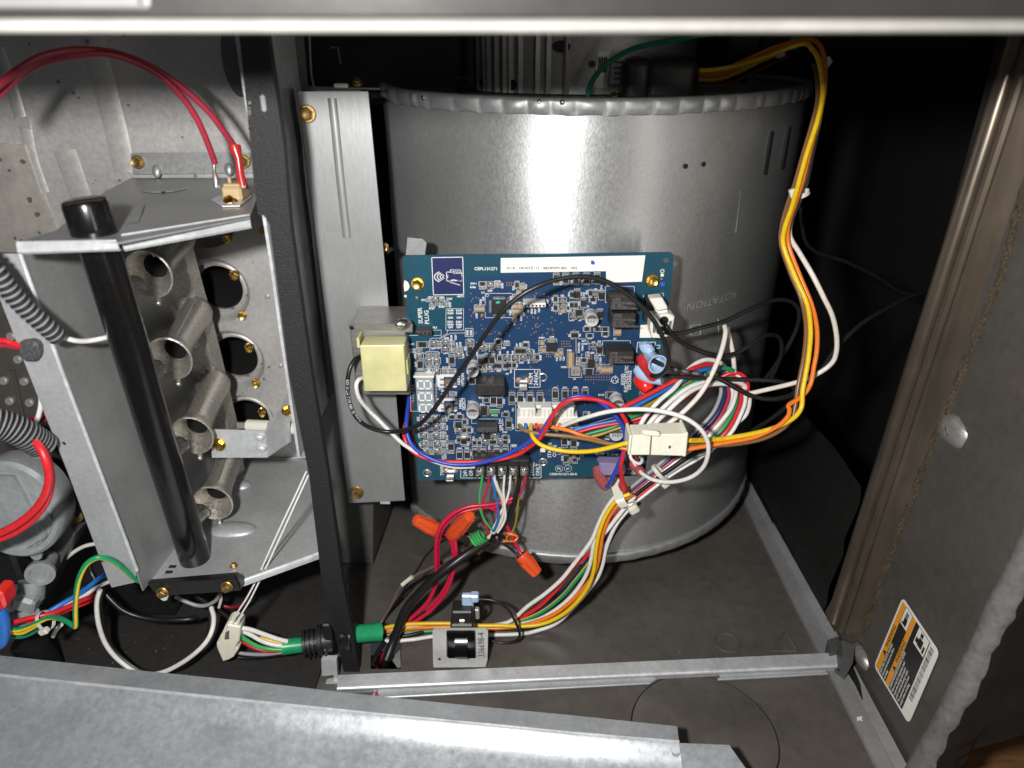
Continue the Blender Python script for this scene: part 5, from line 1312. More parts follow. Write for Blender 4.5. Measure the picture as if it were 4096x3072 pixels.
# multi-way socket PL1
bm = nb(); boxpx(bm, 2068, 1668, 2311, 1716, YB - .0125, YB - .0003, .0006)
pl1 = obj('wire_socket', bm, 'nylon_white', pcb)
for x0, x1 in ((2078, 2142), (2164, 2208), (2230, 2296)):
    bm = nb(); boxpx(bm, x0, 1632, x1, 1672, YB - .0118, YB - .004, .0006); obj('latch_block', bm, 'nylon_white', pl1)
bm = nb()
for x in (2092, 2112, 2126, 2176, 2192, 2246, 2266, 2280): boxpx(bm, x, 1640, x + 4, 1668, YB - .0128, YB - .0112, .0002)
obj('latch_groove', bm, 'nylon_white', pl1)
bm = nb(); boxpx(bm, 2072, 1622, 2300, 1636, YB - .006, YB - .0003, .0004); obj('socket_base', bm, 'nylon_white', pl1)
# status LED
bm = nb(); add_box(bm, bp(2171, 1796, .001), (.0034, .0018, .0030), None, .0003); obj('status_lamp', bm, 'nylon_cream', pcb)
# power plug socket PL2 base + fuse seat
bm = nb(); boxpx(bm, 2582, 1190, 2640, 1290, YB - .006, YB - .0002, .0006); obj('plug_base', bm, 'rubber_black', pcb)
bm = nb()
for (x, y) in ((2398, 1836), (2424, 1836), (2450, 1836), (2476, 1836)):
    add_tube(bm, [bp(x, y, .0002), bp(x, y, .004), at(x + 3, y + 16, YB - .006)], .0011, 8)
    add_lathe(bm, bp(x, y, .0001), (0, -1, 0), [(0, .0018), (.0002, .0018)], 12)
obj('fuse_seat', bm, 'tin', pcb)
tag(obj('silk_lettering', sk, 'silk_white', pcb, keep=False), None, None)
# ------------------------------------------------------------------ wires
GW = 'insulated wires inside the cabinet'
WR = 0.0016
def wire(label, pts, color, r=WR, Y=None, group=GW, stripe=None, sub=6, name='wire', cat='wire', z=None):
    P = []
    n = len(pts)
    for i, p in enumerate(pts):
        if len(p) == 3: P.append(at(*p))
        else:
            y = Y if not isinstance(Y, tuple) else Y[0] + (Y[1] - Y[0]) * i / (n - 1)
            P.append(at(p[0], p[1], y))
    bm = nb(); r *= .80
    add_tube(bm, spline(P, sub), r, 10, stripe=stripe, twist=0.02 if stripe else 0)
    mats = ['wire_' + color] if not stripe else ['wire_' + color, 'wire_yellow']
    return tag(obj(name, bm, mats, None, 60), label, cat, group)
def off(pts, dx, dy): return [(p[0] + dx, p[1] + dy) + tuple(p[2:]) for p in pts]

# transformer leads
wire('thick black wire arching over the board from the yellow bobbin to the red crimp', [(1442, 1424, .384), (1420, 1438, .380), (1398, 1480, .376), (1390, 1550, .374), (1405, 1630, .374), (1440, 1685, .375), (1500, 1718, .378), (1570, 1727, .379), (1640, 1714, .374), (1690, 1688, .370), (1753, 1613, .363), (1825, 1505, .358), (1873, 1440, .356), (1934, 1348, .355), (2006, 1250, .354), (2079, 1185, .354), (2151, 1145, .355), (2230, 1118, .357), (2330, 1106, .358), (2420, 1124, .358), (2500, 1170, .357), (2570, 1230, .356), (2620, 1290, .355), (2655, 1360, .355), (2674, 1430, .357), (2668, 1470, .361), (2645, 1497, .367), (2612, 1504, .374), (2602, 1498, .378)], 'black', .00165)
wire('white wire leaving the yellow bobbin and curving down to the right', [(1452, 1512, .382), (1434, 1520, .378), (1425, 1545, .376), (1436, 1590, .377), (1470, 1635, .380), (1510, 1675, .381), (1556, 1722, .381), (1608, 1772, .382), (1655, 1803, .384), (1700, 1830, .386), (1770, 1857, .387), (1830, 1868, .387), (1900, 1866, .387)], 'white', .0016)
wire('royal blue wire looping low under the display and rising to the violet fuse', [(1642, 1560, .412), (1634, 1613, .403), (1627, 1670, .394), (1627, 1725, .388), (1645, 1776, .384), (1688, 1816, .382), (1753, 1846, .380), (1825, 1859, .379), (1916, 1853, .378), (2006, 1826, .377), (2079, 1790, .376), (2133, 1755, .375), (2168, 1724, .374), (2190, 1690, .374), (2225, 1640, .374), (2273, 1596, .374), (2330, 1583, .374), (2390, 1602, .374), (2440, 1640, .372), (2476, 1682, .370), (2496, 1720, .369), (2500, 1765, .368), (2492, 1808, .368), (2474, 1858, .369), (2452, 1906, .371), (2438, 1936, .373), (2426, 1946, .375)], 'blue', .0016)
wire('bright red wire running beside the royal blue wire in the low loop', [(1652, 1600, .412), (1640, 1650, .405), (1619, 1707, .396), (1618, 1750, .390), (1643, 1800, .386), (1699, 1832, .383), (1771, 1846, .381), (1862, 1848, .380), (1970, 1842, .379), (2060, 1822, .378), (2115, 1790, .377), (2160, 1752, .374), (2192, 1700, .372), (2221, 1645, .371), (2265, 1606, .370), (2317, 1594, .369), (2375, 1597, .369), (2425, 1610, .368), (2469, 1637, .367), (2498, 1674, .366), (2513, 1716, .365), (2511, 1760, .365), (2496, 1809, .366), (2484, 1863, .367), (2488, 1912, .370), (2500, 1952, .373)], 'red', .0016)

# leads of the white socket to the in-line plug
wire('yellow wire dipping low from the white socket to the in-line plug', [(2124, 1698, .386), (2123, 1722, .378), (2134, 1752, .372), (2165, 1780, .368), (2220, 1798, .365), (2290, 1807, .362), (2370, 1804, .358), (2440, 1790, .354), (2500, 1774, .351), (2540, 1766, .350)], 'yellow', .00165)
wire('light brown wire from the white socket to the in-line plug', [(2077, 1700, .386), (2086, 1714, .380), (2120, 1728, .376), (2190, 1738, .373), (2270, 1745, .370), (2350, 1757, .365), (2430, 1774, .358), (2540, 1788, .353)], 'tan', .0015)
wire('orange wire from the white socket to the in-line plug', [(2156, 1702, .384), (2178, 1704, .380), (2230, 1712, .376), (2280, 1724, .373), (2330, 1742, .370), (2400, 1764, .364), (2470, 1788, .357), (2540, 1800, .354)], 'orange', .0015)
for (x, colr, lb) in ((2102, 'light_blue', 'short light blue wire stub at the lower edge of the white socket'), (2144, 'red', 'short red wire stub at the lower edge of the white socket'), (2208, 'leaf_green', 'short green wire stub at the lower edge of the white socket'), (2238, 'orange', 'short orange wire stub at the lower edge of the white socket'), (2262, 'tan', 'short tan wire stub at the lower edge of the white socket')):
    wire(lb, [(x, 1696, .3865), (x + 1, 1708, .384), (x + 8, 1716, .385), (x + 22, 1722, .388)], colr, .0013)
wire('large white wire loop from the white socket circling round the in-line plug', [(2225, 1718, .386), (2241, 1710, .380), (2288, 1688, .372), (2353, 1667, .364), (2425, 1648, .358), (2498, 1639, .353), (2570, 1637, .349), (2642, 1644, .346), (2715, 1662, .344), (2769, 1689, .343), (2809, 1725, .343), (2831, 1769, .344), (2832, 1816, .346), (2816, 1863, .350), (2780, 1899, .355), (2729, 1921, .360), (2671, 1928, .366), (2614, 1919, .372), (2577, 1900, .378), (2558, 1884, .383)], 'white', .0016)

# in-line plug of two halves
plug = thing('inline_plug', 'two part cream nylon in-line plug with a yellow wire on both sides', 'connector', at(2640, 1830, .35))
def plugbox(name, pts, Yf, th, m, parent, bev=.0006):
    bm = nb(); add_prism(bm, [at(*q, Yf) for q in pts], (0, th, 0))
    bmesh.ops.bevel(bm, geom=list(bm.edges), offset=bev, segments=1, affect='EDGES')
    return obj(name, bm, m, parent)
plugbox('plug_half', [(2530, 1742), (2607, 1740), (2600, 1822), (2522, 1822)], .3455, .013, 'nylon_cream', plug)
plugbox('plug_half', [(2607, 1740), (2752, 1736), (2742, 1826), (2600, 1822)], .3450, .014, 'nylon_cream', plug)
plugbox('plug_rim', [(2518, 1744), (2530, 1742), (2521, 1822), (2512, 1822)], .3445, .015, 'nylon_cream', plug, .0005)
plugbox('plug_rim', [(2742, 1730), (2754, 1732), (2744, 1828), (2732, 1828)], .3440, .016, 'nylon_cream', plug, .0005)
plugbox('latch', [(2568, 1724), (2630, 1728), (2645, 1738), (2640, 1750), (2570, 1744)], .3425, .004, 'nylon_cream', plug, .0009)
bm = nb(); add_prism(bm, [at(2666, 1774, .3447), at(2690, 1776, .3447), at(2686, 1806, .3447), at(2662, 1800, .3447)], (0, -.0001, 0)); o = obj('scuff', bm, 'label_white', plug)
bm = nb(); add_prism(bm, [at(2674, 1784, .3445), at(2682, 1782, .3445), at(2684, 1790, .3445), at(2676, 1796, .3445)], (0, -.0001, 0)); obj('ink_spot', bm, 'print_black', plug)
bm = nb(); add_tube(bm, [at(2606, 1742, .3449), at(2600, 1822, .3449)], .0004, 5); obj('plug_joint', bm, 'core_front', plug)

# motor loom: up the right of the drum and over its top
def loom(low, up, Yl, Yu): return [(x, y, Yl[0] + (Yl[1] - Yl[0]) * i / (len(low) - 1)) for i, (x, y) in enumerate(low)] + [(x, y, Yu[0] + (Yu[1] - Yu[0]) * i / (len(up) - 1)) for i, (x, y) in enumerate(up)]
wire('long yellow wire sweeping from the plug up the right of the drum to the motor', loom([(2745, 1762), (2810, 1761), (2875, 1757), (3000, 1737), (3100, 1710), (3170, 1675), (3205, 1630), (3210, 1565), (3222, 1500), (3235, 1420), (3242, 1320), (3228, 1215)], [(3180, 1105), (3135, 985), (3139, 915), (3165, 836), (3190, 752), (3228, 614), (3272, 475), (3291, 360), (3276, 245), (3244, 190), (3210, 174), (3129, 200), (3052, 231), (2937, 266), (2822, 282), (2760, 276), (2710, 290)], (.350, .385), (.392, .500)), 'yellow', .0018)
wire('long orange wire beside the yellow wire on the right of the drum', loom([(2745, 1798), (2830, 1783), (2920, 1768), (3020, 1748), (3110, 1705), (3150, 1668), (3158, 1640), (3155, 1620), (3190, 1598), (3222, 1570), (3244, 1530), (3255, 1470), (3267, 1400), (3267, 1310), (3245, 1215)], [(3200, 1105), (3155, 985), (3152, 905), (3180, 815), (3207, 735), (3243, 590), (3282, 450), (3300, 330), (3296, 225), (3267, 168), (3221, 158), (3152, 174), (3075, 200), (2967, 248), (2860, 296), (2772, 290), (2715, 305)], (.352, .388), (.395, .502)), 'orange', .0017)
wire('long brown wire on the inner side of the yellow motor wire', loom([(2745, 1783), (2850, 1782), (2950, 1775), (3050, 1755), (3125, 1718), (3165, 1675), (3182, 1620), (3190, 1560), (3202, 1500), (3217, 1420), (3225, 1310), (3207, 1200)], [(3166, 1100), (3127, 985), (3128, 905), (3150, 820), (3178, 740), (3212, 620), (3250, 490), (3270, 400), (3268, 310), (3255, 260)], (.353, .389), (.397, .470)), 'brown', .0017)
wire('long white wire swinging out to the right of the yellow motor wire', loom([(2995, 1575), (3060, 1560), (3125, 1545), (3200, 1525), (3270, 1495), (3320, 1460), (3343, 1420), (3347, 1350), (3330, 1265), (3295, 1190)], [(3250, 1100), (3200, 1015), (3160, 945), (3166, 880), (3198, 800), (3226, 725), (3250, 610), (3280, 470), (3290, 380)], (.390, .386), (.390, .468)), 'cream', .0018)
wire('yellow wire lowest of the loom entering the black motor plug', [(3130, 206, .492), (3040, 245, .495), (2950, 290, .498), (2880, 315, .50), (2810, 318, .50), (2760, 312, .50), (2705, 325, .50)], 'yellow', .0017)
wire('orange wire lowest of the loom entering the black motor plug', [(3130, 196, .494), (3040, 230, .497), (2950, 275, .50), (2870, 300, .502), (2800, 306, .502), (2750, 300, .502), (2705, 312, .502)], 'orange', .0016)
wire('dark brown wire trailing under the motor loom', [(3150, 225, .50), (3050, 275, .50), (2960, 315, .50), (2890, 340, .50), (2830, 342, .50), (2760, 340, .50), (2705, 340, .50)], 'maroon', .0015)
wire('green earth wire curving down in front of the motor', [(2860, 128, .44), (2760, 148, .452), (2640, 170, .464), (2540, 192, .474), (2460, 232, .482), (2400, 282, .486), (2362, 340, .488), (2352, 380, .489), (2360, 398, .490)], 'teal_green', .0020)
bm = nb(); add_tube(bm, [at(2362, 396, .489), at(2392, 402, .489)], .0012, 8); tag(obj('ring_terminal', bm, 'tin'), 'small ring terminal at the lower end of the green earth wire', 'terminal')
def tie(label, px, py, Y, dirpx, hw, hh, matn='tie_nylon', head=(0, 0)):
    t = thing('cable_tie', label, 'cable tie', at(px, py, Y), 'nylon cable ties round the wires')
    p = at(px, py, Y); q = at(px + dirpx[0], py + dirpx[1], Y); d = (q - p).normalized()
    bm = nb()
    a_, u_, v_ = frame(d)
    add_lathe(bm, p - d * .0013, d, [(0, 1), (.0001, 1.03), (.0025, 1.03), (.0026, 1)], 20, cap0=False, cap1=False)
    for v in bm.verts:
        r_ = v.co - p; al = r_.dot(d); rad = r_ - d * al
        e1 = (rad.normalized()); side = d.cross(Vector((0, 1, 0))).normalized(); 
        cs, cy_ = e1.dot(side), e1.y
        v.co = p + d * al + side * cs * hw * rad.length + Vector((0, 1, 0)) * e1.dot(Vector((0, 1, 0))) * hh * rad.length
    obj('strap', bm, matn, t)
    bm = nb(); hp = at(px + head[0], py + head[1], Y - hh - .0006); add_box(bm, hp, (.0056, .0036, .0040), d.to_track_quat('X', 'Y').to_matrix(), .0007)
    obj('tie_head', bm, matn, t)
    return t
tie('white cable tie round the motor wires right of the drum', 3200, 778, .428, (20, 78), .0055, .0045, 'nylon_white', (-28, -4))
tie('pale cable tie round the wires on top of the drum', 3120, 203, .493, (-60, 20), .0040, .004, 'tie_nylon', (0, 14))
tie('dark green cable tie round the wires at the top right', 3178, 170, .485, (-60, 14), .0042, .004, 'wire_teal_green', (0, -14))
tag(plugbox('plug_tag', [(3300, 240), (3318, 222), (3334, 246), (3305, 282), (3296, 276)], .47, .008, 'nylon_white', None, .0005), 'white plug end peeking out behind the wires at the top right', 'connector')

# black wires from the power plug
wire('black wire arching highest to the right of the white power plug', [(2636, 1318, .386), (2665, 1330, .384), (2725, 1332, .386), (2800, 1312, .388), (2900, 1284, .392), (3000, 1236, .398), (3075, 1206, .405), (3140, 1200, .410), (3185, 1222, .413), (3198, 1260, .415), (3185, 1320, .418), (3150, 1390, .422), (3100, 1465, .428), (3050, 1530, .435)], 'black', .0017)
wire('black wire sagging then humping right of the white power plug', [(2650, 1280, .386), (2668, 1310, .382), (2690, 1338, .382), (2735, 1375, .384), (2800, 1405, .386), (2875, 1422, .388), (2940, 1414, .392), (3000, 1380, .396), (3050, 1347, .402), (3095, 1340, .408), (3124, 1362, .412), (3126, 1412, .416), (3108, 1465, .42), (3085, 1515, .425)], 'black', .0017)
wire('long printed black wire from the blue crimp out behind the right wall hem', [(2612, 1442, .376), (2650, 1460, .376), (2700, 1478, .376), (2800, 1497, .376), (2875, 1514, .376), (2940, 1550, .376), (3000, 1581, .377), (3075, 1597, .379), (3140, 1590, .382), (3190, 1565, .386), (3250, 1520, .391), (3300, 1460, .396), (3350, 1388, .402), (3445, 1296, .410), (3547, 1235, .418), (3648, 1185, .428), (3743, 1161, .44), (3800, 1150, .45)], 'black', .0018)
wire('black wire from the lower blue crimp bending back behind the yellow wire', [(2650, 1502, .384), (2700, 1506, .383), (2775, 1510, .384), (2870, 1514, .386), (2950, 1517, .388), (3075, 1520, .390), (3145, 1532, .392), (3180, 1560, .394), (3172, 1598, .398), (3140, 1632, .402), (3080, 1678, .41), (3010, 1722, .42)], 'black', .0017)
wire('faint black wire in the dark behind the motor wires', [(3205, 828, .46), (3208, 900, .46), (3222, 965, .462), (3259, 1005, .465), (3330, 1030, .468), (3397, 1052, .47), (3504, 1106, .474), (3596, 1165, .478), (3660, 1178, .48), (3720, 1168, .485)], 'black', .0016)

# white leads of the power block
for i, (pts, colr, lb) in enumerate((
    ([(2548, 1745, .372), (2562, 1700, .372), (2590, 1655, .374), (2640, 1600, .378), (2700, 1550, .384), (2750, 1482, .394), (2800, 1446, .400), (2845, 1440, .404), (2890, 1458, .406), (2915, 1500, .408)], 'white', 'white wire uppermost of the fan behind the in-line plug'),
    ([(2572, 1745, .370), (2595, 1698, .370), (2625, 1660, .372), (2690, 1598, .377), (2765, 1545, .383), (2850, 1524, .390), (2935, 1524, .394), (2985, 1550, .397), (2998, 1600, .398), (2985, 1655, .398), (2950, 1690, .398), (2905, 1730, .398)], 'white', 'white wire in the fan that turns back in the outermost loop'),
    ([(2600, 1742, .368), (2625, 1690, .368), (2660, 1655, .370), (2735, 1585, .375), (2800, 1548, .382), (2880, 1535, .388), (2940, 1550, .392), (2930, 1620, .394), (2890, 1680, .394), (2840, 1735, .392)], 'white', 'white wire third of the fan behind the in-line plug'),
    ([(2632, 1735, .364), (2660, 1705, .364), (2725, 1655, .366), (2790, 1590, .370), (2830, 1530, .374), (2860, 1470, .378), (2887, 1400, .384), (2902, 1330, .392), (2894, 1292, .400)], 'cream', 'cream wire crossing over all others right of the board'),
    ([(2908, 1310, .404), (2916, 1345, .403), (2928, 1395, .402), (2935, 1450, .402), (2940, 1520, .404)], 'cream', 'short cream wire just right of the crossing cream wire'))):
    wire(lb, pts, colr, .0018)
# coloured bundle: fan, right hand turn, return below the plug
B1 = [((2490, 1630), (2570, 1590), (2642, 1552), (2715, 1512), (2765, 1476), (2810, 1462), (2850, 1458), (2890, 1475)), 'red', 'red wire on the upper edge of the fan from the board', (.376, .402)]
B2 = [((2500, 1648), (2580, 1604), (2650, 1566), (2720, 1530), (2770, 1500), (2820, 1478), (2870, 1478), (2905, 1500)), 'light_blue', 'bright blue wire below the red one in the fan', (.378, .404)]
B3 = [((2510, 1662), (2590, 1622), (2660, 1582), (2730, 1545), (2790, 1512), (2850, 1495), (2900, 1500)), 'olive', 'dark yellow wire in the shadow of the fan', (.381, .406)]
B4 = [((2520, 1672), (2590, 1640), (2650, 1600), (2720, 1560), (2780, 1528), (2840, 1490), (2885, 1472), (2930, 1482), (2950, 1505)), 'green', 'green wire curling over the top of the loop', (.380, .400)]
for pts, colr, lb, yy in (B1, B2, B3, B4): wire(lb, list(pts), colr, .0017, yy)
wire('red wire deep in the fan below the white wires', [(2520, 1700), (2610, 1660), (2690, 1625), (2760, 1580), (2830, 1550), (2880, 1535)], 'rose', .0016, (.384, .404))
RET = [(2905, 1505), (2930, 1540), (2938, 1590), (2915, 1650), (2880, 1700), (2830, 1745), (2760, 1800), (2700, 1845), (2640, 1890), (2570, 1945), (2500, 2000)]
def ret(k):   # k: 0 innermost .. 6 outermost
    dx = [(-58 + 17 * k) * s for s in (.6, .8, 1, 1, 1, 1, .85, .6, .5, .45, .45)]
    dy = [(-14 + 7.5 * k) * s for s in (-.8, -.6, .2, .6, 1, 1, 1, .9, .8, .8, .8)]
    return [(x + a, y + b) for (x, y), a, b in zip(RET, dx, dy)]
for k, colr, lb in ((0, 'grey', 'greyish white wire innermost in the right hand loop'), (1, 'dark_blue', 'dark blue wire in the right hand loop'), (2, 'rose', 'dark red wire in the right hand loop'), (3, 'white', 'white wire in the middle of the right hand loop'), (4, 'green', 'green and yellow striped wire in the right hand loop'), (5, 'red', 'bright red wire in the right hand loop'), (6, 'white', 'white wire outermost in the right hand loop')):
    wire(lb, ret(k), colr, .0016, (.404 - .001 * k, .388 - .0004 * k), stripe=(0, 1, 2, 3, 4) if colr == 'green' else None)
wire('red wire crossing the loop top towards the right', [(2880, 1512), (2925, 1492), (2968, 1500), (2990, 1530), (2988, 1580), (2972, 1625)], 'red', .0017, (.398, .396))
wire('black wire below the red wire under the in-line plug', [(2860, 1775), (2800, 1800), (2740, 1835), (2690, 1870), (2640, 1905), (2560, 1965), (2500, 2015)], 'black', .0017, (.386, .386))
wire('white wire lowest under the in-line plug', [(2850, 1800), (2780, 1828), (2720, 1865), (2660, 1905), (2580, 1965), (2510, 2025)], 'grey', .0016, (.388, .388))
# thin middle strands right of the white socket
for pts, colr, lb, yy in (([(2290, 1712), (2340, 1704), (2400, 1685), (2460, 1668), (2520, 1655)], 'dark_blue', 'dark blue wire strand above the red strand right of the socket', (.386, .384)),
    ([(2286, 1724), (2340, 1708), (2400, 1694), (2470, 1680), (2540, 1662)], 'light_blue', 'bright blue wire strand right of the socket', (.385, .384)),
    ([(2310, 1730), (2360, 1715), (2420, 1702), (2490, 1690), (2560, 1672), (2600, 1660)], 'red', 'red wire strand right of the white socket', (.384, .382)),
    ([(2330, 1742), (2380, 1728), (2440, 1712), (2500, 1690), (2570, 1665)], 'green', 'green wire strand right of the white socket', (.386, .384)),
    ([(2345, 1750), (2400, 1738), (2450, 1720), (2500, 1705)], 'olive', 'dark yellow wire strand lowest right of the socket', (.387, .386)),
    ([(2500, 1668), (2560, 1650), (2610, 1628)], 'brown', 'short brown wire strand beside the grey capacitor', (.386, .384))):
    wire(lb, pts, colr, .0014, yy)
tie('clear cable tie round the loom below the in-line plug', 2638, 1890, .384, (-40, 30), .0068, .005, 'tie_nylon', (26, 46))
ti = thing('cable_tie', 'large yellowed cable tie hanging over the loom below the violet fuse', 'cable tie', at(2510, 2060, .375), 'nylon cable ties round the wires')
bm = nb(); P = spline([at(2455, 1915, .384), at(2468, 1960, .378), at(2482, 2005, .372), (at(2502, 2028, .371)), at(2520, 2014, .372), at(2536, 2008, .373)], 5)
for i in range(len(P) - 1):
    s = .0030 - .0008 * i / len(P); u = Vector((s, 0, s * .35))
    add_prism(bm, [P[i] - u, P[i] + u, P[i + 1] + u * .96, P[i + 1] - u * .96], (0, .0010, 0))
obj('strap', bm, 'tie_nylon', ti)
bm = nb(); add_box(bm, at(2534, 2036, .371), (.0068, .0050, .0062), Matrix.Rotation(R(-35), 3, 'Y'), .0012); obj('tie_head', bm, 'tie_nylon', ti)

# main loom from the board down to the green sleeve
H = [
 ('white wire on the left flank of the main loom', [(2500, 1985), (2465, 1984), (2425, 2035), (2392, 2100), (2372, 2150), (2345, 2192), (2300, 2250), (2245, 2318), (2180, 2375), (2110, 2425), (2060, 2470), (2015, 2494), (1900, 2508), (1780, 2506), (1640, 2506), (1520, 2520)], 'white', .380),
 ('orange yellow wire in front of the main loom', [(2520, 1975), (2468, 2000), (2424, 2060), (2397, 2130), (2384, 2200), (2376, 2275), (2355, 2340), (2310, 2405), (2250, 2458), (2175, 2494), (2090, 2505), (2000, 2502), (1900, 2502), (1790, 2494), (1650, 2496), (1580, 2503), (1515, 2517)], 'yellow', .376),
 ('orange wire beside the yellow one in the main loom', [(2530, 1978), (2478, 2012), (2440, 2060), (2410, 2140), (2398, 2220), (2378, 2290), (2335, 2352), (2275, 2414), (2200, 2465), (2100, 2500), (2000, 2512), (1900, 2514), (1790, 2508), (1650, 2513), (1515, 2530)], 'orange', .379),
 ('white wire in the middle of the main loom', [(2540, 1985), (2500, 2030), (2460, 2080), (2420, 2130), (2380, 2160), (2367, 2225), (2350, 2288), (2310, 2355), (2250, 2418), (2170, 2470), (2090, 2495), (2000, 2508), (1880, 2518)], 'white', .381),
 ('red wire on the left side of the main loom', [(2545, 1995), (2490, 2035), (2450, 2078), (2425, 2125), (2385, 2185), (2345, 2225), (2290, 2275), (2225, 2358), (2165, 2418), (2110, 2455), (2040, 2490), (1950, 2520)], 'red', .386),
 ('dark blue wire in the middle of the main loom', [(2550, 2000), (2495, 2060), (2440, 2130), (2400, 2180), (2345, 2250), (2285, 2330), (2215, 2405), (2140, 2455), (2060, 2495)], 'dark_blue', .388),
 ('green wire with yellow stripe in the main loom', [(2400, 2190), (2350, 2262), (2300, 2325), (2248, 2386), (2180, 2440), (2112, 2474), (2020, 2505), (1900, 2520), (1780, 2520), (1650, 2530), (1515, 2544)], 'green', .384),
 ('black wire at the back of the main loom', [(2560, 2010), (2500, 2062), (2445, 2150), (2408, 2225), (2390, 2290), (2330, 2380), (2250, 2450), (2150, 2500), (2040, 2525), (1900, 2528), (1750, 2516), (1650, 2538), (1515, 2556)], 'black', .389),
 ('white wire on the outer right flank of the main loom', [(2520, 2030), (2470, 2090), (2440, 2150), (2422, 2200), (2412, 2250), (2395, 2300), (2365, 2345), (2310, 2410), (2230, 2490), (2140, 2525), (2075, 2536), (1950, 2540), (1830, 2540), (1730, 2546), (1650, 2558), (1560, 2564), (1512, 2556)], 'white', .385),
 ('second black wire on the outer edge of the main loom', [(2550, 2025), (2480, 2100), (2432, 2180), (2415, 2240), (2400, 2290), (2360, 2360), (2280, 2440), (2180, 2500), (2080, 2522), (1950, 2530)], 'black', .391)]
for lb, pts, colr, y in H:
    zf = FZ + .004
    P = []
    for (px, py) in pts:
        p = at(px, py, y)
        if p.z < zf: p = atz(px, py, zf)
        P.append(p)
    bm = nb(); st = (0, 1, 2, 3) if colr == 'green' else None
    add_tube(bm, spline(P, 7), .00142, 10, stripe=st, twist=.01)
    tag(obj('wire', bm, ['wire_' + colr] + (['wire_yellow'] if st else []), None, 60), lb, 'wire', GW)

# green sleeve with strain relief through the post
slv = thing('green_sleeve', 'shiny green plastic sleeve gathering the wires through the black post', 'sleeve', at(1440, 2590, .362))
bm = nb(); P = [at(1130, 2588, .350), at(1180, 2582, .352), at(1250, 2575, .355)]; add_tube(bm, P, [.0054, .0052, .0050], 18)
P = [at(1380, 2545, .358), at(1430, 2535, .362), at(1480, 2530, .366), at(1518, 2526, .369)]; add_tube(bm, P, [.0058, .0060, .0061, .0068], 18)
obj('sleeve', bm, 'green_sleeve', slv)
gr_ = thing('strain_relief', 'ribbed black strain relief bushing clamped to the foot of the post', 'bushing', at(1290, 2640, .35))
bm = nb(); ax0, ax1 = at(1212, 2578, .352), at(1330, 2555, .356); d = (ax1 - ax0)
L = d.length; prof = [(0, .0068)]
for k in range(3): prof += [(L * (.04 + .15 * k), .0092), (L * (.12 + .15 * k), .0092), (L * (.125 + .15 * k), .0070), (L * (.185 + .15 * k), .0070)]
prof += [(L * .52, .0105), (L * .66, .0108), (L * .68, .0090), (L * 1.0, .0090)]
add_lathe(bm, ax0, d, prof, 20); obj('bushing', bm, 'rubber_black', gr_)
bm = nb(); boxpx(bm, 1285, 2500, 1335, 2600, .349, .353, .001); boxpx(bm, 1290, 2600, 1318, 2668, .345, .350, .001); add_lathe(bm, at(1404, 2545, .3555), (1, -.1, 0), [(-.004, .0095), (0, .0102), (.002, .0095)], 20); obj('clamp', bm, 'rubber_black', gr_)

# ------------------------------------------------------------------ low voltage cable, nuts
def gw(label, pts, color, r, y, **k):
    zf = FZ + r
    P = []
    for q in pts:
        p = at(q[0], q[1], q[2] if len(q) == 3 else y)
        if p.z < zf: p = atz(q[0], q[1], zf)
        P.append(p)
    bm = nb(); add_tube(bm, spline(P, 7), r if r > .003 else r * .74, 12)
    return tag(obj(k.get('name', 'wire'), bm, 'wire_' + color, None, 60), label, k.get('cat', 'wire'), GW)
cbl = gw('thick black cable climbing from the floor hole to the thin control wires', [(1545, 2640, .362), (1575, 2560, .366), (1600, 2490, .370), (1622, 2440, .373), (1660, 2390, .376), (1725, 2325, .378), (1800, 2265, .381), (1875, 2210, .387), (1952, 2164, .395)], 'black', .0031, .39, name='cable', cat='cable')
gw('thick ivory wire rising from the black cable to the terminal strip', [(1952, 2152, .396), (1985, 2118, .395), (2006, 2080, .394), (2016, 2040, .393), (2010, 1995, .392), (1990, 1950, .391), (1976, 1905, .391)], 'ivory', .0017, .39)
gw('stout black wire rising from the cable to the right end of the terminal strip', [(1962, 2164, .398), (2000, 2128, .397), (2032, 2075, .395), (2056, 2010, .393), (2072, 1950, .391), (2078, 1905, .391)], 'black', .0023, .39)
TW = .0011
gw('thin green wire hanging from the left of the terminal strip', [(1931, 1900), (1926, 1930), (1919, 1975), (1920, 2030), (1934, 2072), (1952, 2100), (1972, 2124)], 'leaf_green', TW, .392)
gw('thin crimson wire beside the thin green wire', [(1957, 1900), (1954, 1930), (1946, 1968), (1931, 2004), (1928, 2050), (1938, 2090), (1955, 2130)], 'crimson', TW, .393)
gw('thin blue wire below the terminal strip', [(1970, 1900), (1972, 1935), (1980, 1975), (1990, 2020), (1994, 2065), (1985, 2100), (1972, 2125)], 'light_blue', TW, .391)
gw('thin white wire left of the pair below the terminal strip', [(2018, 1900), (2016, 1930), (2014, 1962), (2019, 2025), (2022, 2068), (2010, 2100), (1990, 2130)], 'white', TW, .392)
gw('thin white wire right of the pair below the terminal strip', [(2042, 1900), (2040, 1930), (2036, 1965), (2022, 2012), (2000, 2055), (1985, 2090), (1965, 2128)], 'white', TW, .393)
gw('thin dark yellow wire hanging down to the right wire nut', [(2063, 1900), (2066, 1935), (2076, 1975), (2070, 2030), (2064, 2085), (2050, 2125), (2030, 2145)], 'olive', .0009, .394)
gw('dark red wire at the right end of the terminal strip', [(2102, 1900), (2096, 1940), (2085, 1965), (2070, 1985)], 'rose', .0015, .392)
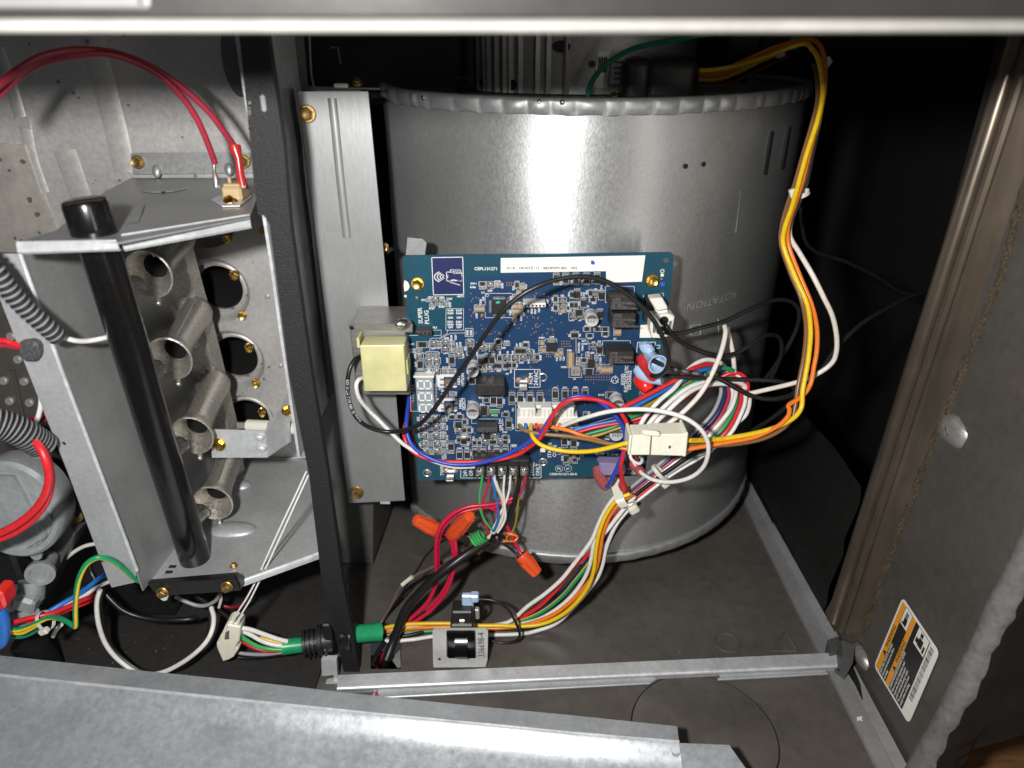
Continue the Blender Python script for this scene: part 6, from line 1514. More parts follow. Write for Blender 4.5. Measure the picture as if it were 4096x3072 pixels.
gw('crimson wire looping from behind the cable down the left to the floor', [(2052, 1992, .395), (2005, 2010, .394), (1940, 2020, .392), (1880, 2026, .391), (1822, 2048, .390), (1775, 2088, .389), (1750, 2140, .388), (1744, 2205, .388), (1745, 2270, .387), (1745, 2330, .386), (1716, 2400, .384), (1665, 2455, .382), (1622, 2490, .380)], 'crimson', .0020, .39)
gw('second crimson wire rising beside the looping one', [(2070, 2000, .398), (1990, 2024, .397), (1920, 2032, .395), (1840, 2052, .393), (1785, 2095, .392), (1757, 2150, .391), (1752, 2220, .390), (1755, 2290, .389)], 'crimson', .0018, .39)
gw('crimson wire from the middle wire nut down to the loom', [(1818, 2140, .392), (1822, 2180, .390), (1823, 2225, .388), (1812, 2290, .386), (1786, 2365, .384), (1735, 2430, .382), (1672, 2478, .380), (1640, 2496, .379)], 'crimson', .0019, .39)
gw('crimson wire doubled beside the middle wire nut lead', [(1808, 2150, .394), (1812, 2200, .392), (1815, 2250, .390), (1796, 2320, .388), (1755, 2390, .386), (1705, 2440, .384)], 'crimson', .0018, .39)
gw('crimson wire running down to the right wire nut', [(1960, 2028, .396), (1995, 2052, .396), (2025, 2100, .396), (2050, 2150, .395), (2072, 2195, .394), (2086, 2218, .392)], 'crimson', .0018, .39)
gw('black wire entering the right wire nut', [(2000, 2165, .398), (2030, 2185, .397), (2055, 2205, .396), (2080, 2226, .394)], 'black', .0015, .39)
gw('brownish grey cable running down left of the black cable', [(1935, 2145, .402), (1880, 2190, .402), (1825, 2220, .402), (1725, 2270, .402), (1640, 2315, .401), (1600, 2352, .400), (1570, 2410, .396), (1525, 2490, .390), (1515, 2560, .386)], 'mauve', .0019, .40)
gw('short ivory wire patch showing on the brownish grey cable', [(1648, 2308, .399), (1625, 2326, .399), (1608, 2340, .3985)], 'ivory', .0021, .399)
gw('thin black wire leaning left of the crimson wires', [(1820, 2145, .404), (1770, 2165, .404), (1740, 2186, .404), (1700, 2230, .404), (1668, 2282, .404), (1640, 2320, .404), (1590, 2400, .400), (1530, 2480, .396), (1500, 2520, .392)], 'black', .0010, .40)
gw('thin grey wire twisted between the left and middle wire nuts', [(1755, 2130), (1780, 2150), (1800, 2160), (1815, 2150), (1830, 2138), (1870, 2135), (1930, 2138)], 'black', .0011, .402)
gw('crimson strand between the left and middle wire nuts', [(1752, 2118), (1775, 2132), (1795, 2155), (1802, 2175)], 'crimson', .0014, .400)
gw('crimson strand running behind the green coil', [(1870, 2146), (1910, 2142), (1945, 2146), (1960, 2130)], 'crimson', .0011, .403)
bm = nb(); c0, c1 = at(1892, 2166, .393), at(1932, 2142, .393); dd = (c1 - c0); a_, u_, v_ = frame(dd)
P = [c0 + dd * (k / 60) + (u_ * math.cos(k * .42) + v_ * math.sin(k * .42)) * .0042 for k in range(61)]
add_tube(bm, P, .0010, 7); tag(obj('wire_coil', bm, 'wire_leaf_green'), 'light green wire coiled round the end of the black cable', 'wire')
bm = nb(); random.seed(4)
for k in range(5):
    c = at(1990 + k * 12, 2150 + random.uniform(-8, 10), .396 + random.uniform(-.003, .004)); a0_ = random.random() * 6
    P = [c + Vector((math.cos(a0_ + t * .5) * (.004 + .0004 * k), random.uniform(-.001, .001), math.sin(a0_ + t * .5) * .0034)) for t in range(11)]
    add_tube(bm, spline(P, 3), .0009, 6, mi=k % 3)
tag(obj('wire_tangle', bm, ['wire_black', 'wire_orange', 'wire_mauve'], None, 60), 'tangle of cut black and orange strands at the stripped cable end', 'wire', None, 'stuff')
bm = nb(); add_tube(bm, spline([at(1915, 2105, .398), at(1922, 2095, .398), at(1932, 2108, .398), at(1946, 2114, .398), at(1955, 2128, .398)], 5), .0012, 7); tag(obj('string_tuft', bm, 'wire_mauve'), 'frayed greyish string tuft beside the thin green wire', 'string')
gw('orange and black strand sticking out below the cable end', [(1960, 2172), (1930, 2190), (1915, 2215)], 'orange', .0009, .399)
def nut(label, mouth, tip, Ym, Yt):
    t = thing('wire_nut', label, 'wire nut', at((mouth[0] + tip[0]) / 2, (mouth[1] + tip[1]) / 2, (Ym + Yt) / 2), 'orange twist-on wire nuts')
    a, b = at(*mouth, Ym), at(*tip, Yt); L = (b - a).length
    bm = nb(); prof = [(0, .0042), (0, .0052), (.0010, .0054), (L * .25, .0052), (L * .3, .0049), (L * .94, .0035), (L * .98, .0032), (L, .0026)]
    add_lathe(bm, a, b - a, prof, 24, cap0=False); obj('cap', bm, 'wire_nut_orange', t)
    bm = nb(); add_lathe(bm, a, b - a, [(.0002, .0043), (L * .5, .003)], 16, cap0=False); obj('mouth', bm, 'void_black', t)
    a_, u_, v_ = frame(b - a)
    for k in range(8):
        bm = nb(); e = u_ * math.cos(k * math.pi / 4) + v_ * math.sin(k * math.pi / 4)
        add_tube(bm, [a + a_ * L * .30 + e * .0046, a + a_ * L * .97 + e * .0033], [.0010, .0008], 6); obj('rib', bm, 'wire_nut_orange', t)
nut('orange wire nut leftmost, tip pointing up left', (1752, 2122), (1660, 2076), .398, .392)
nut('orange wire nut in the middle, tip pointing up right', (1813, 2136), (1882, 2062), .394, .380)
nut('orange wire nut hanging lowest below the drum rim', (2084, 2218), (2150, 2296), .392, .386)

# ------------------------------------------------------------------ door switch on the floor
zsw = .354
dsw = thing('door_switch', 'black rocker door switch in a grey sheet metal bracket stamped with a number', 'switch', at(1840, 2670, zsw))
bm = nb()
sheet_with_holes(bm, [at(1738, 2516, zsw), at(1946, 2516, zsw), at(1952, 2524, zsw), at(1950, 2640, zsw), at(1942, 2668, zsw - .002), at(1734, 2670, zsw - .002), at(1732, 2640, zsw), at(1730, 2524, zsw)], [[at(1786, 2536, zsw), at(1902, 2536, zsw), at(1902, 2632, zsw), at(1786, 2632, zsw)]], (0, .0011, 0))
obj('bracket', bm, 'switch_plate', dsw)
bm = nb(); add_prism(bm, [at(1734, 2668, zsw - .001), at(1942, 2666, zsw - .001), Vector((at(1942, 2666, zsw).x, zsw + .012, FZ + .001)), Vector((at(1734, 2668, zsw).x, zsw + .012, FZ + .001))], (0, 0, .001)); obj('bracket_foot', bm, 'switch_plate', dsw)
bm = nb(); boxpx(bm, 1784, 2532, 1904, 2636, zsw - .0025, zsw + .003, .0012, seg=2); obj('bezel', bm, 'black_pipe', dsw)
bm = nb(); a, b = at(1820, 2552, zsw - .003), at(1872, 2628, zsw - .003)
cx_ = (a.x + b.x) / 2; hw = (b.x - a.x) / 2; z0, z1 = b.z, a.z
prof = [(z1, .001), (z1 - .002, -.0022), (z0 + (z1 - z0) * .55, -.0052), (z0 + (z1 - z0) * .38, -.0058), (z0 + .002, -.0034), (z0, -.001)]
add_prism(bm, [Vector((cx_ - hw, zsw - .003 + dy, z)) for z, dy in prof] + [Vector((cx_ - hw, zsw, z0)), Vector((cx_ - hw, zsw, z1))], (2 * hw, 0, 0)); obj('rocker', bm, 'black_pipe', dsw)
bm = nb(); boxpx(bm, 1822, 2596, 1870, 2601, zsw - .0088, zsw - .0080); obj('rocker_glint', bm, 'steel', dsw) if False else bm.free()
bm = nb(); boxpx(bm, 1800, 2500, 1897, 2620, zsw + .003, zsw + .020, .0012)
boxpx(bm, 1806, 2448, 1892, 2520, zsw + .006, zsw + .018, .001); obj('switch_body', bm, 'rubber_black', dsw)
bm = nb(); boxpx(bm, 1836, 2482, 1860, 2499, zsw + .0050, zsw + .007, .0004); obj('blade', bm, 'tin', dsw)
bm = nb(); o_ = at(1926, 2580, zsw - .0003); text_bm(bm, '336698-4', lambda x, y: o_ + Vector((-y, 0, x)), .0062, 0, 'CENTER', .95); obj('stamped_number', bm, 'print_black', dsw)
bm = nb(); add_lathe(bm, at(1758, 2636, zsw - .0002), (0, -1, 0), [(0, .0010), (.0002, .0010)], 10); obj('rivet', bm, 'print_black', dsw)
bm = nb(); boxpx(bm, 1846, 2384, 1894, 2450, .366, .370, .0008); boxpx(bm, 1880, 2386, 1915, 2414, .365, .371, .001); tag(obj('crimp_terminal', bm, 'crimp_blue'), 'pale blue crimp terminal pushed onto the top of the door switch', 'terminal', 'insulated crimp terminals')
bm = nb(); boxpx(bm, 1895, 2440, 1918, 2480, .372, .376, .0008); tag(obj('crimp_terminal', bm, 'wire_grey'), 'greyish crimp terminal behind the right side of the door switch', 'terminal', 'insulated crimp terminals')
gw('black wire looping from the blue crimp on the door switch to the right', [(1900, 2396, .368), (1950, 2398, .367), (1990, 2408, .366), (2030, 2436, .365), (2058, 2480, .365), (2075, 2520, .366), (2078, 2545, .367), (2060, 2565, .368), (2010, 2572, .369), (1960, 2562, .370)], 'black', .0013, .366)
gw('black wire curling down behind the door switch', [(1916, 2400, .374), (1930, 2420, .376), (1932, 2445, .377), (1920, 2465, .377)], 'black', .0013, .376)
gw('thin black wire dropping into the square floor hole', [(1545, 2560, .375), (1510, 2610, .368), (1490, 2660, .36)], 'black', .0022, .37)
def down(label, pts, color, r):
    P = [atz(q[0], q[1], q[2]) for q in pts]; bm = nb(); add_tube(bm, spline(P, 5), r * .8, 10); tag(obj('wire', bm, 'wire_' + color, None, 60), label, 'wire', GW)
down('black cable going down through the square floor hole', [(1575, 2545, FZ + .008), (1565, 2590, FZ - .004), (1540, 2650, FZ - .02), (1535, 2690, FZ - .04)], 'black', .0040)
down('crimson wire going down through the square floor hole', [(1530, 2610, FZ - .008), (1515, 2650, FZ - .016), (1500, 2685, FZ - .03)], 'crimson', .0017)
bm = nb(); add_prism(bm, [atz(1600, 2598, FZ - .003), atz(1565, 2635, FZ - .003), atz(1590, 2668, FZ - .003), atz(1603, 2665, FZ - .003)], (0, 0, -.001)); obj('hole_edge', bm, 'grey_paint', cab)
down('stub of crimson wire beside the base rail', [(1504, 2768, FZ + .004), (1508, 2784, FZ + .003), (1512, 2795, FZ + .002)], 'crimson', .0011)

# ------------------------------------------------------------------ crimps and plugs on the board
pw = thing('power_plug', 'white nylon power plug with latch at the right edge of the board', 'connector', at(2640, 1360, .387))
plugbox('plug_body', [(2608, 1268), (2672, 1255), (2700, 1265), (2686, 1345), (2645, 1352), (2608, 1355), (2600, 1310)], .3845, .013, 'nylon_white', pw, .0007)
plugbox('latch_arm', [(2598, 1196), (2650, 1190), (2674, 1232), (2665, 1246), (2680, 1262), (2640, 1278), (2625, 1240), (2605, 1212)], .3880, .008, 'nylon_white', pw, .0006)
plugbox('latch_head', [(2598, 1196), (2648, 1190), (2672, 1230), (2668, 1238), (2634, 1244), (2622, 1240)], .3840, .005, 'nylon_white', pw, .0006)
bm = nb()
for pts in (((2612, 1296), (2624, 1294), (2622, 1330), (2611, 1332)), ((2676, 1286), (2688, 1282), (2684, 1312), (2673, 1314))): add_prism(bm, [at(*q, .3842) for q in pts], (0, -.0001, 0))
obj('plug_window', bm, 'core_front', pw)
bm = nb()
for q in ((2642, 1322), (2656, 1282)): add_lathe(bm, at(*q, .3843), (0, -1, 0), [(0, .0026), (.0003, .0026)], 14)
obj('wire_entry', bm, 'void_black', pw)
def crimp(label, pts, rs, m, parts=None, squash=.55, ellipsemouth=None):
    P = [at(*q) for q in pts]; bm = nb(); add_tube(bm, spline(P, 4), [rs[min(len(rs) - 1, int(i / 4))] + ((rs[min(len(rs) - 1, int(i / 4) + 1)] - rs[min(len(rs) - 1, int(i / 4))]) * (i % 4) / 4) for i in range((len(P) - 1) * 4 + 1)], 14)
    return tag(obj('crimp_terminal', bm, m, None, 50), label, 'terminal', 'insulated crimp terminals')
ct = plugbox('crimp_terminal', [(2560, 1388), (2572, 1382), (2606, 1381), (2620, 1396), (2624, 1416), (2606, 1428), (2586, 1424), (2560, 1408)], .384, .008, 'crimp_blue', None, .0018)
tag(ct, 'blue crimp terminal uppermost at the right edge of the board', 'terminal', 'insulated crimp terminals')
bm = nb(); c0, c1 = at(2598, 1420, .388), at(2632, 1458, .373); L = (c1 - c0).length
add_lathe(bm, c0, c1 - c0, [(0, .0036), (L * .5, .0040), (L * .8, .0050), (L, .0058), (L, .0051), (L * .6, .0032)], 20, cap1=True); obj('crimp_barrel', bm, 'crimp_blue', ct)
crimp('dark red crimp terminal between the two blue crimps', [(2566, 1424, .392), (2578, 1450, .389), (2590, 1474, .385), (2602, 1494, .380), (2612, 1504, .377)], [.0036, .0044, .0036, .0032, .0034], 'crimp_red')
crimp('pale blue crimp terminal lowest at the right edge of the board', [(2560, 1470, .394), (2575, 1490, .391), (2605, 1504, .388), (2650, 1508, .385)], [.0048, .0052, .0048, .0050], 'crimp_blue')
crimp('bright red rubber cap over a spare terminal on the board', [(2556, 1508, .394), (2570, 1526, .391), (2585, 1545, .388), (2598, 1562, .386)], [.0042, .0050, .0048, .0036], 'cap_red')
fus = thing('blade_fuse', 'translucent violet blade fuse plugged into the lower edge of the board', 'fuse', at(2450, 1905, .385))
plugbox('fuse_body', [(2396, 1852), (2500, 1860), (2506, 1882), (2498, 1906), (2408, 1906), (2398, 1880)], .3855, .008, 'fuse_violet', fus, .0012)
plugbox('fuse_edge', [(2396, 1852), (2498, 1858), (2500, 1868), (2398, 1862)], .3850, .009, 'fuse_violet', fus, .0006)
crimp('red crimp terminal left of the violet fuse', [(2388, 1868, .392), (2396, 1900, .388), (2412, 1930, .382), (2428, 1948, .378)], [.0030, .0038, .0036, .0034], 'crimp_pink')
crimp('red crimp terminal right of the violet fuse', [(2474, 1906, .388), (2482, 1930, .384), (2494, 1952, .378), (2502, 1962, .376)], [.0026, .0030, .0026, .0024], 'crimp_red')
crimp('red crimp terminal at the bottom right board corner behind the plug', [(2522, 1822, .392), (2534, 1850, .389), (2550, 1872, .386), (2562, 1888, .382)], [.0034, .0040, .0034, .0030], 'crimp_pink')
gw('white wire curl below the left end of the in-line plug', [(2520, 1815, .378), (2525, 1835, .376), (2545, 1852, .375), (2562, 1852, .376), (2568, 1838, .379), (2560, 1826, .382)], 'white', .0014, .38)
crimp('pale blue crimp half hidden behind the white fan of wires', [(2536, 1690, .394), (2560, 1690, .393), (2580, 1684, .392)], [.0048, .0052, .0046], 'crimp_blue')

# ------------------------------------------------------------------ burner side wiring
wire('dull red wire arching along the top left to the insulated crimp', [(-60, 390), (0, 335), (60, 288), (150, 232), (260, 202), (360, 199), (470, 214), (600, 264), (720, 342), (830, 442), (900, 532), (945, 596)], 'rose', .0021, (.33, .405))  # haze over these two red wires is put into their dulled colour
wire('dull red wire arching along the top left to the bare crimp', [(-60, 430), (0, 372), (60, 316), (160, 252), (290, 222), (410, 214), (520, 240), (640, 302), (730, 390), (790, 480), (830, 570), (860, 652)], 'rose', .0021, (.336, .402))
bm = nb(); P = [at(938, 586, .404), at(944, 606, .403), at(954, 636, .402), at(962, 700, .400), at(972, 745, .399)]
add_tube(bm, P, [.0034, .0030, .0018, .0022, .0026], 12); tag(obj('crimp_terminal', bm, 'crimp_red', None, 50), 'translucent red crimp terminal standing on the limit switch', 'terminal', 'insulated crimp terminals')
bm = nb(); P = [at(858, 650, .402), at(856, 668, .401), at(858, 690, .400), at(863, 712, .399), at(866, 748, .398)]
add_tube(bm, P, [.0012, .0009, .0010, .0018, .0015], 10); tag(obj('crimp_terminal', bm, 'tin', None, 50), 'bare silver crimp terminal on the left blade of the limit switch', 'terminal', 'insulated crimp terminals')
def conduit(label, pts, r, pitch, name='corrugated_conduit'):
    P = spline([at(*q) for q in pts], 40); bm = nb()
    L = [0]
    for i in range(1, len(P)): L.append(L[-1] + (P[i] - P[i - 1]).length)
    n = int(L[-1] / pitch * 6); Q = []; j = 0
    for k in range(n + 1):
        s = L[-1] * k / n
        while j < len(L) - 2 and L[j + 1] < s: j += 1
        t = (s - L[j]) / max(1e-9, L[j + 1] - L[j]); Q.append(P[j].lerp(P[j + 1], t))
    rr = [r * (1.0 if (k % 6) in (0, 1, 2) else .74) for k in range(n + 1)]
    n0 = 0
    add_tube(bm, Q, rr, 20, cap=False)
    bm.faces.ensure_lookup_table()
    for i, f in enumerate(bm.faces):
        if (i // 20) % 6 in (3, 4, 5): f.material_index = 1
    add_tube(bm, [Q[-1], Q[-6], Q[-14]], r * .73, 20, cap=False)
    add_lathe(bm, Q[-1], Q[-1] - Q[-3], [(-.0001, r * .78), (.0001, r * .99)], 20, cap0=False, cap1=False)
    o = obj(name, bm, ['conduit_grey', 'conduit_groove'], None, 20)
    tag(o, label, 'conduit', 'grey corrugated conduits'); bm = nb()
    add_lathe(bm, Q[-8], Q[-8] - Q[-12], [(0, r * .77), (.0001, r * .77)], 16); obj('bore', bm, 'void_black', o)
conduit('thin grey corrugated conduit crossing the flange at the upper left', [(-140, 960, .296), (-40, 1060, .298), (40, 1165, .302), (110, 1240, .306), (180, 1302, .310), (232, 1348, .314)], .0044, .0030)
conduit('wide grey corrugated conduit ending above the gas valve', [(-160, 1680, .300), (-60, 1686, .302), (20, 1702, .306), (90, 1732, .310), (150, 1768, .315), (172, 1784, .317)], .0074, .0020)
wire('white wire from the thin conduit to behind the black pipe', [(225, 1342, .315), (255, 1350, .318), (300, 1362, .322), (350, 1364, .328), (425, 1350, .336), (470, 1335, .342)], 'white', .0016)
wire('bright red wire curving from the wide conduit across the gas valve', [(110, 1745, .312), (138, 1764, .309), (166, 1800, .306), (186, 1850, .304), (196, 1905, .304), (186, 1965, .304), (155, 2020, .304), (105, 2070, .304), (45, 2110, .303), (-20, 2140, .302), (-80, 2165, .300)], 'red', .0026)
wire('second bright red wire on the outer side of the curve across the gas valve', [(120, 1745, .316), (150, 1770, .312), (180, 1812, .309), (200, 1870, .307), (206, 1920, .307), (196, 1980, .307), (165, 2040, .307), (115, 2092, .307), (50, 2135, .306), (-20, 2162, .305), (-80, 2190, .303)], 'red', .0023)
wire('red wire passing behind the left flange to the wide conduit', [(85, 1696, .36), (120, 1680, .36), (150, 1672, .36), (180, 1648, .36)], 'red', .0020)
wire('dark red wire passing behind the left flange', [(120, 1700, .365), (150, 1695, .365), (175, 1680, .365), (200, 1650, .365)], 'rose', .0020)
wire('white wire behind the left flange above the wide conduit', [(128, 1712, .352), (148, 1680, .353), (160, 1640, .354), (165, 1600, .356), (158, 1560, .358)], 'white', .0018)
wire('red wire entering the grey rubber grommet from the left', [(-40, 1362, .322), (20, 1364, .322), (50, 1374, .322), (85, 1386, .321)], 'red', .0018)
wire('second red wire entering the grey rubber grommet from the left', [(-40, 1384, .325), (20, 1382, .324), (50, 1386, .323), (85, 1392, .322)], 'rose', .0017)
tag(plugbox('rubber_grommet', [(66, 1372), (128, 1364), (152, 1385), (155, 1430), (140, 1450), (88, 1448), (78, 1410)], .3205, .006, 'header_grey', None, .0012), 'dark grey rubber grommet set into the left flange', 'grommet')

# lower left wiring
def lw(label, pts, colr, r=.0020, y=.345, **k): return gw(label, pts, colr, r, y)
GY = [(20, 2505, .318), (60, 2520, .318), (100, 2512, .319), (150, 2490, .320), (190, 2472, .321), (225, 2470, .320), (260, 2482, .317), (290, 2500, .314), (302, 2505, .313), (303, 2480, .312), (302, 2430, .311), (306, 2370, .310), (318, 2310, .310), (345, 2258, .311), (385, 2232, .313), (420, 2232, .315), (460, 2250, .318), (505, 2285, .322), (545, 2318, .327), (575, 2330, .331)]
bm = nb(); add_tube(bm, spline([at(*q) for q in GY], 7), .0015, 12, stripe=(3, 4), twist=.016)
tag(obj('wire', bm, ['wire_green', 'wire_yellow'], None, 60), 'green wire with yellow stripe bent in a high hoop to the pipe bracket', 'wire', GW)
bm = nb(); add_tube(bm, [at(572, 2329, .331), at(586, 2336, .332)], .0016, 8); tag(obj('ring_terminal', bm, 'tin'), 'silver terminal ending the striped green wire at the pipe bracket', 'terminal')
lw('yellow wire curving low into the left cable tie', [(18, 2505), (45, 2525), (85, 2530), (120, 2515), (150, 2498)], 'yellow', .0021, .321)
lw('dark green wire hanging below the yellow curve at the left', [(10, 2520), (40, 2540), (80, 2546), (120, 2535), (160, 2510)], 'teal_green', .0020, .327)
lw('red wire on top of the bundle through the left cable tie', [(25, 2497, .320), (80, 2482, .322), (140, 2468, .324), (200, 2455, .328), (260, 2432, .335), (320, 2405, .343), (370, 2385, .352), (410, 2370, .362)], 'red', .0021)
lw('second red wire below it through the left cable tie', [(110, 2495, .326), (180, 2472, .330), (240, 2450, .336), (300, 2428, .344), (350, 2408, .352), (395, 2385, .362)], 'red', .0020)
lw('blue wire slanting up right behind the striped hoop', [(190, 2450, .335), (240, 2420, .340), (300, 2385, .347), (350, 2350, .355), (400, 2312, .363), (440, 2285, .372)], 'light_blue', .0022)
lw('white wire slanting up right below the blue one', [(250, 2430, .340), (300, 2405, .345), (345, 2378, .352), (395, 2345, .360), (440, 2325, .368)], 'white', .0018)
lw('dark green wire slanting up right behind the blue one', [(330, 2360, .362), (380, 2335, .366), (430, 2305, .374)], 'teal_green', .0020)
lw('blue wire end rising at the far left edge', [(-20, 2580), (5, 2560), (12, 2510), (2, 2460), (-10, 2440)], 'light_blue', .0040, .312)
tag(plugbox('wire_nut', [(-40, 2370), (5, 2372), (22, 2430), (10, 2446), (-40, 2450)], .31, .012, 'cap_red', None, .0015), 'red cap cut off by the left picture edge', 'cap')
tie('pale cable tie round the bundle at the lower left', 182, 2482, .324, (55, -20), .0062, .0055, 'tie_nylon', (-5, 42))
lw('stub of white wire pointing down below the left cable tie', [(212, 2545), (225, 2520), (245, 2498)], 'white', .0018, .34)
lw('black wire drooping under the burner box to the right', [(355, 2250, .372), (365, 2290, .370), (395, 2340, .366), (440, 2395, .362), (490, 2440, .360), (550, 2465, .360), (620, 2478, .360), (700, 2480, .360), (760, 2476, .362), (790, 2468, .366)], 'black', .0025)
lw('white wire hanging in a big loop over the front sheet', [(400, 2360, .352), (388, 2400, .350), (388, 2450, .349), (398, 2510, .348), (420, 2570, .347), (455, 2620, .345), (500, 2660, .343), (548, 2690, .341), (600, 2698, .340), (660, 2686, .340), (730, 2650, .341), (790, 2605, .343), (830, 2560, .347), (850, 2515, .352), (855, 2470, .358), (845, 2430, .364)], 'white', .0021)
lw('black wire hanging in a loop beside the big white loop', [(410, 2360, .356), (402, 2400, .354), (405, 2450, .353), (420, 2520, .352), (450, 2590, .350), (500, 2640, .348), (560, 2680, .346), (630, 2695, .345), (700, 2680, .345), (760, 2645, .347), (810, 2590, .350), (838, 2520, .356), (842, 2450, .362)], 'black', .0020)
lw('short white wire peeking out above the striped hoop', [(265, 2232), (300, 2205), (340, 2184), (385, 2174)], 'white', .0018, .385)
lw('grey wire bowed under the black pipe bracket', [(700, 2385), (740, 2405), (790, 2422), (830, 2420), (865, 2400), (882, 2370)], 'grey', .0018, .372)
lw('dark red wire bowed under the shelf corner', [(860, 2400), (900, 2425), (940, 2428), (970, 2415), (990, 2390), (995, 2355)], 'maroon', .0018, .385)
lw('black wire pair under the pipe bracket running right', [(780, 2380), (840, 2420), (900, 2460), (960, 2500), (1030, 2528), (1110, 2545)], 'black', .0022, .375)
# two-pin plug with the thin white igniter leads
pin = thing('two_pin_plug', 'small pale nylon two pin plug hanging on thin white wires', 'connector', at(910, 2650, .345))
plugbox('plug_body', [(905, 2495), (925, 2486), (962, 2502), (958, 2560), (935, 2605), (868, 2575)], .342, .010, 'nylon_cream', pin, .0008)
plugbox('plug_body', [(866, 2570), (936, 2585), (955, 2598), (935, 2625), (918, 2640), (890, 2648), (865, 2590)], .3425, .0095, 'nylon_cream', pin, .0008)
plugbox('plug_rim', [(908, 2498), (962, 2508), (956, 2570), (938, 2562), (900, 2545)], .3405, .003, 'nylon_cream', pin, .0006)
bm = nb(); add_prism(bm, [at(902, 2530, .3404), at(918, 2520, .3404), at(916, 2555, .3404), at(898, 2558, .3404)], (0, -.0001, 0)); obj('moulded_mark', bm, 'core_front', pin)
lw('thin white igniter wire on the left, running up to the shelf', [(932, 2494, .341), (950, 2450, .341), (985, 2395, .342), (1025, 2320, .344), (1075, 2210, .347), (1130, 2090, .350), (1180, 1985, .354), (1226, 1885, .358)], 'white', .00078)
lw('thin white igniter wire on the right, running up to the shelf', [(945, 2525, .3415), (965, 2460, .3415), (1000, 2400, .3425), (1040, 2320, .3445), (1090, 2215, .3475), (1145, 2095, .3505), (1195, 1985, .3545), (1234, 1900, .3585)], 'white', .00078)
for lb, pts, colr, r in (('white wire highest between the two pin plug and the green sleeve', [(962, 2512, .346), (1000, 2518, .347), (1050, 2535, .348), (1110, 2556, .349), (1150, 2566, .350)], 'white', .0021),
    ('white wire below it between the two pin plug and the green sleeve', [(960, 2520, .350), (1000, 2538, .350), (1050, 2565, .350), (1100, 2580, .350), (1150, 2585, .351)], 'white', .0020),
    ('green wire between the two pin plug and the green sleeve', [(955, 2535, .348), (985, 2560, .348), (1030, 2585, .348), (1080, 2596, .349), (1150, 2600, .350)], 'leaf_green', .0020),
    ('red wire lowest between the two pin plug and the green sleeve', [(950, 2545, .352), (980, 2572, .352), (1020, 2592, .352), (1070, 2604, .352), (1150, 2606, .353)], 'red', .0018),
    ('orange wire between the two pin plug and the green sleeve', [(1000, 2540, .354), (1040, 2555, .354), (1090, 2575, .353), (1150, 2588, .352)], 'orange', .0019),
    ('yellow wire between the two pin plug and the green sleeve', [(1040, 2550, .352), (1090, 2565, .352), (1150, 2576, .351)], 'yellow', .0015),
    ('grey wire sagging below the green sleeve on the left', [(930, 2605, .352), (980, 2615, .352), (1050, 2618, .352), (1110, 2612, .352), (1150, 2605, .353)], 'grey', .0017),
    ('black wire sagging below the green sleeve on the left', [(920, 2625, .356), (990, 2632, .356), (1070, 2626, .355), (1150, 2612, .354)], 'black', .0018)):
    lw(lb, pts, colr, r)
lw('short white wire dangling from the loop above the two pin plug', [(878, 2370), (884, 2395), (876, 2430)], 'white', .0014, .375)
tag(plugbox('tape_tag', [(640, 2385), (672, 2384), (668, 2402), (655, 2406), (640, 2398)], .365, .004, 'nylon_cream', None, .0004), 'pale nylon tie end under the black pipe bracket', 'cable tie')
# printing along the big yellow loom wires is left to the insulation itself

# ------------------------------------------------------------------ warning sticker on the right wall
lab = thing('warning_sticker', 'orange, black and white warning sticker with a barcode on the right wall', 'sticker', onw(3637, 2897, .001))
cO, cU, cV, cX = onw(3498, 2664, .0006), onw(3613, 2388, .0006), onw(3637, 2897, .0006), onw(3760, 2610, .0006)
U = (cU - cO); Vv = (cV - cO)
def lp(u, v, h=0.0):
    p = cO.lerp(cU, u) .lerp(cV.lerp(cX, u), v)
    return p - WN * (.0002 + h)
def lrect(bm, u0, v0, u1, v1, h, mi=0): 
    f = bm.faces.new([bm.verts.new(lp(u0, v0, h)), bm.verts.new(lp(u1, v0, h)), bm.verts.new(lp(u1, v1, h)), bm.verts.new(lp(u0, v1, h))]); f.material_index = mi
bm = nb()
rad = []
for (cu, cv, a0_) in ((.93, .07, 0), (.07, .07, 90), (.07, .93, 180), (.93, .93, 270)):
    for k in range(5):
        t = R(a0_ + 22.5 * k); rad.append((cu + .07 * math.cos(t), cv - .07 * math.sin(t) ))
add_prism(bm, [lp(u, v) for u, v in rad], -WN * .0002); obj('sticker_card', bm, 'label_white', lab)
bm = nb(); lrect(bm, .03, .035, .97, .135, .0003); lrect(bm, .03, .33, .97, .42, .0004); obj('orange_band', bm, 'label_orange', lab)
bm = nb(); lrect(bm, .03, .137, .97, .329, .0003); lrect(bm, .03, .422, .97, .80, .0003); obj('black_field', bm, 'label_black', lab)
bm = nb(); lrect(bm, .76, .15, .965, .325, .0004); lrect(bm, .76, .52, .965, .785, .0004); obj('pictogram_field', bm, 'label_white', lab)
bm = nb()
for k in range(5): lrect(bm, .86 + .016 * k, .20, .872 + .016 * k, .27, .0005)
lrect(bm, .80, .20, .86, .28, .0005); lrect(bm, .78, .17, .80, .28, .0005)
lrect(bm, .90, .60, .95, .66, .0005); lrect(bm, .79, .60, .89, .70, .0005); lrect(bm, .80, .54, .86, .60, .0005); lrect(bm, .78, .72, .86, .76, .0005)
obj('pictogram', bm, 'label_black', lab)
bm = nb(); u = .24; random.seed(8)
while u < .95:
    wd = random.choice((.004, .007, .011)); lrect(bm, u, .83, u + wd, .915, .0005); u += wd + random.choice((.005, .008, .011))
obj('barcode', bm, 'label_black', lab)
LU, LV = U.length, Vv.length
def ltext(bm, s, u, v, size, al='LEFT', sx=.9, h=.0005): text_bm(bm, s, lambda x, y: lp(u + x / LU, v - y / LV, h), size, 0, al, sx, .00005)
bm = nb(); hh = LV * .095
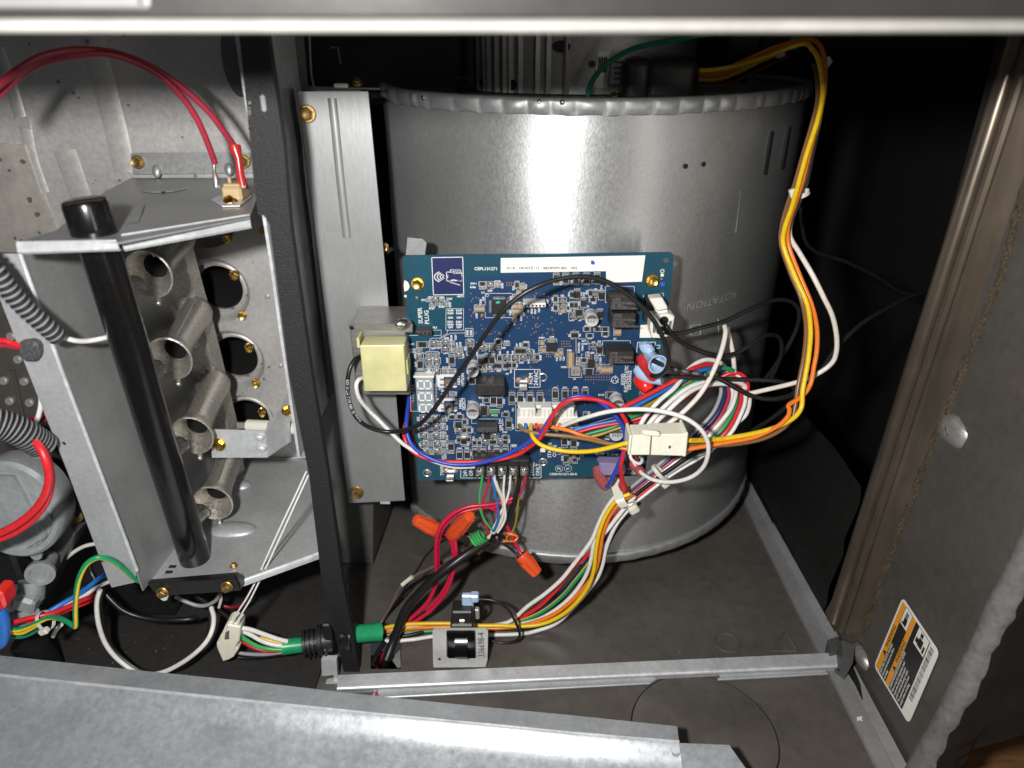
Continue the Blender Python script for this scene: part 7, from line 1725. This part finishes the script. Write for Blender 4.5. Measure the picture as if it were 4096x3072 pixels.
ltext(bm, 'WARNING', .36, .088, hh); ltext(bm, 'WARNING', .36, .378, hh)
for v in (.09, .38): bm.faces.new([bm.verts.new(lp(.25, v + .035, .0005)), bm.verts.new(lp(.32, v + .035, .0005)), bm.verts.new(lp(.285, v - .04, .0005))])
obj('band_lettering', bm, 'label_black', lab)
bm = nb()
for s, v in (('ELECTRIC SHOCK HAZARD', .175), ('Disconnect the electric power before', .235), ('servicing.', .29), ('CARBON MONOXIDE POISONING HAZARD', .460), ('Failure to keep this compartment closed', .520), ('except when servicing could result in', .575), ('carbon monoxide poisoning or death.', .630), ('This compartment must be closed', .690), ('except when servicing.', .745)):
    ltext(bm, s, .05, v, LV * .058, sx=.62 if len(s) > 24 else .8)
obj('sticker_lettering', bm, 'label_white', lab)

# ------------------------------------------------------------------ lettering printed on insulation
def wire_print(owner, pts, txt, size, r, colr):
    P = spline([at(*q) for q in pts], 8); L = [0]
    for i in range(1, len(P)): L.append(L[-1] + (P[i] - P[i - 1]).length)
    def place(x, y):
        s_ = min(max(x, 0), L[-1] - 1e-6); i = 0
        while L[i + 1] < s_: i += 1
        t = (s_ - L[i]) / (L[i + 1] - L[i]); p = P[i].lerp(P[i + 1], t); d = (P[i + 1] - P[i]).normalized()
        vw = (-p).normalized(); n = vw.cross(d).normalized(); v2 = d.cross(n).normalized()
        if v2.dot(vw) < 0: v2 = -v2
        a = y / r
        return p + (v2 * math.cos(a) + n * math.sin(a)) * (r * 1.04)
    bm = nb(); text_bm(bm, txt, place, size, 0, 'LEFT', 1.0, .00002)
    obj('printed_lettering', bm, colr, owner)
def find(lbl): return next(o for o in COL.objects if o.get('label') == lbl)
wire_print(find('thick black wire arching over the board from the yellow bobbin to the red crimp'), [(1440, 1685, .375), (1405, 1630, .374), (1390, 1550, .374), (1398, 1480, .376), (1420, 1438, .380)], 'AWG E51583 (UL) MTW OR', .0024, .00132, 'silk_white')
wire_print(find('long printed black wire from the blue crimp out behind the right wall hem'), [(2650, 1460, .376), (2700, 1478, .376), (2800, 1497, .376), (2875, 1514, .376), (2940, 1550, .376), (3000, 1581, .377)], '18 AWG   105C   600V   PVC', .0024, .00144, 'wire_grey')
wire_print(find('long yellow wire sweeping from the plug up the right of the drum to the motor'), [(2760, 1762, .350), (2810, 1761, .3532), (2875, 1757, .3564), (3000, 1737, .3596)], 'AWM  18AWG  PVC  105C', .0020, .00144, 'wire_olive')
wire_print(find('white wire leaving the yellow bobbin and curving down to the right'), [(1436, 1590, .377), (1470, 1635, .380), (1510, 1675, .381), (1556, 1722, .381), (1608, 1772, .382)], 'E51583 (UL) MTW', .0020, .00128, 'wire_grey')
